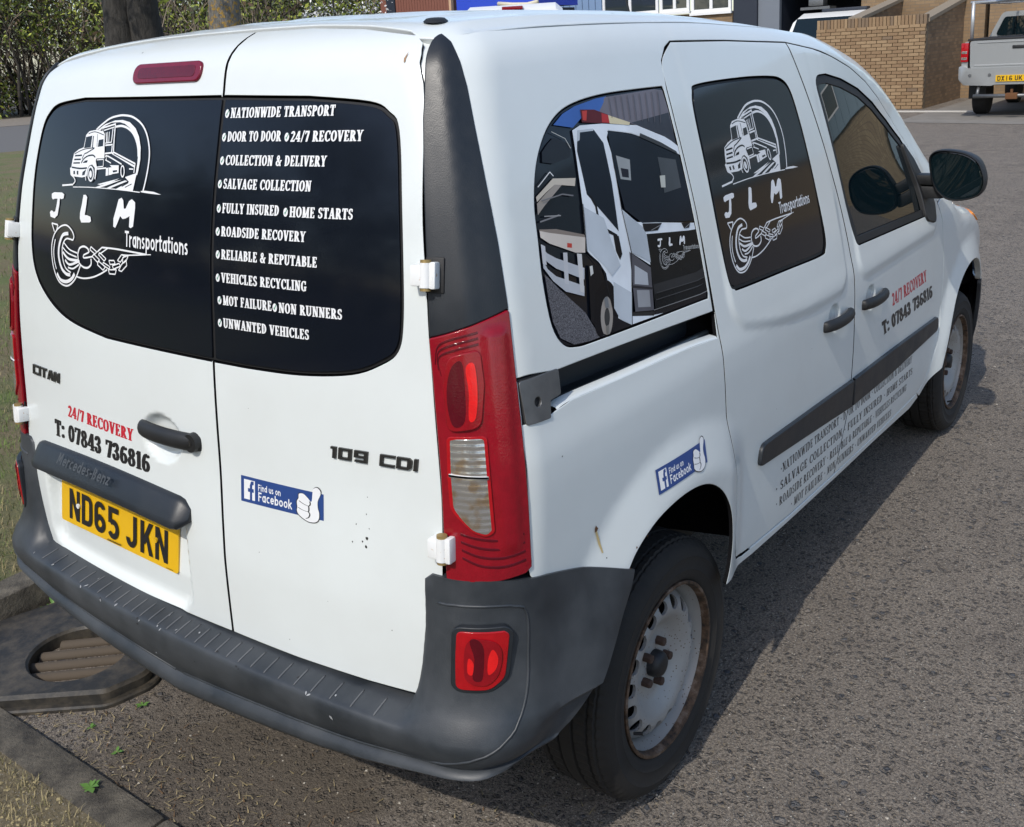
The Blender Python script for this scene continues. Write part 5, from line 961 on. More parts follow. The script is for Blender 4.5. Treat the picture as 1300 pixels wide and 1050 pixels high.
def serif_font():
    g = SER
    def d(c, w, *ps):
        out = []
        for p in ps:
            if isinstance(p, list) and p and isinstance(p[0], list): out += p
            else: out.append(p)
        g[c] = (w, out)
    T_ = .92
    d('A', .80, bar_(.12, 0, .38, 1, .10), bar_(.62, 0, .40, 1, .21), quad(.2, .28, .6, .37), sf(.12, 0, .28), sf(.63, 0, .34))
    d('B', .72, st(.2), ring(.34, .74, .28, .26, -90, 90), ring(.34, .27, .34, .28, -90, 90), quad(.06, 0, .36, .08), quad(.06, T_, .36, 1), quad(.2, .48, .36, .56))
    d('C', .74, ring(.42, .5, .38, .51, 48, 312), quad(.62, .66, .71, .98), quad(.62, .06, .70, .26))
    d('D', .78, st(.2), ring(.30, .5, .42, .5, -90, 90, .2, .08), quad(.06, 0, .32, .08), quad(.06, T_, .32, 1))
    d('E', .68, st(.2), quad(.06, 0, .62, .08), quad(.06, T_, .6, 1), quad(.2, .46, .48, .54), quad(.54, 0, .62, .26), quad(.52, .76, .6, 1), quad(.42, .38, .48, .62))
    d('F', .66, st(.2), sf(.2, 0), quad(.06, T_, .6, 1), quad(.2, .46, .48, .54), quad(.52, .74, .6, 1), quad(.42, .38, .48, .62))
    d('G', .80, ring(.42, .5, .38, .51, 48, 300), quad(.60, .66, .69, .98), quad(.52, .04, .70, .42), quad(.46, .38, .78, .46))
    d('H', .86, st(.2), st(.66), sf(.2, 0), sf(.2, T_), sf(.66, 0), sf(.66, T_), quad(.2, .46, .66, .55))
    d('I', .42, st(.21), sf(.21, 0), sf(.21, T_))
    d('J', .58, quad(.28, .25, .48, 1), ring(.26, .25, .22, .26, 180, 360, .18, .1), ball(.13, .26), sf(.38, T_))
    d('K', .84, st(.2), sf(.2, 0), sf(.2, T_), bar_(.30, .44, .64, .98, .10), bar_(.66, 0, .38, .56, .22), sf(.68, 0, .3), sf(.66, T_, .28))
    d('L', .66, st(.2), quad(.06, 0, .60, .08), sf(.2, T_), quad(.52, 0, .60, .30))
    d('M', 1.0, bar_(.16, 0, .18, 1, .10), quad(.70, 0, .90, 1), bar_(.44, .02, .22, 1, .20), bar_(.46, .02, .76, 1, .09), sf(.16, 0, .28), sf(.80, 0, .34), quad(.04, T_, .3, 1), quad(.7, T_, .96, 1))
    d('N', .84, quad(.13, 0, .23, 1), quad(.62, 0, .72, 1), bar_(.62, 0, .22, 1, .2), sf(.18, 0, .3), sf(.67, T_, .3), quad(.02, T_, .26, 1))
    d('O', .80, ring(.40, .5, .37, .51, 0, 360))
    d('P', .70, st(.2), sf(.2, 0), ring(.32, .71, .34, .29, -90, 90), quad(.06, T_, .34, 1), quad(.2, .42, .34, .5))
    d('R', .80, st(.2), sf(.2, 0), ring(.32, .72, .32, .28, -90, 90), quad(.06, T_, .34, 1), quad(.2, .44, .34, .52), bar_(.66, 0, .38, .50, .21), sf(.70, 0, .24))
    d('S', .62, ring(.31, .74, .25, .27, 40, 270, .17, .1), ring(.31, .27, .27, .28, -140, 90, .17, .1), quad(.46, .72, .53, .97), quad(.06, .04, .13, .30))
    d('T', .72, st(.36), sf(.36, 0), quad(.04, T_, .68, 1), quad(.04, .72, .11, 1), quad(.61, .72, .68, 1))
    d('U', .82, quad(.10, .28, .30, 1), quad(.60, .28, .70, 1), ring(.40, .30, .30, .31, 180, 360, .18, .1), sf(.2, T_), sf(.65, T_, .26))
    d('V', .78, bar_(.40, 0, .18, 1, .21), bar_(.42, 0, .66, 1, .10), sf(.18, T_, .34), sf(.66, T_, .26))
    d('W', 1.1, bar_(.33, 0, .17, 1, .20), bar_(.36, 0, .56, 1, .09), bar_(.76, 0, .56, 1, .20), bar_(.79, 0, .98, 1, .09), sf(.17, T_, .32), sf(.98, T_, .24))
    d('Y', .76, quad(.28, 0, .48, .45), bar_(.38, .40, .16, 1, .20), bar_(.40, .40, .64, 1, .10), sf(.38, 0), sf(.16, T_, .32), sf(.64, T_, .26))
    d('0', .66, ring(.33, .5, .29, .51, 0, 360, .18, .09)); d('1', .46, st(.25), sf(.25, 0), bar_(.10, .78, .2, .96, .12))
    d('2', .62, ring(.30, .72, .26, .29, -20, 170, .19, .1), bar_(.12, .06, .46, .64, .15), quad(.04, 0, .56, .13), quad(.50, 0, .56, .26))
    d('3', .62, ring(.28, .75, .25, .26, -90, 160, .18, .1), ring(.28, .27, .28, .28, -160, 90, .18, .1), quad(.2, .47, .34, .56), ball(.11, .25), ball(.11, .78, .08))
    d('4', .66, quad(.36, 0, .54, 1), quad(.02, .22, .64, .32), bar_(.06, .26, .42, 1, .12), sf(.45, 0, .32))
    d('6', .64, ring(.32, .30, .28, .31, 0, 360, .17, .09), ring(.40, .44, .36, .56, 95, 185, .18, .1), ball(.49, .86, .09))
    d('7', .58, quad(.04, .86, .56, 1), bar_(.26, 0, .48, .88, .2), quad(.04, .70, .10, 1))
    d('8', .64, ring(.32, .75, .24, .26, 0, 360, .15, .09), ring(.32, .27, .28, .28, 0, 360, .16, .09))
    d('/', .5, bar_(.10, -.05, .42, 1.05, .1)); d(':', .3, ball(.15, .14, .12), ball(.15, .66, .12)); d('.', .3, ball(.15, .45, .1)); d(' ', .34)
    d('&', .86, ring(.34, .77, .2, .24, 0, 360, .13, .08), ring(.34, .27, .30, .28, 90, 330, .18, .1), bar_(.70, 0, .28, .72, .17), bar_(.62, .18, .76, .52, .09), quad(.62, .48, .86, .56))
    d('*', .5, ball(.25, .5, .1))
serif_font()
SAN = {}
def sans_font():
    g = SAN; W_ = .16
    def s_(*pts, w=W_):
        out = []
        for a, b in zip(pts[:-1], pts[1:]):
            a = np.array(a, float); b = np.array(b, float); d = b-a; L = np.linalg.norm(d); n = np.array([-d[1], d[0]])/L*w/2; e = d/L*w*.25
            out.append([tuple(a-e+n), tuple(a-e-n), tuple(b+e-n), tuple(b+e+n)])
        return out
    R_ = lambda cx, cy, rx, ry, a0=0, a1=360: ring(cx, cy, rx, ry, a0, a1, W_, W_)
    g['F'] = (.62, s_((.12, 0), (.12, 1))+s_((.12, .92), (.56, .92))+s_((.12, .5), (.5, .5)))
    g['i'] = (.3, s_((.15, 0), (.15, .68))+s_((.15, .88), (.15, .94)))
    g['n'] = (.66, s_((.12, 0), (.12, .70))+R_(.34, .40, .30, .30, 0, 180)+s_((.56, 0), (.56, .42)))
    g['d'] = (.70, R_(.34, .35, .29, .37)+s_((.58, 0), (.58, 1)))
    g['b'] = (.70, R_(.38, .35, .29, .37)+s_((.14, 0), (.14, 1)))
    g['p'] = (.70, R_(.38, .35, .29, .37)+s_((.14, -.36), (.14, .70)))
    g['a'] = (.66, R_(.33, .35, .28, .37)+s_((.55, 0), (.55, .70)))
    g['o'] = (.70, R_(.35, .35, .31, .37)); g['c'] = (.6, R_(.36, .35, .31, .37, 50, 310))
    g['e'] = (.66, R_(.35, .35, .30, .37, 0, 320)+s_((.10, .36), (.6, .36)))
    g['u'] = (.66, s_((.12, .70), (.12, .28))+R_(.34, .30, .30, .32, 180, 360)+s_((.56, 0), (.56, .70)))
    g['s'] = (.54, R_(.27, .52, .21, .20, 30, 270)+R_(.27, .20, .22, .22, -150, 90))
    g['k'] = (.62, s_((.12, 0), (.12, 1))+s_((.12, .3), (.52, .7))+s_((.26, .42), (.56, 0)))
    g['r'] = (.46, s_((.12, 0), (.12, .70))+R_(.34, .42, .28, .28, 60, 180)); g['t'] = (.46, s_((.2, .06), (.2, .95))+s_((.04, .66), (.42, .66))+s_((.2, .07), (.40, .07)))
    g['T'] = (.62, s_((.31, 0), (.31, .95))+s_((.03, .94), (.59, .94))); g['M'] = (.9, s_((.1, 0), (.16, 1), (.42, .3), (.68, 1), (.76, 0))); g['z'] = (.56, s_((.06, .64), (.46, .64), (.08, .08), (.5, .08))); g['-'] = (.4, s_((.06, .36), (.32, .36))); g[' '] = (.34, [])
    g['B'] = (.66, s_((.12, 0), (.12, 1))+R_(.28, .74, .26, .26, -90, 90)+R_(.28, .26, .30, .28, -90, 90)); g['&'] = (.8, R_(.32, .75, .2, .23)+R_(.32, .26, .27, .28)+s_((.3, .6), (.7, 0)))
    for ch in 'ruck': pass
sans_font()
def layout(txt, font, track=.05):
    x = 0; out = []
    for ch in txt:
        w_, ps = font.get(ch, font[' ']); out += [[(x+a, b) for a, b in p] for p in ps]; x += w_+track
    return out, x-track
def merge(polys):
    V = []; F = []
    for p in polys:
        p = np.array(p, float)
        if area2(p) < 0: p = p[::-1]
        F.append(list(range(len(V), len(V)+len(p)))); V += [Vector(q) for q in p]
    v, _, f, _, _, of = delaunay_2d_cdt(V, [], F, 0, 1e-6)
    return np.array([(q.x, q.y) for q in v]), [tuple(t) for t, o in zip(f, of) if o]
DF = vanF
def decal(name, polys, fr, mat, par, off=.0003, conv=None, pos=None, F=None):
    F = F or DF
    """flat film: polygons in film space, conv -> (u, v) on the skin"""
    v, f = merge(polys)
    uv = np.array([conv(*q) for q in v]) if conv else v
    if pos is None:
        P = hit(fr, uv, F); N = grad(P, F); P = P+N*off
    else:
        P = np.array([pos(*q) for q in uv]); N = None
    if N is None:
        return mesh_obj(name, P, f, mat, par, smooth=False)
    a, b, c = f[0]
    if np.dot(np.cross(P[b]-P[a], P[c]-P[a]), N[a]) < 0: f = [t[::-1] for t in f]
    return mesh_obj(name, P, f, mat, par, N)
def text_on(name, txt, fr, p0, p1, cap, mat, par, font=None, off=.0003, track=.05, up=None, bold=.03):
    """baseline from p0 to p1 (uv), cap: vector of one cap height"""
    ps, L = layout(txt, font or SER, track)
    if bold and font is None: ps = ps+[[(x+dx, y+dy) for x, y in p] for p in ps for dx, dy in ((bold, .01), (-bold, -.01))]
    p0 = np.array(p0, float); ex = (np.array(p1, float)-p0)/L; ey = np.array(cap, float)
    return decal(name, ps, fr, mat, par, off, lambda x, y: p0+ex*x+ey*y)
def stroke_poly(pts, w, taper=False):
    P = cspl(pts, 6, False) if len(pts) > 2 else np.array(pts, float)
    d = np.gradient(P, axis=0); d /= np.maximum(np.linalg.norm(d, axis=1, keepdims=True), 1e-9); n = np.stack([-d[:, 1], d[:, 0]], 1)*w/2
    return [[tuple(P[i]+n[i]), tuple(P[i]-n[i]), tuple(P[i+1]-n[i+1]), tuple(P[i+1]+n[i+1])] for i in range(len(P)-1)]
def art(name, data, fr, par, conv=None, scale=1, off=.0003):
    first = None
    for L, mt in ((0, M['white']), (1, M['vinyl']), (2, M['white'])):
        ps = []
        for l, k, pts, w_ in data:
            if l != L: continue
            ps += [pts] if k == 'p' else stroke_poly(pts, max(w_, .0019))
        if not ps: continue
        # self-crossing outlines are cut into triangles by the constrained mesh
        o = decal(name if first is None else name+'_line', ps, fr, mt, par if first is None else first, off+.00012*L, conv)
        first = first or o
    return first
def aff(A): A = np.array(A); return lambda x, y: np.array([x, y, 1.])@A

# list on the right-hand rear window
rows = [(1.668, ['NATIONWIDE TRANSPORT'], [(-.177, -.462)]), (1.622, ['DOOR TO DOOR', '24/7 RECOVERY'], [(-.175, -.329), (-.355, -.535)]), (1.576, ['COLLECTION & DELIVERY'], [(-.176, -.453)]),
        (1.530, ['SALVAGE COLLECTION'], [(-.176, -.421)]), (1.482, ['FULLY INSURED', 'HOME STARTS'], [(-.178, -.342), (-.370, -.529)]), (1.436, ['ROADSIDE RECOVERY'], [(-.178, -.415)]),
        (1.390, ['RELIABLE & REPUTABLE'], [(-.180, -.447)]), (1.343, ['VEHICLES RECYCLING'], [(-.180, -.421)]), (1.297, ['MOT FAILURE', 'NON RUNNERS'], [(-.184, -.327), (-.346, -.510)]), (1.250, ['UNWANTED VEHICLES'], [(-.183, -.426)])]
for z, ts, sp in rows:
    for t, (a, b_) in zip(ts, sp):
        ln = text_on('lettering', t, 'R', (a, z), (b_, z+.001), (0, .0195), M['white'], wgr)
        cx, cz = a+.0105, z+.0085
        decal('tick_mark', [[(cx+.0062*math.cos(k), cz+.0085*math.sin(k)) for k in np.linspace(0, 2*math.pi, 12, endpoint=False)]], 'R', M['white'], ln, .0003)
        decal('tick_mark', [[(cx+.003, cz-.001), (cx+.001, cz-.005), (cx-.005, cz+.006), (cx-.0035, cz+.007), (cx+.001, cz-.001), (cx+.002, cz+.001)]], 'R', M['green_ink'], ln, .0005)
art('truck_emblem', ART_TRUCK, 'R', wgl); art('hook_emblem', ART_HOOK, 'R', wgl)
text_on('lettering', 'Transportations', 'R', (.158, 1.394), (-.0735, 1.391), (0, .033), M['white'], wgl, SAN)
DF = vanFs
qd = [o for o in sdoor.children if o.name.startswith('door_window')][0]
art('truck_emblem', ART_TRUCK, 'S', qd, aff(AFF_DOOR_A), off=.0011); art('hook_emblem', ART_HOOK, 'S', qd, aff(AFF_DOOR_B), off=.0011)
_a = aff(AFF_DOOR_B); text_on('lettering', 'Transportations', 'S', _a(.158, 1.394), _a(-.0735, 1.391), _a(.158, 1.427)-_a(.158, 1.394), M['white'], qd, SAN, off=.0011)
# printed truck on the quarter window
qg = [o for o in bside.children if o.name.startswith('quarter_window')][0]
pm = {}
PRINT = [(tuple(min(v_*1.22, .85) for v_ in c_) if c_[1] > .35 else c_, q_) for c_, q_ in PRINT]
qin = ccw(qw)
for i, (c_, pts) in enumerate(PRINT):
    if c_ not in pm: pm[c_] = NM('print_ink', c_, .16, spec=.10); qm = pm[c_]; cq = coords(qm); big_ = c_[0] == .09; base(qm, mix(qm, ramp(qm, noise(qm, cq, 420 if big_ else 9, 3, .5), [(.30, (0, 0, 0)), (.65, (1, 1, 1))]), tuple(v_*(.35 if big_ else .90) for v_ in c_), tuple(min(v_*(1.9 if big_ else 1.08), 1) for v_ in c_)))
    Lp = ccw(resample(pts, .05))
    # keep the print inside the glass
    cen_ = np.array([-.1, 1.42])
    Lq = []
    for q in Lp:
        k = 1.0
        for _ in range(40):
            if inside(qin+vnorm(qin)*.0045, (cen_+(q-cen_)*k)[None])[0]: break
            k -= .012
        Lq.append(cen_+(q-cen_)*k)
    decal('print_patch', [Lq], 'S', pm[c_], qg, .0002+.000025*i)
_b = aff(AFF_PRINT)
art('hook_emblem', [(l, k, p_, w_*.35) for l, k, p_, w_ in ART_HOOK], 'S', qg, _b, off=.0024)
text_on('lettering', 'Transportations', 'S', _b(.158, 1.394), _b(-.0735, 1.391), _b(.158, 1.427)-_b(.158, 1.394), M['chrome_ink'], qg, SAN, off=.0024)
DF = vanF
# rear door phone lettering
text_on('lettering', '24/7 RECOVERY', 'R', (.474, .943), (.171, .940), (-.004, .030), M['red_ink'], rdl, bold=.05)
text_on('lettering', 'T: 07843 736816', 'R', (.556, .877), (.110, .877), (-.004, .044), M['ink'], rdl, bold=.065)
# flank lettering on the front door and across both doors
text_on('lettering', '24/7 RECOVERY', 'S', (1.572, .842), (1.998, .838), (-.020, .047), M['red_ink'], fdoor)
text_on('lettering', 'T: 07843 736816', 'S', (1.484, .760), (2.106, .752), (-.028, .053), M['ink'], fdoor, bold=.065)
seamx = lambda z: float(np.interp(z, [q[1] for q in ab_seam[::-1]], [q[0] for q in ab_seam[::-1]]))
for txt, p0, p1 in (('*NATIONWIDE TRANSPORT * DOOR TO DOOR * COLLECTION & DELIVERY', (.60, .592), (1.88, .549)), ('* SALVAGE COLLECTION * FULLY INSURED * HOME STARTS', (.57, .542), (1.905, .496)), ('* ROADSIDE RECOVERY * RELIABLE & REPUTABLE * VEHICLES RECYCLING', (.58, .493), (1.845, .449)), ('* MOT FAILURE * NON RUNNERS * UNWANTED VEHICLES', (.70, .444), (1.675, .404))):
    ps, L = layout(txt, SER, .05); p0 = np.array(p0); ex = (np.array(p1)-p0)/L; ey = np.array([-.004, .028])
    parts_ = {0: [], 1: []}
    for p in ps:
        q = p0+ex*np.mean([a for a, b in p])+ey*.5
        g_ = q[0]-seamx(q[1])
        if abs(g_) > .008: parts_[int(g_ > 0)].append(p)
    for k, par_ in ((0, sdoor), (1, fdoor)):
        if parts_[k]: decal('lettering', parts_[k], 'S', M['ink'], par_, .0003, lambda x, y: p0+ex*x+ey*y)
# blue stickers with a square f and a thumb
def sticker(fr, P, par, e=0):
    TL_, TR_, BR_, BL_ = [np.array(q, float) for q in P]
    cv = lambda x, y: (BL_*(1-x)+BR_*x)*(1-y)+(TL_*(1-x)+TR_*x)*y
    o = decal('sticker', [[(i/8, 0) for i in range(9)]+[(1-i/8, 1) for i in range(9)]], fr, M['blue_ink'], par, .0003+e, cv)
    decal('sticker_mark', [[(.04, .12), (.115, .12), (.115, .42), (.09, .42), (.09, .56), (.115, .56), (.115, .68), (.13, .84), (.165, .86), (.165, .72), (.148, .70), (.145, .56), (.165, .56), (.165, .42), (.145, .42), (.145, .12), (.18, .12), (.18, .88), (.04, .88)]], fr, M['white'], o, .0005+e, cv)
    for t, x0, x1, y, h in (('Find us on', .22, .50, .56, .24), ('Facebook', .22, .635, .16, .34)):
        ps, L = layout(t, SAN, .05); decal('sticker_text', [[(x0+a/L*(x1-x0), y+b_*h) for a, b_ in p] for p in ps], fr, M['white'], o, .0005+e, cv)
    hand = [(.70, .30), (.695, .16), (.72, .02), (.78, -.10), (.84, -.16), (.91, -.12), (.945, .02), (.95, .25), (.935, .45), (.935, .70), (.965, .95), (.965, 1.10), (.93, 1.20), (.885, 1.12), (.875, .90), (.862, .62), (.82, .74), (.77, .86), (.72, .82), (.715, .66), (.695, .52)]
    H = cspl(hand, 4)
    c0 = H.mean(0)
    decal('thumb_edge', [[tuple(c0+(q-c0)*np.array([1.07, 1.05])) for q in H]], fr, M['ink'], o, .0006+e, cv)
    hd_ = decal('thumb', [[tuple(q) for q in H]], fr, M['white'], o, .0008+e, cv)
    ps = []
    for pts in ([(.72, .56), (.77, .48), (.83, .44), (.85, .52), (.845, .62)], [(.71, .30), (.76, .24), (.825, .22), (.835, .34), (.83, .44)], [(.83, .22), (.845, .12), (.83, .0), (.80, -.06)]): ps += stroke_poly(pts, .014)
    decal('thumb_line', ps, fr, M['ink'], hd_, .0010+e, cv)
sticker('R', [(-.214, .940), (-.449, .944), (-.447, .889), (-.211, .883)], rdr)
sticker('S', [(-.130, .884), (.092, .878), (.080, .829), (-.137, .832)], lquart, .0012)
# plate characters
def plate_glyphs():
    w_ = .175; q = {}
    def s_(*pts):
        out = []
        for a, b_ in zip(pts[:-1], pts[1:]):
            a = np.array(a, float); b_ = np.array(b_, float); d = b_-a; L = np.linalg.norm(d); n = np.array([-d[1], d[0]])/L*w_/2; e = d/L*w_*.15
            out.append([tuple(a-e+n), tuple(a-e-n), tuple(b_+e-n), tuple(b_+e+n)])
        return out
    h = w_/2
    q['N'] = [quad(0, 0, w_, 1), quad(.633-w_, 0, .633, 1), [(0, 1), (w_*1.05, 1), (.633, 0), (.633-w_*1.05, 0)]]
    q['D'] = [quad(0, 0, w_, 1), quad(0, 0, .36, w_), quad(0, 1-w_, .36, 1)]+ring(.36, .27, .273, .27, -90, 0, w_, w_)+ring(.36, .73, .273, .27, 0, 90, w_, w_)+[quad(.633-w_, .26, .633, .74)]
    q['6'] = [quad(0, .28, w_, .74), quad(.27, .42, .38, .42+w_)]+ring(.3165, .29, .3165, .29, 0, 360, w_, w_)+ring(.3165, .72, .3165, .28, 20, 180, w_, w_)
    q['5'] = [quad(.05, 1-w_, .60, 1), quad(.05, .48, .05+w_, 1)]+ring(.3165, .31, .3165, .32, -150, 130, w_, w_)
    q['J'] = [quad(.56-w_, .28, .56, 1)]+ring(.28, .29, .28, .29, 180, 360, w_, w_)
    q['K'] = [quad(0, 0, w_, 1)]+[[(.10, .40), (.45, 1), (.655, 1), (.22, .28)], [(.24, .62), (.46, 0), (.66, 0), (.34, .72)]]
    return q
PG = plate_glyphs(); x = .041; u0 = .575; ps = []
for ch in 'ND65 JKN':
    if ch == ' ': x += .033-.011+.0; continue
    for p in PG[ch]: ps.append([(u0-x-a*.079, .6555+(u0-.575)*0+b_*.079-.006*(x+a*.079)/.52) for a, b_ in p])
    x += .0612
plt = decal('plate_characters', ps, 'R', M['ink'], plate, pos=lambda u, v: pfn(u, v, .0046))
ps, L = layout('Bus Track & Van'.replace('v', 'u') if False else 'Buskar & Mon', SAN, .05) if False else ([], 1)
decal('plate_print', [quad(.352-.0035*i, .6435, .352-.0035*i-.0022, .6435+.0028+.0012*((i*7) % 3)) for i in range(18)]+[quad(.10-.003*i, .6395, .10-.003*i-.002, .6412) for i in range(9)], 'R', M['ink'], plate, pos=lambda u, v: pfn(u, v, .0046))
for u_ in (.487, .14):
    b = MB(); b.tube([pfn(u_, .697, .004), pfn(u_, .697, .0085)], .0065, 10); b.build('plate_screw', M['yellow'] if u_ < .3 else M['hinge'], plate, auto=40)
# chrome-look badges
def badge(txt, p0, p1, cap):
    BG = {'1': [quad(.12, 0, .30, 1), quad(.0, .8, .2, 1)], '0': [quad(0, 0, .17, 1), quad(.53, 0, .7, 1), quad(0, 0, .7, .2), quad(0, .8, .7, 1)], '9': [quad(.53, 0, .7, 1), quad(0, .38, .17, 1), quad(0, .8, .7, 1), quad(0, .38, .7, .56), quad(.05, 0, .7, .18)],
          'C': [quad(0, 0, .17, 1), quad(0, 0, .75, .2), quad(0, .8, .75, 1)], 'D': [quad(0, 0, .17, 1), quad(0, 0, .6, .2), quad(0, .8, .6, 1), [(.53, .1), (.6, 0), (.75, .2), (.75, .8), (.6, 1), (.53, .9)]], 'I': [quad(0, 0, .18, 1)], 'T': [quad(.26, 0, .44, 1), quad(0, .8, .7, 1)], 'A': [bar_(.09, 0, .34, 1, .18), bar_(.66, 0, .42, 1, .18), quad(.15, .25, .6, .42)], 'N': [quad(0, 0, .16, 1), quad(.54, 0, .7, 1), bar_(.6, 0, .1, 1, .2)]}
    wd = {'1': .34, 'I': .22, ' ': .4}; x_ = 0; ps_ = []
    for ch in txt:
        ps_ += [[(x_+a, b_) for a, b_ in p] for p in BG.get(ch, [])]; x_ += wd.get(ch, .75)+.10
    L_ = x_-.10; p0 = np.array(p0, float); ex = (np.array(p1, float)-p0)/L_; ey = np.array(cap, float); tr = rdl if p0[0] > 0 else rdr
    v, f = merge([[tuple(p0+ex*a+ey*b_) for a, b_ in p] for p in ps_]); P = hit('R', v); N = grad(P)
    # raised letters: front, and walls round free edges
    ec = {}
    for t in f:
        for a, b_ in ((t[0], t[1]), (t[1], t[2]), (t[2], t[0])): ec[(a, b_)] = 1
    n = len(P); F_ = [tuple(t) for t in f]+[(a, b_, b_+n, a+n) for a, b_ in ec if (b_, a) not in ec]
    b = MB(); b.add(list(P+N*.0045)+list(P), F_); return b.build('badge', M['badge'], tr, auto=30)
badge('CITAN', (.650, 1.024), (.497, 1.024), (-.006, .026)); badge('109 CDI', (-.474, 1.026), (-.682, 1.033), (-.003, .023))
# worn maker's script moulded in the plate bar
ps, L = layout('Mersedes-Benz'.replace('s', 'c', 1), SAN, .08)
decal('moulded_script', [[(.475-a/L*.25, .836+b_*.022) for a, b_ in p] for p in ps], 'R', NM('worn_script', (.052, .057, .063), .5), bar, pos=lambda u, v: (hit('R', [(.31, .87)])[0][0]+.085*(u*u-.31**2)-.044+(v-.836)*.65, u, v))
# chips and rust on the paint
scf = [NM('scuff_pale', (.30, .31, .32), .7), NM('scuff_dark', (.02, .02, .022), .8)]
rs_ = random.Random(8)
for k in range(26):
    s_ = rs_.uniform(-.6, .72); tt_ = rs_.choice([rs_.uniform(7, 11), rs_.uniform(10.5, 12.5), rs_.uniform(12, 17)]); L_ = rs_.uniform(.002, .007); w_ = rs_.uniform(.0012, .003); a_ = rs_.uniform(0, 3.1)
    q, n = bump_pt(s_, tt_); tu = np.cross([0, 0, 1.], n); tu /= max(np.linalg.norm(tu), 1e-6); tv = np.cross(n, tu)
    pts_ = [q+n*.0012+(tu*math.cos(a_)+tv*math.sin(a_))*L_*c_*rs_.uniform(.6, 1.2)+(tv*math.cos(a_)-tu*math.sin(a_))*w_*d_*rs_.uniform(.6, 1.3) for c_, d_ in ((-1, 0), (-.3, 1), (.6, .8), (1, -.1), (.2, -1), (-.6, -.7))]
    mesh_obj('scuff', pts_, [tuple(range(6))], scf[0 if rs_.random() < .7 else 1], bump_o, smooth=False)
rng = random.Random(5); RUST = (-0.351, 0.839)
def chip(fr, par, u, v, s, mat, off=.0003, sy=1):
    k = rng.randint(6, 9); decal('paint_chip', [[(u+s*rng.uniform(.5, 1.1)*math.cos(a), v+s*sy*rng.uniform(.5, 1.1)*math.sin(a)) for a in np.linspace(0, 2*math.pi, k, endpoint=False)]], fr, mat, par, off)
for u, v, s in ((-.556, .876, .005), (-.545, .868, .003), (-.553, .858, .0045), (-.52, .862, .0025), (-.53, .90, .002), (-.562, .897, .002), (-.556, .925, .0018), (-.56, .96, .0016), (.20, 1.81, .0022), (-.26, .78, .0016), (-.33, .60, .0015), (-.61, .70, .0016), (-.45, .72, .0013), (-.25, 1.09, .0012)):
    chip('R', rdl if u > -.14 else rdr, u, v, s*.72, M['ink'] if s > .0024 else M['badge'], sy=1.3)
q = bpy.data.materials.new('x') if False else None
chip('S', lquart, RUST[0], RUST[1], .007, M['rust'], .0014, 1.2)
decal('rust_stain', [[(RUST[0]+a, RUST[1]+b_) for a, b_ in ((-.003, -.003), (.003, -.003), (.011, -.035), (.014, -.055), (.010, -.055), (.004, -.033))]], 'S', NM('rust_stain', (.55, .42, .20), .5), lquart, .0012)
for u, v, s in ((-.27, .722, .003), (-.45, 1.03, .002), (-.24, .757, .003), (-.20, .766, .002), (-.33, .77, .0016), (.8, .9, .0016), (.55, .80, .0014)): chip('S', lquart if u < .2 else sdoor, u, v, s, M['rust'] if v < .77 else M['badge'])
chip('R', rdr, -.606, 1.765, .0026, NM('rust_light', (.30, .18, .10), .7), .0006, 4.5)

# ================================================================ SURROUNDINGS
rng = random.Random(11); nrg = np.random.default_rng(7)
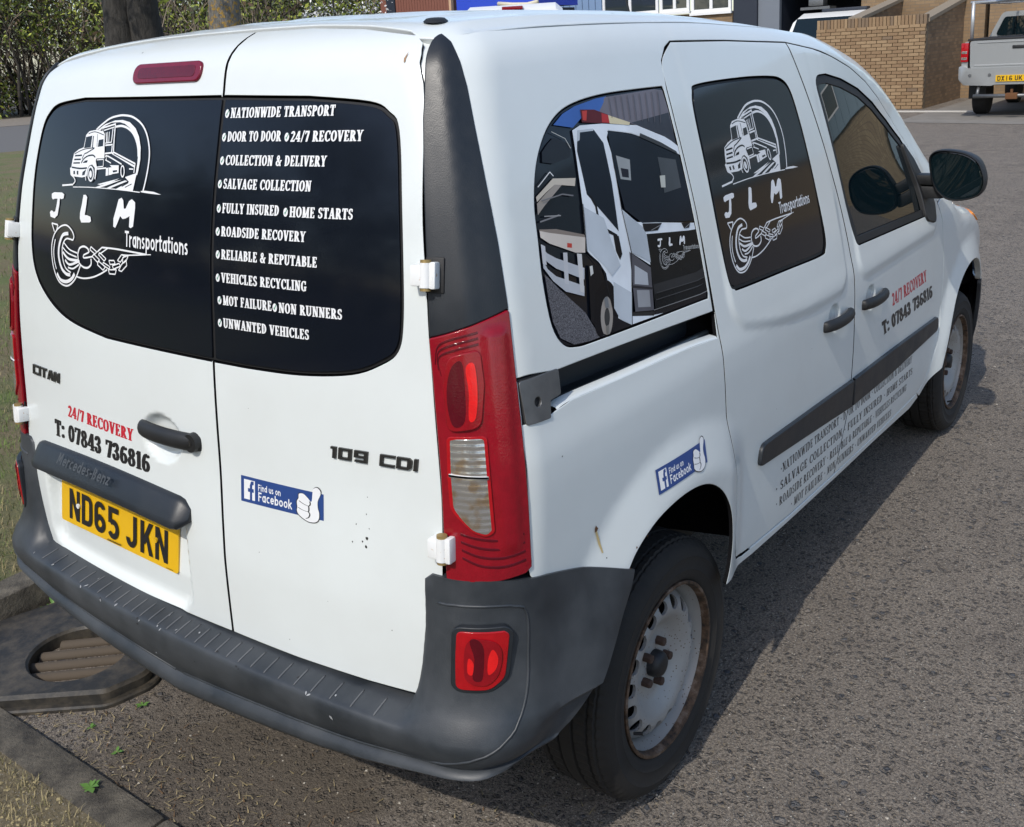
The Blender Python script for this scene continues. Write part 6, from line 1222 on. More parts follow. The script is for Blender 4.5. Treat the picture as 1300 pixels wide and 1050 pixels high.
# ---------------------------------------------------------------- ground
def asphalt(name, dirt):
    q = NM(name, (.07, .065, .06), .88); c = coords(q)
    big = noise(q, c, .55, 5, .6); mid = noise(q, c, 4.5, 5, .62)
    mp = nd(q, 'ShaderNodeMapping'); lk(q, c, mp.inputs[0]); mp.inputs['Scale'].default_value = (1, 1, .4)
    wob = noise(q, c, 20, 3)
    add = nd(q, 'ShaderNodeVectorMath'); add.operation = 'ADD'
    lk(q, mp.outputs[0], add.inputs[0])
    sc = nd(q, 'ShaderNodeVectorMath'); sc.operation = 'SCALE'; sc.inputs['Scale'].default_value = .03
    nv = nd(q, 'ShaderNodeTexNoise'); nv.inputs['Scale'].default_value = 26; lk(q, c, nv.inputs['Vector']); lk(q, nv.outputs['Color'], sc.inputs[0]); lk(q, sc.outputs[0], add.inputs[1])
    v = add.outputs[0]
    def cells(sc_, lo, hi, pk):
        d_ = voro(q, v, sc_); hs = nd(q, 'ShaderNodeSeparateColor'); lk(q, voro(q, v, sc_, 'Color'), hs.inputs[0])
        pick = ramp(q, hs.outputs[0], [(pk, (0, 0, 0)), (pk+.05, (1, 1, 1))])
        return math_(q, 'MULTIPLY', ramp(q, d_, [(lo, (1, 1, 1)), (hi, (0, 0, 0))]), pick), math_(q, 'MULTIPLY', ramp(q, d_, [(lo, (0, 0, 0)), (lo+.08, (1, 1, 1)), (hi+.06, (1, 1, 1)), (hi+.2, (0, 0, 0))]), pick), hs.outputs[1]
    mL, rL, cL = cells(30, .20, .30, .86); mM, rM, cM = cells(62, .17, .30, .56); mS, rS, cS = cells(150, .16, .36, .40)
    patch = ramp(q, noise(q, c, 2.2, 5, .6), [(.35, (0, 0, 0)), (.62, (1, 1, 1))])
    b0 = mix(q, ramp(q, mid, [(.30, (0, 0, 0)), (.72, (1, 1, 1))]), (0.196, 0.165, 0.136), (0.399, 0.341, 0.275))
    b0 = mix(q, ramp(q, big, [(.40, (0, 0, 0)), (.65, (1, 1, 1))]), b0, (0.312, 0.268, 0.220))
    b0 = mix(q, math_(q, 'MULTIPLY', ramp(q, noise(q, c, 130, 4, .75), [(.42, (0, 0, 0)), (.60, (1, 1, 1))]), .80), b0, (0.072, 0.061, 0.052))
    b0 = mix(q, mS, b0, ramp(q, cS, [(.2, (0.080, 0.075, 0.072)), (.5, (0.290, 0.246, 0.196)), (.8, (0.522, 0.435, 0.341)), (.96, (0.850, 0.826, 0.725))]))
    b0 = mix(q, math_(q, 'MULTIPLY', rM, .45), b0, (0.065, 0.055, 0.048)); b0 = mix(q, mM, b0, ramp(q, cM, [(.35, (0.072, 0.072, 0.078)), (.65, (0.145, 0.138, 0.131)), (.93, (0.392, 0.334, 0.275))]))
    b0 = mix(q, math_(q, 'MULTIPLY', rL, .22), b0, (0.061, 0.052, 0.046)); b0 = mix(q, mL, b0, ramp(q, cL, [(.4, (0.087, 0.090, 0.099)), (.8, (0.174, 0.167, 0.160)), (.95, (0.319, 0.275, 0.232))]))
    m1, m2 = mM, mS
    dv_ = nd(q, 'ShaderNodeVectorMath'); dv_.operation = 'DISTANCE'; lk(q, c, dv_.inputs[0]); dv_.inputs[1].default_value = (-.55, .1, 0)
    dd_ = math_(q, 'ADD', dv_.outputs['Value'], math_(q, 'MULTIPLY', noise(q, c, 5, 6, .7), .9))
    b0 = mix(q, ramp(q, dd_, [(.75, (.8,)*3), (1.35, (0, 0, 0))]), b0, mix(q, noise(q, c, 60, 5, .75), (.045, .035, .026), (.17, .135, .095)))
    base(q, b0)
    hgt = math_(q, 'ADD', math_(q, 'ADD', math_(q, 'MULTIPLY', m1, .5), math_(q, 'MULTIPLY', m2, .5)), math_(q, 'SUBTRACT', math_(q, 'MULTIPLY', noise(q, c, 70, 5, .7), 1.3), math_(q, 'ADD', math_(q, 'MULTIPLY', rL, .6), math_(q, 'MULTIPLY', rM, .6))))
    bumpn(q, hgt, 1.0, .014); return q
M['asphalt'] = asphalt('asphalt', False); M['dirt'] = asphalt('dirty_asphalt', True)
def sheet(name, pts, z, mat, kind='structure', sub=0):
    if sub:
        pts = ccw(resample(pts, sub)); v, f = cdt([pts], np.zeros((0, 2)))
        cen = np.array([(v[a]+v[b]+v[c])/3 for a, b, c in f]); f = [t for t, k in zip(f, inside(pts, cen)) if k]; V = [(x, y, z) for x, y in v]
    else: V = [(x, y, z) for x, y in pts]; f = [tuple(range(len(pts)))]
    o = mesh_obj(name, V, f, mat, smooth=False)
    bm = bmesh.new(); bm.from_mesh(o.data)
    for fc in bm.faces:
        if fc.normal.z < 0: fc.normal_flip()
    bm.to_mesh(o.data); bm.free(); return tag(o, None, kind=kind)
gnd = sheet('ground', [(-200, -300), (400, -300), (400, 300), (-200, 300)], 0, M['asphalt'])
q = M['concrete'] = NM('concrete_apron', (.22, .20, .18), .9); c = coords(q)
base(q, mix(q, noise(q, c, 3, 6, .65), (.13, .12, .105), (.27, .25, .22))); bumpn(q, noise(q, c, 60, 4), .3, .004)
apron = sheet('pavement', [(18.15, 3.9), (17.6, 1.3), (16.4, -4), (30, -9), (30, 3.9)], .006, M['concrete'])
q = M['kerb'] = NM('kerb_concrete', (.10, .095, .08), .9); c = coords(q)
base(q, mix(q, ramp(q, noise(q, c, 11, 6, .65), [(.35, (0, 0, 0)), (.7, (1, 1, 1))]), (.038, .033, .027), (.170, .148, .112))); bumpn(q, noise(q, c, 85, 5, .7), .9, .009)
q = M['pale_kerb'] = NM('pale_kerb', (.5, .48, .44), .85)
q = M['soil'] = NM('dry_turf', (.09, .075, .04), .95); c = coords(q)
base(q, mix(q, ramp(q, noise(q, c, 1.6, 6, .6), [(.40, (0, 0, 0)), (.62, (1, 1, 1))]), mix(q, noise(q, c, 60, 4, .7), (.06, .05, .028), (.27, .215, .115)), mix(q, noise(q, c, 70, 4, .7), (.055, .075, .020), (.17, .20, .065)))); bumpn(q, noise(q, c, 50, 5, .75), .8, .02)
q = M['verge'] = NM('stony_verge', (.15, .12, .07), .95); c = coords(q)
base(q, mix(q, ramp(q, voro(q, c, 120), [(.10, (1, 1, 1)), (.3, (0, 0, 0))]), mix(q, noise(q, c, 45, 5, .75), (.055, .045, .025), (.26, .21, .125)), mix(q, noise(q, c, 9, 2), (.16, .14, .10), (.36, .33, .28)))); bumpn(q, noise(q, c, 70, 5, .75), .9, .012)
def kerb_run(name, pts, n, w_, z, h0=-.05, axis='y'):
    """kerb stones laid end to end between two points; returns the run (structure) with each stone a part"""
    run = tag(empty(name), None, kind='structure'); a, b_ = np.array(pts[0]), np.array(pts[1]); d = (b_-a)/n; L = np.linalg.norm(d); u = d/L
    for k in range(n):
        p = a+d*k; m_ = MB(); m_.box((.003, 0, h0), (L-.004, w_, z+rng.uniform(-.004, .004)), 0, .014)
        o = m_.build('kerb_stone', M['kerb'], run, auto=45); o.location = (p[0], p[1], 0); o.rotation_euler = (0, 0, math.atan2(u[1], u[0])+rng.uniform(-.004, .004))
    return run
kerb_run('kerb', [(-.797, -2.4), (-.792, .93)], 4, .105, .026)
kerb_run('kerb', [(-.70, 1.345), (8.0, 1.42)], 9, .13, .10)
# verge: camera side, and the wide one beyond the van
vg = sheet('grass_verge', [(-.898, -2.4), (-.894, .95), (-.93, 1.42), (-.70, 1.50), (-.70, 6), (-9, 6), (-9, -2.4)], .018, M['verge'])
vg2 = sheet('grass_verge', [(-.702, 1.472), (8, 1.548), (8, 2.2), (16.6, 19.1), (7.2, 23.6), (-12, 32), (-12, 6.02), (-.702, 6.02)], .094, M['soil'])
q = M['gravel'] = NM('gravel_margin', (.22, .19, .15), .95); c = coords(q); base(q, mix(q, noise(q, c, 6, 6, .7), (.12, .10, .08), (.30, .26, .21)))
M['leaf_mould'] = NM('leaf_mould', (.045, .035, .02), .95)
_d = np.array([.894, -.447]); _n = np.array([.447, .894]); _p = np.array([10.2, 22.2])
def strip_(a, b_, l0=-40, l1=60): return [tuple(_p+_n*a+_d*l0), tuple(_p+_n*a+_d*l1), tuple(_p+_n*b_+_d*l1), tuple(_p+_n*b_+_d*l0)]
M['road'] = NM('far_road', (.13, .125, .12), .9)
sheet('road', strip_(.0, 16.5), .012, M['road']); sheet('gravel_margin', strip_(16.5, 25), .02, M['gravel']); sheet('woodland_floor', strip_(25, 60), .03, M['leaf_mould'])
# ---------------------------------------------------------------- plastic gully cover in the kerb corner
q = M['cover'] = NM('cover_plastic', (.035, .033, .03), .55); c = coords(q)
base(q, mix(q, ramp(q, noise(q, c, 14, 6, .7), [(.42, (0, 0, 0)), (.72, (1, 1, 1))]), (.024, .022, .019), (.095, .078, .056))); bumpn(q, noise(q, c, 90, 3), .25, .003)
gc = tag(empty('drain_cover', (-.6, 1.0, 0)), 'black plastic drain cover with oval slotted opening beside the kerb', 'drain cover')
gout = rpoly([(-.80, .90, .02), (-.602, .655, .05), (-.47, .625, .06), (-.40, .72, .08), (-.345, 1.0, .1), (-.36, 1.26, .08), (-.60, 1.335, .03), (-.80, 1.335, .02)], 6)
ghole = np.array([(-.531+.150*math.cos(t)*.95+.0*math.sin(t), .912+.152*math.sin(t)) for t in np.linspace(0, 2*math.pi, 40, endpoint=False)])
def slab(name, out, holes, z0, z1, mat, par, bev=.012):
    out = ccw(resample(out, .03)); hs = [ccw(h) for h in holes]
    V = []; F = []; 
    lv = [(0, z1)]
    iv = out+vnorm(out)*bev; hv = [h-vnorm(h)*bev*.6 for h in hs]
    v2, tri = cdt([iv]+hv, np.zeros((0, 2))); cen = np.array([(v2[a]+v2[b]+v2[c])/3 for a, b, c in tri]); ok = inside(iv, cen)
    for h in hv: ok &= ~inside(h, cen)
    V = [(x, y, z1) for x, y in v2]; F = [t for t, k in zip(tri, ok) if k]
    for L0, L1 in [(iv, out)]+list(zip(hv, hs)):
        n = len(L0); k = len(V)
        V += [(x, y, z1) for x, y in L0]+[(x, y, z1-bev*.7) for x, y in L1]+[(x, y, z0) for x, y in L1]
        for i in range(n):
            j = (i+1) % n; F += [(k+i, k+j, k+n+j, k+n+i), (k+n+i, k+n+j, k+2*n+j, k+2*n+i)]
    b = MB(); b.add(V, F); return b.build(name, mat, par, auto=40)
def rel(o, par):
    o.location = -Vector(par.location); return o
rel(slab('cover_body', gout, [ghole], -.01, .046, M['cover'], gc), gc)
lip_ = ccw(resample(gout, .03)); rel(slab('cover_flange', lip_-vnorm(lip_)*.022, [lip_+vnorm(lip_)*.02], -.01, .014, M['cover'], gc, .006), gc)
b = MB(); b.prism([tuple(p) for p in ghole], lambda u, v, h: (u, v, h), -.06, -.035); rel(b.build('gully_floor', M['void'], gc), gc)
M['slat'] = NM('dusty_bars', (.09, .07, .05), .9)
for k in range(5):
    s_ = (-2+k)*.058; hw = math.sqrt(max(.149**2-s_*s_, .0004))*1.0; cx, cy = -.531+.741*s_, .912+.671*s_; b = MB()
    b.tube([(cx+.671*hw, cy-.741*hw, .004), (cx-.671*hw, cy+.741*hw, .004)], .019, 10, flat=.8); rel(b.build('grating_bar', M['slat'], gc, auto=60), gc)
# ---------------------------------------------------------------- loose stuff on the ground
def scatter_mesh(name, items, mats, label, fm):
    V, F, m_ = [], [], []
    for v, f, mi in items:
        k = len(V); V += v; F += [tuple(i+k for i in t) for t in f]; m_ += [mi]*len(f)
    return tag(mesh_obj(name, V, F, None, mats=mats, fm=m_, smooth=False), label, fm, kind='stuff')
OCT = [(0, 2, 4), (2, 1, 4), (1, 3, 4), (3, 0, 4), (2, 0, 5), (1, 2, 5), (3, 1, 5), (0, 3, 5)]
def stone(x, y, z, r):
    a = rng.uniform(0, 6.28); s = [r*rng.uniform(.6, 1.3) for _ in range(4)]; h = r*rng.uniform(.35, .8)
    pt = lambda t, q_: (x+q_*math.cos(t), y+q_*math.sin(t), z+h*.2)
    return [pt(a, s[0]), pt(a+math.pi, s[1]), pt(a+1.6, s[2]), pt(a-1.6, s[3]), (x+r*rng.uniform(-.3, .3), y+r*rng.uniform(-.3, .3), z+h), (x, y, z-h*.3)], OCT
Mst = [NM('grit_dark', (.05, .046, .042), .9), NM('grit_tan', (.17, .14, .10), .9), NM('grit_pale', (.42, .38, .32), .85)]
it = []
for _ in range(5200):
    if rng.random() < .62:
        x = rng.uniform(-.75, 6); y = rng.uniform(-3.2, -.2)-max(0, (x-2))*.15
    else: x = rng.uniform(-.79, .2); y = rng.uniform(-1.6, 1.25)
    r = rng.choice([.002, .0025, .003, .003, .004, .005]) * (1.5 if x > 2.5 else 1); v, f = stone(x, y, .0, r); it.append((v, f, rng.choices([0, 1, 2], [5, 6, 1.3])[0]))
scatter_mesh('loose_grit', it, Mst, 'loose grit and chippings scattered over the worn asphalt', 'grit')
# dry stalks and leaf litter by the kerb
Mlit = [NM('dry_straw', (.30, .24, .13), .9), NM('dead_leaf', (.13, .075, .035), .9)]
it = []
for _ in range(1100):
    t = rng.random()
    if t < .6: x, y = rng.gauss(-.70, .075), rng.uniform(-.6, .8)
    elif t < .8: x, y = rng.gauss(-.34, .06), rng.gauss(1.25, .10)
    else: x, y = rng.uniform(-.78, -.1), rng.uniform(-.9, .7)
    z = .003; a = rng.uniform(0, 6.28); L = rng.uniform(.008, .032); w_ = rng.uniform(.0008, .0022)
    dx, dy = math.cos(a), math.sin(a)
    it.append(([(x-dy*w_, y+dx*w_, z), (x+dy*w_, y-dx*w_, z), (x+dx*L, y+dy*L, z+rng.uniform(.001, .010))], [(0, 1, 2)], 0 if rng.random() < .75 else 1))
scatter_mesh('plant_litter', it, Mlit, 'dry straw and leaf litter gathered along the kerb', 'litter')
# grass blades
Mgr = [NM('grass_green', (.13, .19, .042), .8), NM('grass_straw', (.33, .27, .14), .85), NM('grass_olive', (.17, .155, .065), .85)]
def blades(regions):
    it = []
    for n, (x0, x1), yf, z, (h0, h1), pg in regions:
        for _ in range(n):
            x = rng.uniform(x0, x1); y0, y1 = yf(x); y = rng.uniform(y0, y1)
            if y1 <= y0: continue
            a = rng.uniform(0, 6.28); h = rng.uniform(h0, h1); w_ = h*rng.uniform(.025, .06)+.0005; l_ = h*rng.uniform(.4, 1.3); dx, dy = math.cos(a), math.sin(a)
            patch = math.sin(x*3.1+1.3*math.sin(y*2.3))+math.sin(y*2.7+x*.7)
            g_ = rng.random() < pg+.22*patch
            it.append(([(x-dy*w_, y+dx*w_, z), (x+dy*w_, y-dx*w_, z), (x+dx*l_*.45+dy*w_*.6, y+dy*l_*.45-dx*w_*.6, z+h*.75), (x+dx*l_*.45-dy*w_*.6, y+dy*l_*.45+dx*w_*.6, z+h*.75), (x+dx*l_, y+dy*l_, z+h)], [(0, 1, 2, 3), (3, 2, 4)], 0 if g_ else rng.choice([1, 1, 2])))
    return it
it = blades([(5200, (-1.35, -.90), lambda x: (-.35, 1.0), .018, (.006, .022), -.05),
             (15000, (-.7, 2.6), lambda x: (1.47+max(0, (x+.7))*.01, 2.1+(x+.9)*1.35), .094, (.012, .034), .66),
             (12000, (1.0, 7.0), lambda x: (1.9+(x-.8)*1.2, 2.8+(x+1.9)*2.15), .094, (.02, .05), .68)])
for _ in range(900):
    v, f = stone(rng.uniform(-1.3, -.905), rng.uniform(-.3, .95), .018, rng.choice([.003, .004, .005, .007])); it.append((v, f, 1))
scatter_mesh('grass', it, Mgr, 'short patchy dry and green grass on the verges', 'grass')
# small weeds, each a plant of its own
wl_ = NM('weed_leaf', (.10, .21, .035), .6)
def weed(x, y, z, r, n, lab, h=.4):
    o = tag(empty('weed', (x, y, z)), lab, 'weed', None)
    for k in range(n):
        a = k*2.4+rng.uniform(-.3, .3); L = r*rng.uniform(.6, 1.1); w_ = L*.24; up = rng.uniform(.15, .8)*h*2
        dx, dy = math.cos(a), math.sin(a); V = [(0, 0, .002), (dx*L*.5-dy*w_, dy*L*.5+dx*w_, L*up*.6), (dx*L*.5, dy*L*.5, L*up*.5), (dx*L*.5+dy*w_, dy*L*.5-dx*w_, L*up*.6), (dx*L, dy*L, L*up*.7)]
        mesh_obj('leaf', V, [(0, 2, 1), (0, 3, 2), (1, 2, 4), (2, 3, 4)], wl_, o)
weed(-.842, .345, .028, .034, 9, 'small bright green weed lying on the kerb top nearest the camera')
weed(-.40, 1.30, .004, .040, 8, 'upright green weed at the kerb corner behind the drain cover', .9)
weed(-.55, .56, .002, .022, 7, 'tiny weed under the bumper beside the drain cover edge')
weed(-.69, .60, .002, .016, 6, 'tiny weed in the gap between kerb stone and drain cover')
weed(-.71, .44, .002, .020, 7, 'low grey green weed in the kerb gutter among dry straw')
# ---------------------------------------------------------------- brick work
def brick_mat(name, a, b_):
    q = NM(name, a, .85); c = coords(q); base(q, mix(q, noise(q, c, 12, 5, .6), a, b_)); return q
BK = [brick_mat('buff_brick', (.30, .20, .112), (.25, .165, .09)), brick_mat('tan_brick', (.34, .23, .13), (.28, .19, .107)), brick_mat('brown_brick', (.265, .17, .092), (.215, .138, .076)), brick_mat('dark_brick', (.22, .15, .09), (.15, .105, .07))]
M['mortar'] = NM('mortar', (.20, .155, .105), .9)
bms = []
for mt in BK:
    m_ = MB(); m_.box((-.052, -.1065, -.0325), (.052, .1065, .0325), 0, .004); o = m_.build('brick', mt); bms.append(o.data); bpy.data.objects.remove(o)
def brick_at(par, loc, rz, sc=(1, 1, 1), w_=(4, 4, 3, .6), name='brick', rx=0):
    o = bpy.data.objects.new(name, rng.choices(bms, w_)[0]); link(o, par); o.location = loc; o.rotation_euler = (rx, 0, rz); o.scale = sc; return o
bw = tag(empty('brick_wall', (21.4, 5.43, 0)), 'low buff brick wall with upright coping bricks facing the van', 'wall')
b = MB(); b.box((.055, -1.18, 0), (.20, 1.18, 1.80)); b.build('mortar_core', M['mortar'], bw)
for r_ in range(24):
    off = .1125 if r_ % 2 else 0
    for k in range(12):
        y = -1.17-.1190+k*.2255+off
        y0, y1 = max(y-.1065, -1.18), min(y+.1065, 1.18)
        if y1-y0 < .03: continue
        brick_at(bw, (rng.uniform(.050, .054), (y0+y1)/2, .04+r_*.0745), 0, (1, (y1-y0)/.213, 1), (5, 3, 5, .25))
M['coping_dark'] = None
for k in range(31):
    o = brick_at(bw, (.10, -1.16+k*.0765, 1.885), 0, (1.9, 1, 1), (1, 1, 3, 4), 'coping_brick', math.pi/2)
    o.scale = (1.9, .95, 1.0)
def brick_tex(name, a, b_, mo, axes='YZ'):
    q = NM(name, a, .88); c = coords(q); sx = nd(q, 'ShaderNodeSeparateXYZ'); lk(q, c, sx.inputs[0]); cx = nd(q, 'ShaderNodeCombineXYZ')
    lk(q, sx.outputs[axes[0]], cx.inputs[0]); lk(q, sx.outputs[axes[1]], cx.inputs[1])
    bt = nd(q, 'ShaderNodeTexBrick'); lk(q, cx.outputs[0], bt.inputs['Vector']); bt.inputs['Scale'].default_value = 1; bt.inputs['Brick Width'].default_value = .225; bt.inputs['Row Height'].default_value = .075; bt.inputs['Mortar Size'].default_value = .006
    bt.inputs['Color1'].default_value = (*a, 1); bt.inputs['Color2'].default_value = (*b_, 1); bt.inputs['Mortar'].default_value = (*mo, 1)
    base(q, mix(q, math_(q, 'MULTIPLY', noise(q, c, 2.2, 6, .65), .6), bt.outputs['Color'], (.10, .07, .045))); bumpn(q, bt.outputs['Fac'], -.5, .01); return q
M['brick_x'] = brick_tex('buff_brickwork', (.33, .22, .12), (.26, .17, .09), (.20, .16, .115)); M['brick_y'] = brick_tex('return_brickwork', (.38, .25, .14), (.22, .145, .085), (.20, .16, .115), 'XZ')
M['stone'] = NM('stone_coping', (.24, .20, .15), .9)
def ramp_wall(name, x0, x1, y0, y1, z0, z1, label):
    t = tag(empty(name, (x0, y0, 0)), label, 'wall'); L = x1-x0; w_ = y1-y0
    b = MB(); b.add([(0, 0, 0), (L, 0, 0), (L, w_, 0), (0, w_, 0), (0, 0, z0), (L, 0, z1), (L, w_, z1), (0, w_, z0)], [(0, 1, 5, 4), (3, 7, 6, 2), (0, 4, 7, 3), (1, 2, 6, 5), (4, 5, 6, 7)]); b.build('brickwork', M['brick_y'], t)
    b = MB(); b.add([(-.03, -.04, z0+.004), (L, -.04, z1+.004), (L, w_+.04, z1+.004), (-.03, w_+.04, z0+.004), (-.03, -.04, z0+.085), (L, -.04, z1+.085), (L, w_+.04, z1+.085), (-.03, w_+.04, z0+.085)], [(0, 1, 5, 4), (3, 7, 6, 2), (0, 4, 7, 3), (1, 2, 6, 5), (4, 5, 6, 7), (0, 3, 2, 1)]); b.build('coping', M['stone'], t)
    return t
ramp_wall('stair_parapet', 21.58, 25.2, 4.255, 4.47, 1.82, 2.34, 'shaded sloping brick parapet rising behind the silver pickup')
ramp_wall('stair_parapet', 21.62, 25.2, 5.70, 5.92, 1.93, 2.42, 'sloping brick parapet rising behind the low buff wall')
# facade with windows, blue cladding and an open bay
fc = tag(empty('workshop_building', (26, 10, 0)), 'brick workshop with white framed windows and pale blue cladding', 'building')
b = MB(); b.box((.0, .72, 0), (.25, 5.0, 2.46)); b.build('brickwork', M['brick_x'], fc)
for p0_, p1_ in (((0, -9, 0), (.25, -2.9, 5.2)), ((-1.3, -6.2, 0), (-1.05, -4.25, 4.6)), ((-1.32, -9, 0), (-1.0, -6.3, 4.6))):
    b = MB(); b.box(p0_, p1_); b.build('brickwork', M['brick_x'], fc)
M['blue_clad'] = NM('blue_cladding', (.20, .30, .46), .5); M['upvc'] = NM('white_window_frame', (.78, .78, .77), .4); M['navy'] = NM('navy_door', (.018, .024, .038), .6); M['bay'] = NM('bay_wall', (.16, .18, .21), .8)
b = MB(); b.box((.06, 4.98, 2.0), (.25, 8.0, 5.2)); b.build('cladding_backing', M['blue_clad'], fc)
for k in range(13):
    b = MB(); b.box((.0, 5.02+k*.235, .3), (.07, 5.02+k*.235+.215, 5.2), 0, .008); b.build('cladding_panel', M['blue_clad'], fc)
b = MB(); b.box((.02, .72, 2.46+1.25), (.25, 4.98, 5.2)); b.build('upper_wall', M['blue_clad'], fc)
for (y0, y1, zb) in ((3.06, 4.97, 2.55), (2.05, 3.0, 2.55), (.75, 1.98, 2.47)):
    fr_ = MB()
    for a in ((-.02, y0, zb), ), : pass
    fr_.box((-.03, y0, zb), (.05, y1, zb+.09)); fr_.box((-.028, y0, zb+1.11), (.05, y1, zb+1.2)); fr_.box((-.026, y0, zb+.092), (.05, y0+.08, zb+1.108)); fr_.box((-.026, y1-.08, zb+.092), (.05, y1, zb+1.108)); fr_.box((-.024, (y0+y1)/2-.045, zb+.094), (.048, (y0+y1)/2+.045, zb+1.106))
    w_ = fr_.build('window', M['upvc'], fc); g_ = MB(); g_.box((.01, y0+.05, zb+.05), (.03, y1-.05, zb+1.14)); g_.build('pane', M['wglass'], w_)
    s_ = MB(); s_.box((-.09, y0-.03, zb-.07), (.05, y1+.03, zb-.004)); s_.build('sill', M['upvc'], w_)
b = MB(); b.box((.03, .0, 0), (.20, .70, 4)); b.build('bay_door', M['navy'], fc)
b = MB(); b.box((.12, -.62, 0), (.28, -.004, 4)); b.build('bay_jamb', M['bay'], fc)
b = MB(); b.box((4.0, -2.9, 0), (4.2, -.6, 4)); b.box((.3, -2.95, 0), (4.0, -2.9, 4)); b.box((.3, -.6, 0), (4.0, -.5, 4)); b.box((.0, -2.9, 3.1), (4.2, .72, 5.2)); b.build('bay_interior', M['navy'], fc)
for o in list(fc.children):
    pass
# railing pieces / equipment rack glimpsed in the bay
b = MB(); b.box((25.9, 7.9, 2.33), (26.4, 8.7, 2.40)); b.box((25.95, 8.1, 2.42), (26.3, 8.5, 2.62), 0, .02); b.build('storage_shelf', M['steel'], None, auto=40); tag(bpy.context.scene.objects['storage_shelf'], 'grey shelf with a box in the dark workshop bay above the white van', 'shelf')
# red-brown clad hut, further left
hut = tag(empty('clad_hut', (23.0, 19.2, 0)), 'red brown clad hut with a pale corner post', 'hut')
M['red_clad'] = NM('red_cladding', (.20, .075, .05), .7); M['post'] = NM('pale_post', (.55, .36, .22), .6)
b = MB(); b.box((0.05, -.6, 0), (3, 2.3, 3.6)); b.build('backing', M['red_clad'], hut)
for k in range(19):
    b = MB(); b.box((0, -.58+k*.115, .1), (.06, -.58+k*.115+.103, 3.6)); b.build('cladding_board', M['red_clad'], hut)
b = MB(); b.box((-.03, -.70, 0), (.09, -.61, 3.6)); b.build('corner_post', M['post'], hut)
b = MB(); b.box((-.02, 1.62, 0), (.05, 1.98, 3.6)); b.build('door', M['navy'], hut)
# blue sheeted lorry body beside it
lo = tag(empty('sheeted_trailer', (21.9, 15.87, 0)), 'bright blue sheeted trailer standing between the hut and blue cladding', 'trailer')
M['tarp'] = NM('blue_sheet', (.02, .06, .50), .5); M['cream'] = NM('cream_panel', (.6, .55, .42), .6)
b = MB(); b.add([(0, -1.2, 2.90), (0, 1.55, 2.93), (0, 1.55, 3.6), (0, -1.2, 3.6), (2.2, -1.2, 2.90), (2.2, 1.55, 2.93), (2.2, 1.55, 3.6), (2.2, -1.2, 3.6)], [(0, 1, 2, 3), (4, 7, 6, 5), (0, 3, 7, 4), (1, 5, 6, 2), (3, 2, 6, 7), (0, 4, 5, 1)]); b.build('sheet', M['tarp'], lo)
b = MB(); b.tube([(-.05, .0, 3.02), (-.05, -.5, 2.96), (-.05, -1.0, 2.93), (-.05, -1.35, 2.98)], .06, 8); b.build('cream_rail', M['cream'], lo, smooth=True)
b = MB(); b.box((.1, -1.15, .55), (2.1, 1.5, 2.84)); b.build('dark_body', M['navy'], lo)
for y in (-.9, 1.2):
    b = MB(); b.lathe([(0, -.12), (.42, -.12), (.45, -.08), (.45, .08), (.42, .12), (0, .12)], 24, 'y', o=(1.0, y, .45)); b.build('wheel', M['tyre'], lo, auto=40)
# ---------------------------------------------------------------- other vehicles
def box_van(name, loc, rz, label, paint, h, w_, L, rear):
    t = tag(empty(name, loc, rz), label, 'van')
    hw = w_/2; b = MB()
    prof = [(0, .45), (0, h-.35), (.08, h-.10), (.3, h), (L*.62, h), (L*.70, h-.12), (L*.84, h*.56), (L*.98, h*.46), (L, h*.36), (L, .4)]
    V = []; 
    for s, dz in ((-1, 0), (-.86, 1), (.86, 1), (1, 0)):
        for x, z in prof: V.append((x, s*hw*(1 if z < h*.62 else .93 if dz == 0 else .93), z-(0 if dz else (.10 if z > h*.8 else 0))))
    n = len(prof); F = [(i*n+k, i*n+k+1, (i+1)*n+k+1, (i+1)*n+k) for i in range(3) for k in range(n-1)]+[tuple(range(n)), tuple(range(3*n, 4*n))]+[(0, n, 2*n, 3*n), (n-1, 2*n-1, 3*n-1, 4*n-1)]
    b.add(V, F); b.build('body', paint, t, auto=30)
    if rear:
        b = MB(); b.box((-.012, -hw*.82, h*.60), (.02, -.02, h*.82)); b.box((-.012, .02, h*.60), (.02, hw*.82, h*.82)); b.build('rear_window', M['vinyl'], t)
        b = MB(); b.box((.05, -.17, h-.085), (.30, .17, h-.030), 0, .012); b.build('brake_lamp', M['red_lens'], t, auto=40)
    b = MB(); b.add([(L*.705, -hw*.80, h-.15), (L*.705, hw*.80, h-.15), (L*.835, hw*.84, h*.58), (L*.835, -hw*.84, h*.58)], [(0, 1, 2, 3)]); V_ = [(x+.02, y, z+.02) for x, y, z in b.V]; b.V = V_; b.build('windscreen', M['glass'], t)
    for x in (L*.17, L*.83):
        for s in (-1, 1):
            k = MB(); k.lathe([(0, -.1), (.2, -.1), (.31, -.09), (.33, -.05), (.33, .05), (.31, .09), (.2, .1), (0, .1)], 24, 'y', o=(x, s*(hw-.12), .33)); wq = k.build('wheel', M['tyre'], t, auto=40)
            k = MB(); k.lathe([(0, .105), (.19, .105), (.2, .09)], 20, 'y', o=(x, s*(hw-.12), .33)); k.build('hub', M['rim'], wq)
    for s in (-1, 1):
        b = MB(); b.box((-.01, s*hw*.97-.06, h*.38), (.03, s*hw*.97+.06, h*.58)) if rear else b.box((L-.06, s*hw*.75-.12, h*.38), (L+.01, s*hw*.75+.12, h*.46)); b.build('lamp', M['red_lens'] if rear else M['clear_lens'], t)
    return t
box_van('parked_van', (11.85, 8.13, 0), R(34), 'white van mostly hidden behind the near van, only its roof showing', NM('white_body', (.75, .75, .74), .35), 2.47, 1.75, 4.6, True)
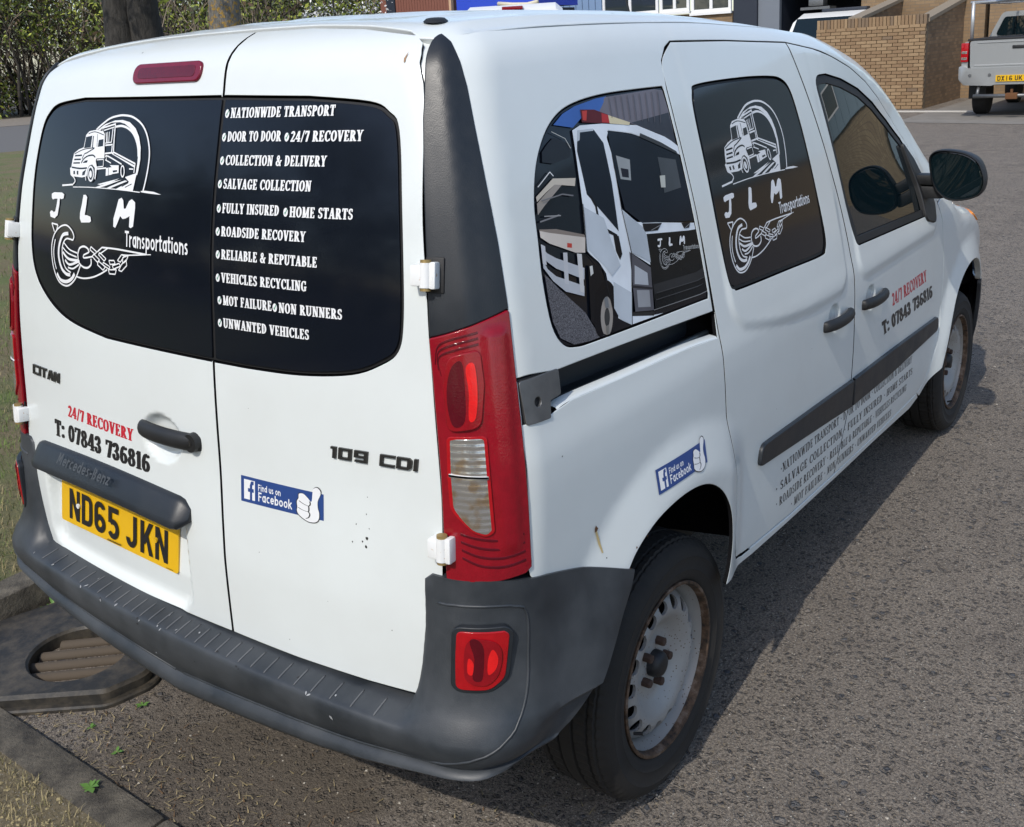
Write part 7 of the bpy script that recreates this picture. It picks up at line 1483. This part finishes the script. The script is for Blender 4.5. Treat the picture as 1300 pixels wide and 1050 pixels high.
v2 = box_van('parked_van', (29.2, 7.55, 0), math.pi, 'white van with blue side facing out behind the low brick wall', NM('white_body_b', (.72, .72, .70), .35), 2.22, 1.9, 5.2, False)
v2.location = (28.0, 7.42, 0)
b = MB(); b.box((1.2, .955, 1.2), (3.4, .975, 2.0)); b.build('blue_stripe', NM('blue_livery', (.03, .25, .62), .4), v2)
b = MB(); b.box((2.2, -.55, 2.235), (2.5, .62, 2.32), 0, .02); b.build('roof_beacon_bar', M['navy'], v2, auto=40)
# silver pickup seen from behind
pk = tag(empty('pickup_truck', (19.0, 2.02, 0)), 'silver pickup with ladder rack parked by the brick wall', 'pickup')
q = M['silver'] = NM('silver_paint', (.34, .35, .35), .35, metal=.35, coat=.4)
def loft(secs, closed=True):
    """secs: list of (x, [(y, z)...])"""
    V = []; n = len(secs[0][1])
    for x, s in secs: V += [(x, y, z) for y, z in s]
    F = [(i*n+k, i*n+(k+1) % n, (i+1)*n+(k+1) % n, (i+1)*n+k) for i in range(len(secs)-1) for k in range(n)]
    F += [tuple(range(n))[::-1], tuple(range((len(secs)-1)*n, len(secs)*n))]; return V, F
tg = rpoly([(-.78, .92, .05), (.78, .92, .05), (.80, 1.42, .05), (-.80, 1.42, .05)], 3)
b = MB(); b.add(*loft([(-.02, tg*[.99, 1]+[0, .0]), (.0, tg*[1.0, 1.0]), (.05, tg)])); tgate = b.build('tailgate', M['silver'], pk, auto=40)
b = MB(); b.box((-.032, -.66, 1.375), (-.012, .66, 1.39), 0, .003); b.box((-.03, -.70, .955), (-.008, .70, .985), 0, .006); b.build('tailgate_crease', M['silver'], tgate)
b = MB(); b.box((-.035, -.13, 1.255), (-.01, .07, 1.315), 0, .012); b.build('handle', M['black'], tgate, auto=40)
sec = lambda g_: rpoly([(-.90*g_, .62, .05), (-.93*g_, 1.0, .1), (-.90*g_, 1.40, .06), (-.82*g_, 1.42, .02), (-.82*g_, .66, .02)], 3)
for s in (1, -1):
    b = MB(); S_ = [(y*s, z) for y, z in sec(1)]; b.add(*loft([(.0, S_), (.5, S_), (.6, [(y, z if z > .95 else .95+(z-.62)*.15) for y, z in S_]), (1.45, [(y, z if z > .95 else .95+(z-.62)*.15) for y, z in S_]), (1.55, S_), (2.0, S_)])); b.build('bed_side', M['silver'], pk, auto=40)
    lm = MB(); lm.box((-.03, min(s*.815, s*.945), 1.04), (.16, max(s*.815, s*.945), 1.39), 0, .02); l_ = lm.build('tail_lamp', M['red_bright'], pk, auto=40)
    for z in (1.10, 1.21):
        k = MB(); k.box((-.036, min(s*.835, s*.93), z-.018), (.0, max(s*.835, s*.93), z+.030), 0, .006); k.build('lamp_lens', M['clear_lens'], l_)
bp = rpoly([(-.95, .72, .08), (-.86, .62, .05), (-.40, .60, .05), (-.33, .62, .03), (.33, .62, .03), (.40, .60, .05), (.86, .62, .05), (.95, .72, .08), (.96, .99, .05), (.82, .93, .02), (-.82, .93, .02), (-.96, .99, .05)], 3)
b = MB(); b.add(*loft([(-.10, bp*[.96, 1]), (-.08, bp), (.15, bp)])); b.build('rear_bumper', M['silver'], pk, auto=40)
for s in (1, -1):
    for y in (.62, .28):
        k = MB(); k.tube([(-.115, s*(y+.13), .80), (-.09, s*(y+.13), .80)], .028, 12); k.build('parking_sensor', M['steel'], pk)
b = MB(); b.box((-.12, -.22, .675), (-.10, .30, .79)); npk = b.build('number_plate', M['yellow'], pk)
ps = []; x = 0
PG2 = dict(PG); PG2['X'] = [[(0, 0), (.2, 0), (.633, 1), (.433, 1)], [(.433, 0), (.633, 0), (.2, 1), (0, 1)]]; PG2['1'] = [quad(.23, 0, .40, 1)]; PG2['U'] = [quad(0, .28, .175, 1), quad(.458, .28, .633, 1)]+ring(.3165, .29, .3165, .29, 180, 360, .175, .175)
for ch in 'DX16 UK':
    if ch == ' ': x += .03; continue
    for p in PG2[ch]: ps.append([(.27-x-a*.085, .69+b_*.085) for a, b_ in p])
    x += .066
decal('plate_characters', ps, 'R', M['ink'], npk, pos=lambda u, v: (-.1225, u, v))
b = MB(); b.tube([(-.16, -.66, .42), (-.16, .66, .42)], .035, 12); b.tube([(-.14, .60, .42), (.0, .60, .62)], .03, 8); b.tube([(-.14, -.60, .42), (.0, -.60, .62)], .03, 8); b.build('tow_bar', M['steel'], pk, smooth=True)
b = MB(); b.box((-.24, -.10, .36), (-.10, .10, .47), 0, .01); b.tube([(-.2, 0, .46), (-.2, 0, .54)], .025, 10); b.build('tow_hitch', M['rust'], pk, auto=40)
for s in (1, -1):
    k = MB(); k.lathe([(0, -.13), (.24, -.13), (.36, -.12), (.38, -.08), (.38, .08), (.36, .12), (.24, .13), (0, .13)], 32, 'y', o=(1.02, s*.74, .38)); wq = k.build('wheel', M['tyre'], pk, auto=40)
    k = MB(); k.lathe([(0, .135 if s < 0 else -.135), (.23, .135 if s < 0 else -.135), (.24, .10 if s < 0 else -.10)], 24, 'y', o=(1.02, s*.74, .38)); k.build('hub', M['rim'], wq)
    k = MB(); k.box((.52, s*.74-.15, .33), (.55, s*.74+.15, .78)); k.build('mud_flap', M['rubber'], pk)
    k = MB(); k.lathe([(0, -.13), (.24, -.13), (.36, -.12), (.38, -.08), (.38, .08), (.36, .12), (.24, .13), (0, .13)], 32, 'y', o=(4.0, s*.74, .38)); k.build('wheel', M['tyre'], pk, auto=40)
b = MB(); b.box((.10, -.80, .60), (4.6, .80, .72)); b.box((.08, -.80, .94), (1.95, .80, 1.0)); b.build('chassis', M['under'], pk)
cb = rpoly([(-.90, .70, .05), (.90, .70, .05), (.92, 1.40, .10), (.66, 1.93, .14), (-.66, 1.93, .14), (-.92, 1.40, .10)], 4)
hb_ = rpoly([(-.90, .62, .05), (.90, .62, .05), (.92, 1.05, .10), (.80, 1.16, .1), (-.80, 1.16, .1), (-.92, 1.05, .10)], 4)
b = MB(); b.add(*loft([(2.0, cb*[1, 1]), (2.15, cb), (3.0, cb), (3.35, cb*[.99, .97]), (3.9, hb_*[1, 1.1] if len(hb_) == len(cb) else cb), (5.0, hb_*[.97, .95] if len(hb_) == len(cb) else cb)])); b.build('cab', M['silver'], pk, auto=35)
rwn = rpoly([(-.78, 1.47, .06), (.78, 1.47, .06), (.62, 1.83, .08), (-.62, 1.83, .08)], 4)
b = MB(); b.prism([tuple(p) for p in rwn], lambda u, v, h: (1.99-h, u, v), 0, .012); b.build('rear_window', M['glass'], pk)
b = MB(); b.box((.0, -.84, 1.42), (1.98, .84, 1.46), 0, .01); b.build('bed_cover', M['rubber'], pk, auto=40)
rk = MB()
for s in (1, -1): rk.tube([(.12, s*.80, 1.42), (.12, s*.80, 2.13)], .032, 10); rk.tube([(.12, s*.80, 2.11), (3.4, s*.80, 2.11)], .025, 8)
rk.tube([(.12, -.85, 2.11), (.12, .85, 2.11)], .028, 8); rk.tube([(2.2, -.82, 2.11), (2.2, .82, 2.11)], .028, 8)
M['alu'] = NM('aluminium', (.55, .56, .57), .4, metal=.6)
rk.build('ladder_rack', M['alu'], pk, smooth=True)
ld = tag(empty('ladder', (18.9, 2.2, 2.16)), 'ladder with blue ends lying on the pickup roof rack', 'ladder')
for y in (-.18, .18):
    b = MB(); b.box((0, y-.02, 0), (3.6, y+.02, .06)); b.build('stile', M['alu'], ld)
for k in range(9):
    b = MB(); b.tube([(.3+k*.36, -.16, .03), (.3+k*.36, .16, .03)], .014, 8); b.build('rung', M['alu'], ld)
b = MB(); b.box((-.06, -.22, -.02), (.16, .22, .09), 0, .01); b.build('end_cap', NM('blue_cap', (.05, .32, .62), .5), ld, auto=40)
for k in range(3):
    b = MB(); b.box((0, 0, 0), (.9, .12, .10), 0, .01)
b = MB(); b.box((-.03, -.06, -.03), (.03, .06, .10), 0, .01)
# strip of pale kerb and channel by the wall
b = MB(); b.box((0, 0, 0), (.10, 3.2, .03), 0, .006); o = tag(b.build('pale_kerb', M['pale_kerb'], None, auto=40), None, kind='structure'); o.location = (20.35, 2.9, 0); o.rotation_euler = (0, 0, R(-8))
b = MB(); b.box((0, 0, 0), (.12, 6.0, .012)); o = tag(b.build('channel_strip', M['concrete'], None), None, kind='structure'); o.location = (17.72, -2.1, 0); o.rotation_euler = (0, 0, R(-11))
# long workshop across the yard (what the near flank faces)
wk = tag(empty('yard_building', (29.5, -60.5, 0), R(90)), 'long cream brick workshop at the end of the yard with blue grey cladding above', 'building')
M['cream_brick'] = brick_tex('cream_brickwork', (.34, .27, .16), (.26, .20, .12), (.17, .14, .10), 'XZ'); M['pale_clad'] = NM('pale_cladding', (.19, .26, .30), .5)
b = MB(); b.box((0, -6, 0), (60, 0, 2.45)); b.build('brickwork', M['cream_brick'], wk)
b = MB(); b.box((0, -6, 2.45), (60, .06, 7.5)); b.build('cladding_backing', M['pale_clad'], wk)
for k in range(55):
    b = MB(); b.box((.02+k*1.09, .062, 2.47), (.02+k*1.09+1.0, .12, 7.48)); b.build('cladding_panel', M['pale_clad'], wk)
for k in range(9):
    b = MB(); b.box((3+k*6, -.02, 3.3), (5.2+k*6, .14, 4.7)); w_ = b.build('window', M['upvc'], wk); b = MB(); b.box((3.1+k*6, .0, 3.4), (5.1+k*6, .155, 4.6)); b.build('pane', M['wglass'], w_)

# ---------------------------------------------------------------- trees and hedge
def bark(name, a, b_, c_=None, sc=9):
    q = NM(name, a, .9); c = coords(q); mp = nd(q, 'ShaderNodeMapping'); lk(q, c, mp.inputs[0]); mp.inputs['Scale'].default_value = (1, 1, .25)
    col = mix(q, ramp(q, noise(q, mp.outputs[0], sc*2.2, 6, .7), [(.36, (0, 0, 0)), (.64, (1, 1, 1))]), a, b_)
    if c_: col = mix(q, ramp(q, noise(q, c, sc*1.2, 5, .65), [(.50, (0, 0, 0)), (.60, (1, 1, 1))]), col, c_)
    base(q, col); bumpn(q, noise(q, mp.outputs[0], sc*3, 6, .7), .8, .03); return q
M['bark'] = bark('dark_bark', (.022, .020, .018), (.055, .050, .044)); M['bark_lichen'] = bark('lichen_bark', (.10, .095, .085), (.22, .21, .19), (.40, .24, .04), 22); M['twig'] = NM('twig_bark', (.26, .21, .155), .9); M['twig_d'] = NM('dark_twig', (.05, .042, .034), .9)
def leafm(name, a):
    q = NM(name, a, .6); P_(q).inputs['Subsurface Weight'].default_value = 0; c = coords(q)
    base(q, mix(q, noise(q, c, 1.7, 3), tuple(v*.65 for v in a), tuple(v*1.3 for v in a)))
    return q
LF = [leafm('leaf_dark', (.040, .054, .016)), leafm('leaf_mid', (.16, .20, .030)), leafm('leaf_yellow', (.34, .38, .05)), leafm('leaf_brown', (.13, .085, .045))]
def leaf_mesh(name, clumps, size, weights, seed):
    r_ = random.Random(seed); V = []; F = []; m_ = []
    for (cx, cy, cz, rr, n) in clumps:
        for _ in range(n):
            while True:
                a, b_, c_ = r_.uniform(-1, 1), r_.uniform(-1, 1), r_.uniform(-1, 1)
                if a*a+b_*b_+c_*c_ <= 1: break
            p = np.array([cx+a*rr, cy+b_*rr, cz+c_*rr*.85]); u = np.array([r_.gauss(0, 1) for _ in range(3)]); u /= np.linalg.norm(u); w_ = np.cross(u, [r_.gauss(0, 1) for _ in range(3)]); w_ /= np.linalg.norm(w_)
            s = size*r_.uniform(.6, 1.3); k = len(V)
            V += [tuple(p-u*s), tuple(p+w_*s*.45), tuple(p+u*s), tuple(p-w_*s*.45)]; F.append((k, k+1, k+2, k+3)); m_.append(r_.choices(range(4), weights)[0])
    o = mesh_obj(name, V, F, None, mats=LF, fm=m_, smooth=False); d = o.data; bpy.data.objects.remove(o); return d
def limb(b, p, d, L, r, r_, depth, n=7, mi=0):
    pts = [p]; q = p; dd = d
    for k in range(4):
        dd = (dd+Vector((r_.gauss(0, .13), r_.gauss(0, .13), r_.gauss(.03, .10)))).normalized(); q = q+dd*L/4; pts.append(q)
    b.tube(pts, [r*(1-.16*i) for i in range(5)], n, mi)
    ends = [q]
    if depth > 0:
        for k in range(3):
            s = pts[r_.choice([2, 3, 4])]; nd_ = (dd+Vector((r_.gauss(0, .6), r_.gauss(0, .6), r_.gauss(.25, .3)))).normalized()
            ends += limb(b, s, nd_, L*r_.uniform(.5, .75), r*.5, r_, depth-1, max(4, n-2), mi)
    return ends
def yard_tree(name, loc, label, mat, stems, hgt, seed):
    r_ = random.Random(seed); t = tag(empty(name, loc), label, 'tree', None); ends = []
    for (dx, dy, lean, rad) in stems:
        b = MB(); p = Vector((dx, dy, -.05)); pts = []; rs = []
        for k in range(9):
            f = k/8; pts.append(Vector((dx+lean[0]*f*hgt+r_.gauss(0, .02), dy+lean[1]*f*hgt+r_.gauss(0, .02), f*hgt))); rs.append(rad*(1.25-.45*f if k else 1.6))
        b.tube(pts, rs, 18)
        for k in range(5): ends += limb(b, pts[r_.choice([6, 7, 8])], Vector((r_.gauss(0, .6), r_.gauss(0, .6), .7)).normalized(), 2.2, rad*.5, r_, 2)
        b.build('trunk', mat, t, smooth=True)
    d = leaf_mesh('crown', [(e.x, e.y, e.z, .7, 60) for e in ends], .055, (2, 4, 3, .4), seed)
    link(bpy.data.objects.new('crown', d), t); return t
yard_tree('yard_tree', (4.25, 7.25, .09), 'dark twin stemmed tree on the verge behind the van roof', M['bark'], [(-.07, .10, (.0, .012), .16), (.07, -.09, (.005, -.022), .155)], 3.6, 3)
yard_tree('yard_tree', (4.35, 5.98, .09), 'tree trunk covered in yellow lichen behind the van roof', M['bark_lichen'], [(0, 0, (.0, -.01), .15)], 3.6, 9)
# thicket beyond the road: a few kinds of tangled shrub, copied
def thicket(seed, hgt):
    r_ = random.Random(seed); t = empty('thicket_tree'); b = MB(); ends = []
    for k in range(7):
        p = Vector((r_.uniform(-1.3, 1.3), r_.uniform(-1.3, 1.3), 0)); ends += limb(b, p, Vector((r_.gauss(0, .18), r_.gauss(0, .18), 1)).normalized(), hgt*.62, r_.uniform(.05, .10), r_, 2, 6)
    b.build('trunk', M['twig_d'], t, smooth=True)
    b = MB()
    for k in range(46):
        p = Vector((r_.uniform(-1.9, 1.9), r_.uniform(-1.9, 1.9), r_.uniform(0, hgt*.5))); limb(b, p, Vector((r_.gauss(0, .5), r_.gauss(0, .5), .9)).normalized(), r_.uniform(1.2, 2.6), .022, r_, 1, 4)
    b.build('twigs', M['twig'], t, smooth=True)
    cl = [(e.x, e.y, e.z, .75, 42) for e in ends]+[(r_.uniform(-1.9, 1.9), r_.uniform(-1.9, 1.9), r_.uniform(.2, 2.0), .8, 60) for _ in range(16)]
    cl = [c_ for c_ in cl if r_.random() > .28]
    link(bpy.data.objects.new('crown', leaf_mesh('crown', cl, .10, (3.2, 3.4, 2.1, 1.3), seed)), t); return t
protos = [thicket(s, h) for s, h in ((21, 6.0), (22, 5.2), (23, 6.6))]
first = set()
kinds = ('tangled dark shrubby tree in the thicket beyond the road', 'olive leaved shrubby tree in the thicket beyond the road', 'tall twiggy tree in the thicket beyond the road')
def plant(x, y, k, s, label, group):
    if k in first:
        o = dup(protos[k], None)
        for ch in protos[k].children: dup(ch, o)
    else: o = protos[k]; first.add(k)
    o.location = (x, y, 0); o.rotation_euler = (0, 0, rng.uniform(0, 6.28)); o.scale = (s, s, s*rng.uniform(.9, 1.15)); tag(o, label, 'tree', group); return o
for i in range(17):
    p = _p+_n*(27.2+rng.uniform(-.4, 1.2))+_d*(-4+i*2.05); plant(p[0], p[1], i % 3, rng.uniform(.9, 1.15), kinds[i % 3], 'thicket trees beyond the road')
for i in range(11):
    p = _p+_n*(31+rng.uniform(-1, 1))+_d*(-4+i*3.2); plant(p[0], p[1], (i+1) % 3, rng.uniform(1.2, 1.5), kinds[(i+1) % 3], 'thicket trees beyond the road')
# unseen belt behind the camera, added to darken the rear window reflections
for i in range(15):
    plant(-15-rng.uniform(0, 3)-.25*abs(i-6), -12+i*3.0, i % 3, rng.uniform(.95, 1.25), 'unseen shrubby tree added behind the camera to darken window reflections', 'unseen tree belt added for reflections')
# blossom bush left of the hut
r_ = random.Random(4); bl_ = tag(empty('blossom_bush', (20.6, 20.3, 0)), 'bush in white blossom left of the red brown hut', 'bush')
b = MB(); ends = []
for k in range(5): ends += limb(b, Vector((r_.uniform(-.4, .4), r_.uniform(-.4, .4), 0)), Vector((r_.gauss(0, .2), r_.gauss(0, .2), 1)).normalized(), 1.8, .05, r_, 2, 5)
b.build('stems', M['twig_d'], bl_, smooth=True)
sv = LF; LF = [NM('petal', (.75, .74, .72), .6), LF[1], NM('petal_shade', (.55, .55, .56), .6), LF[0]]
link(bpy.data.objects.new('blossom', leaf_mesh('blossom', [(e.x, e.y, e.z, .5, 55) for e in ends], .05, (4, .7, 2, .8), 5)), bl_); LF = sv
hb2 = plant(19.0, 22.0, 1, .8, 'green bush left of the white blossom', None); hb3 = plant(18.3, 25.0, 0, .9, 'dark bush beyond the green bush and blossom', None)
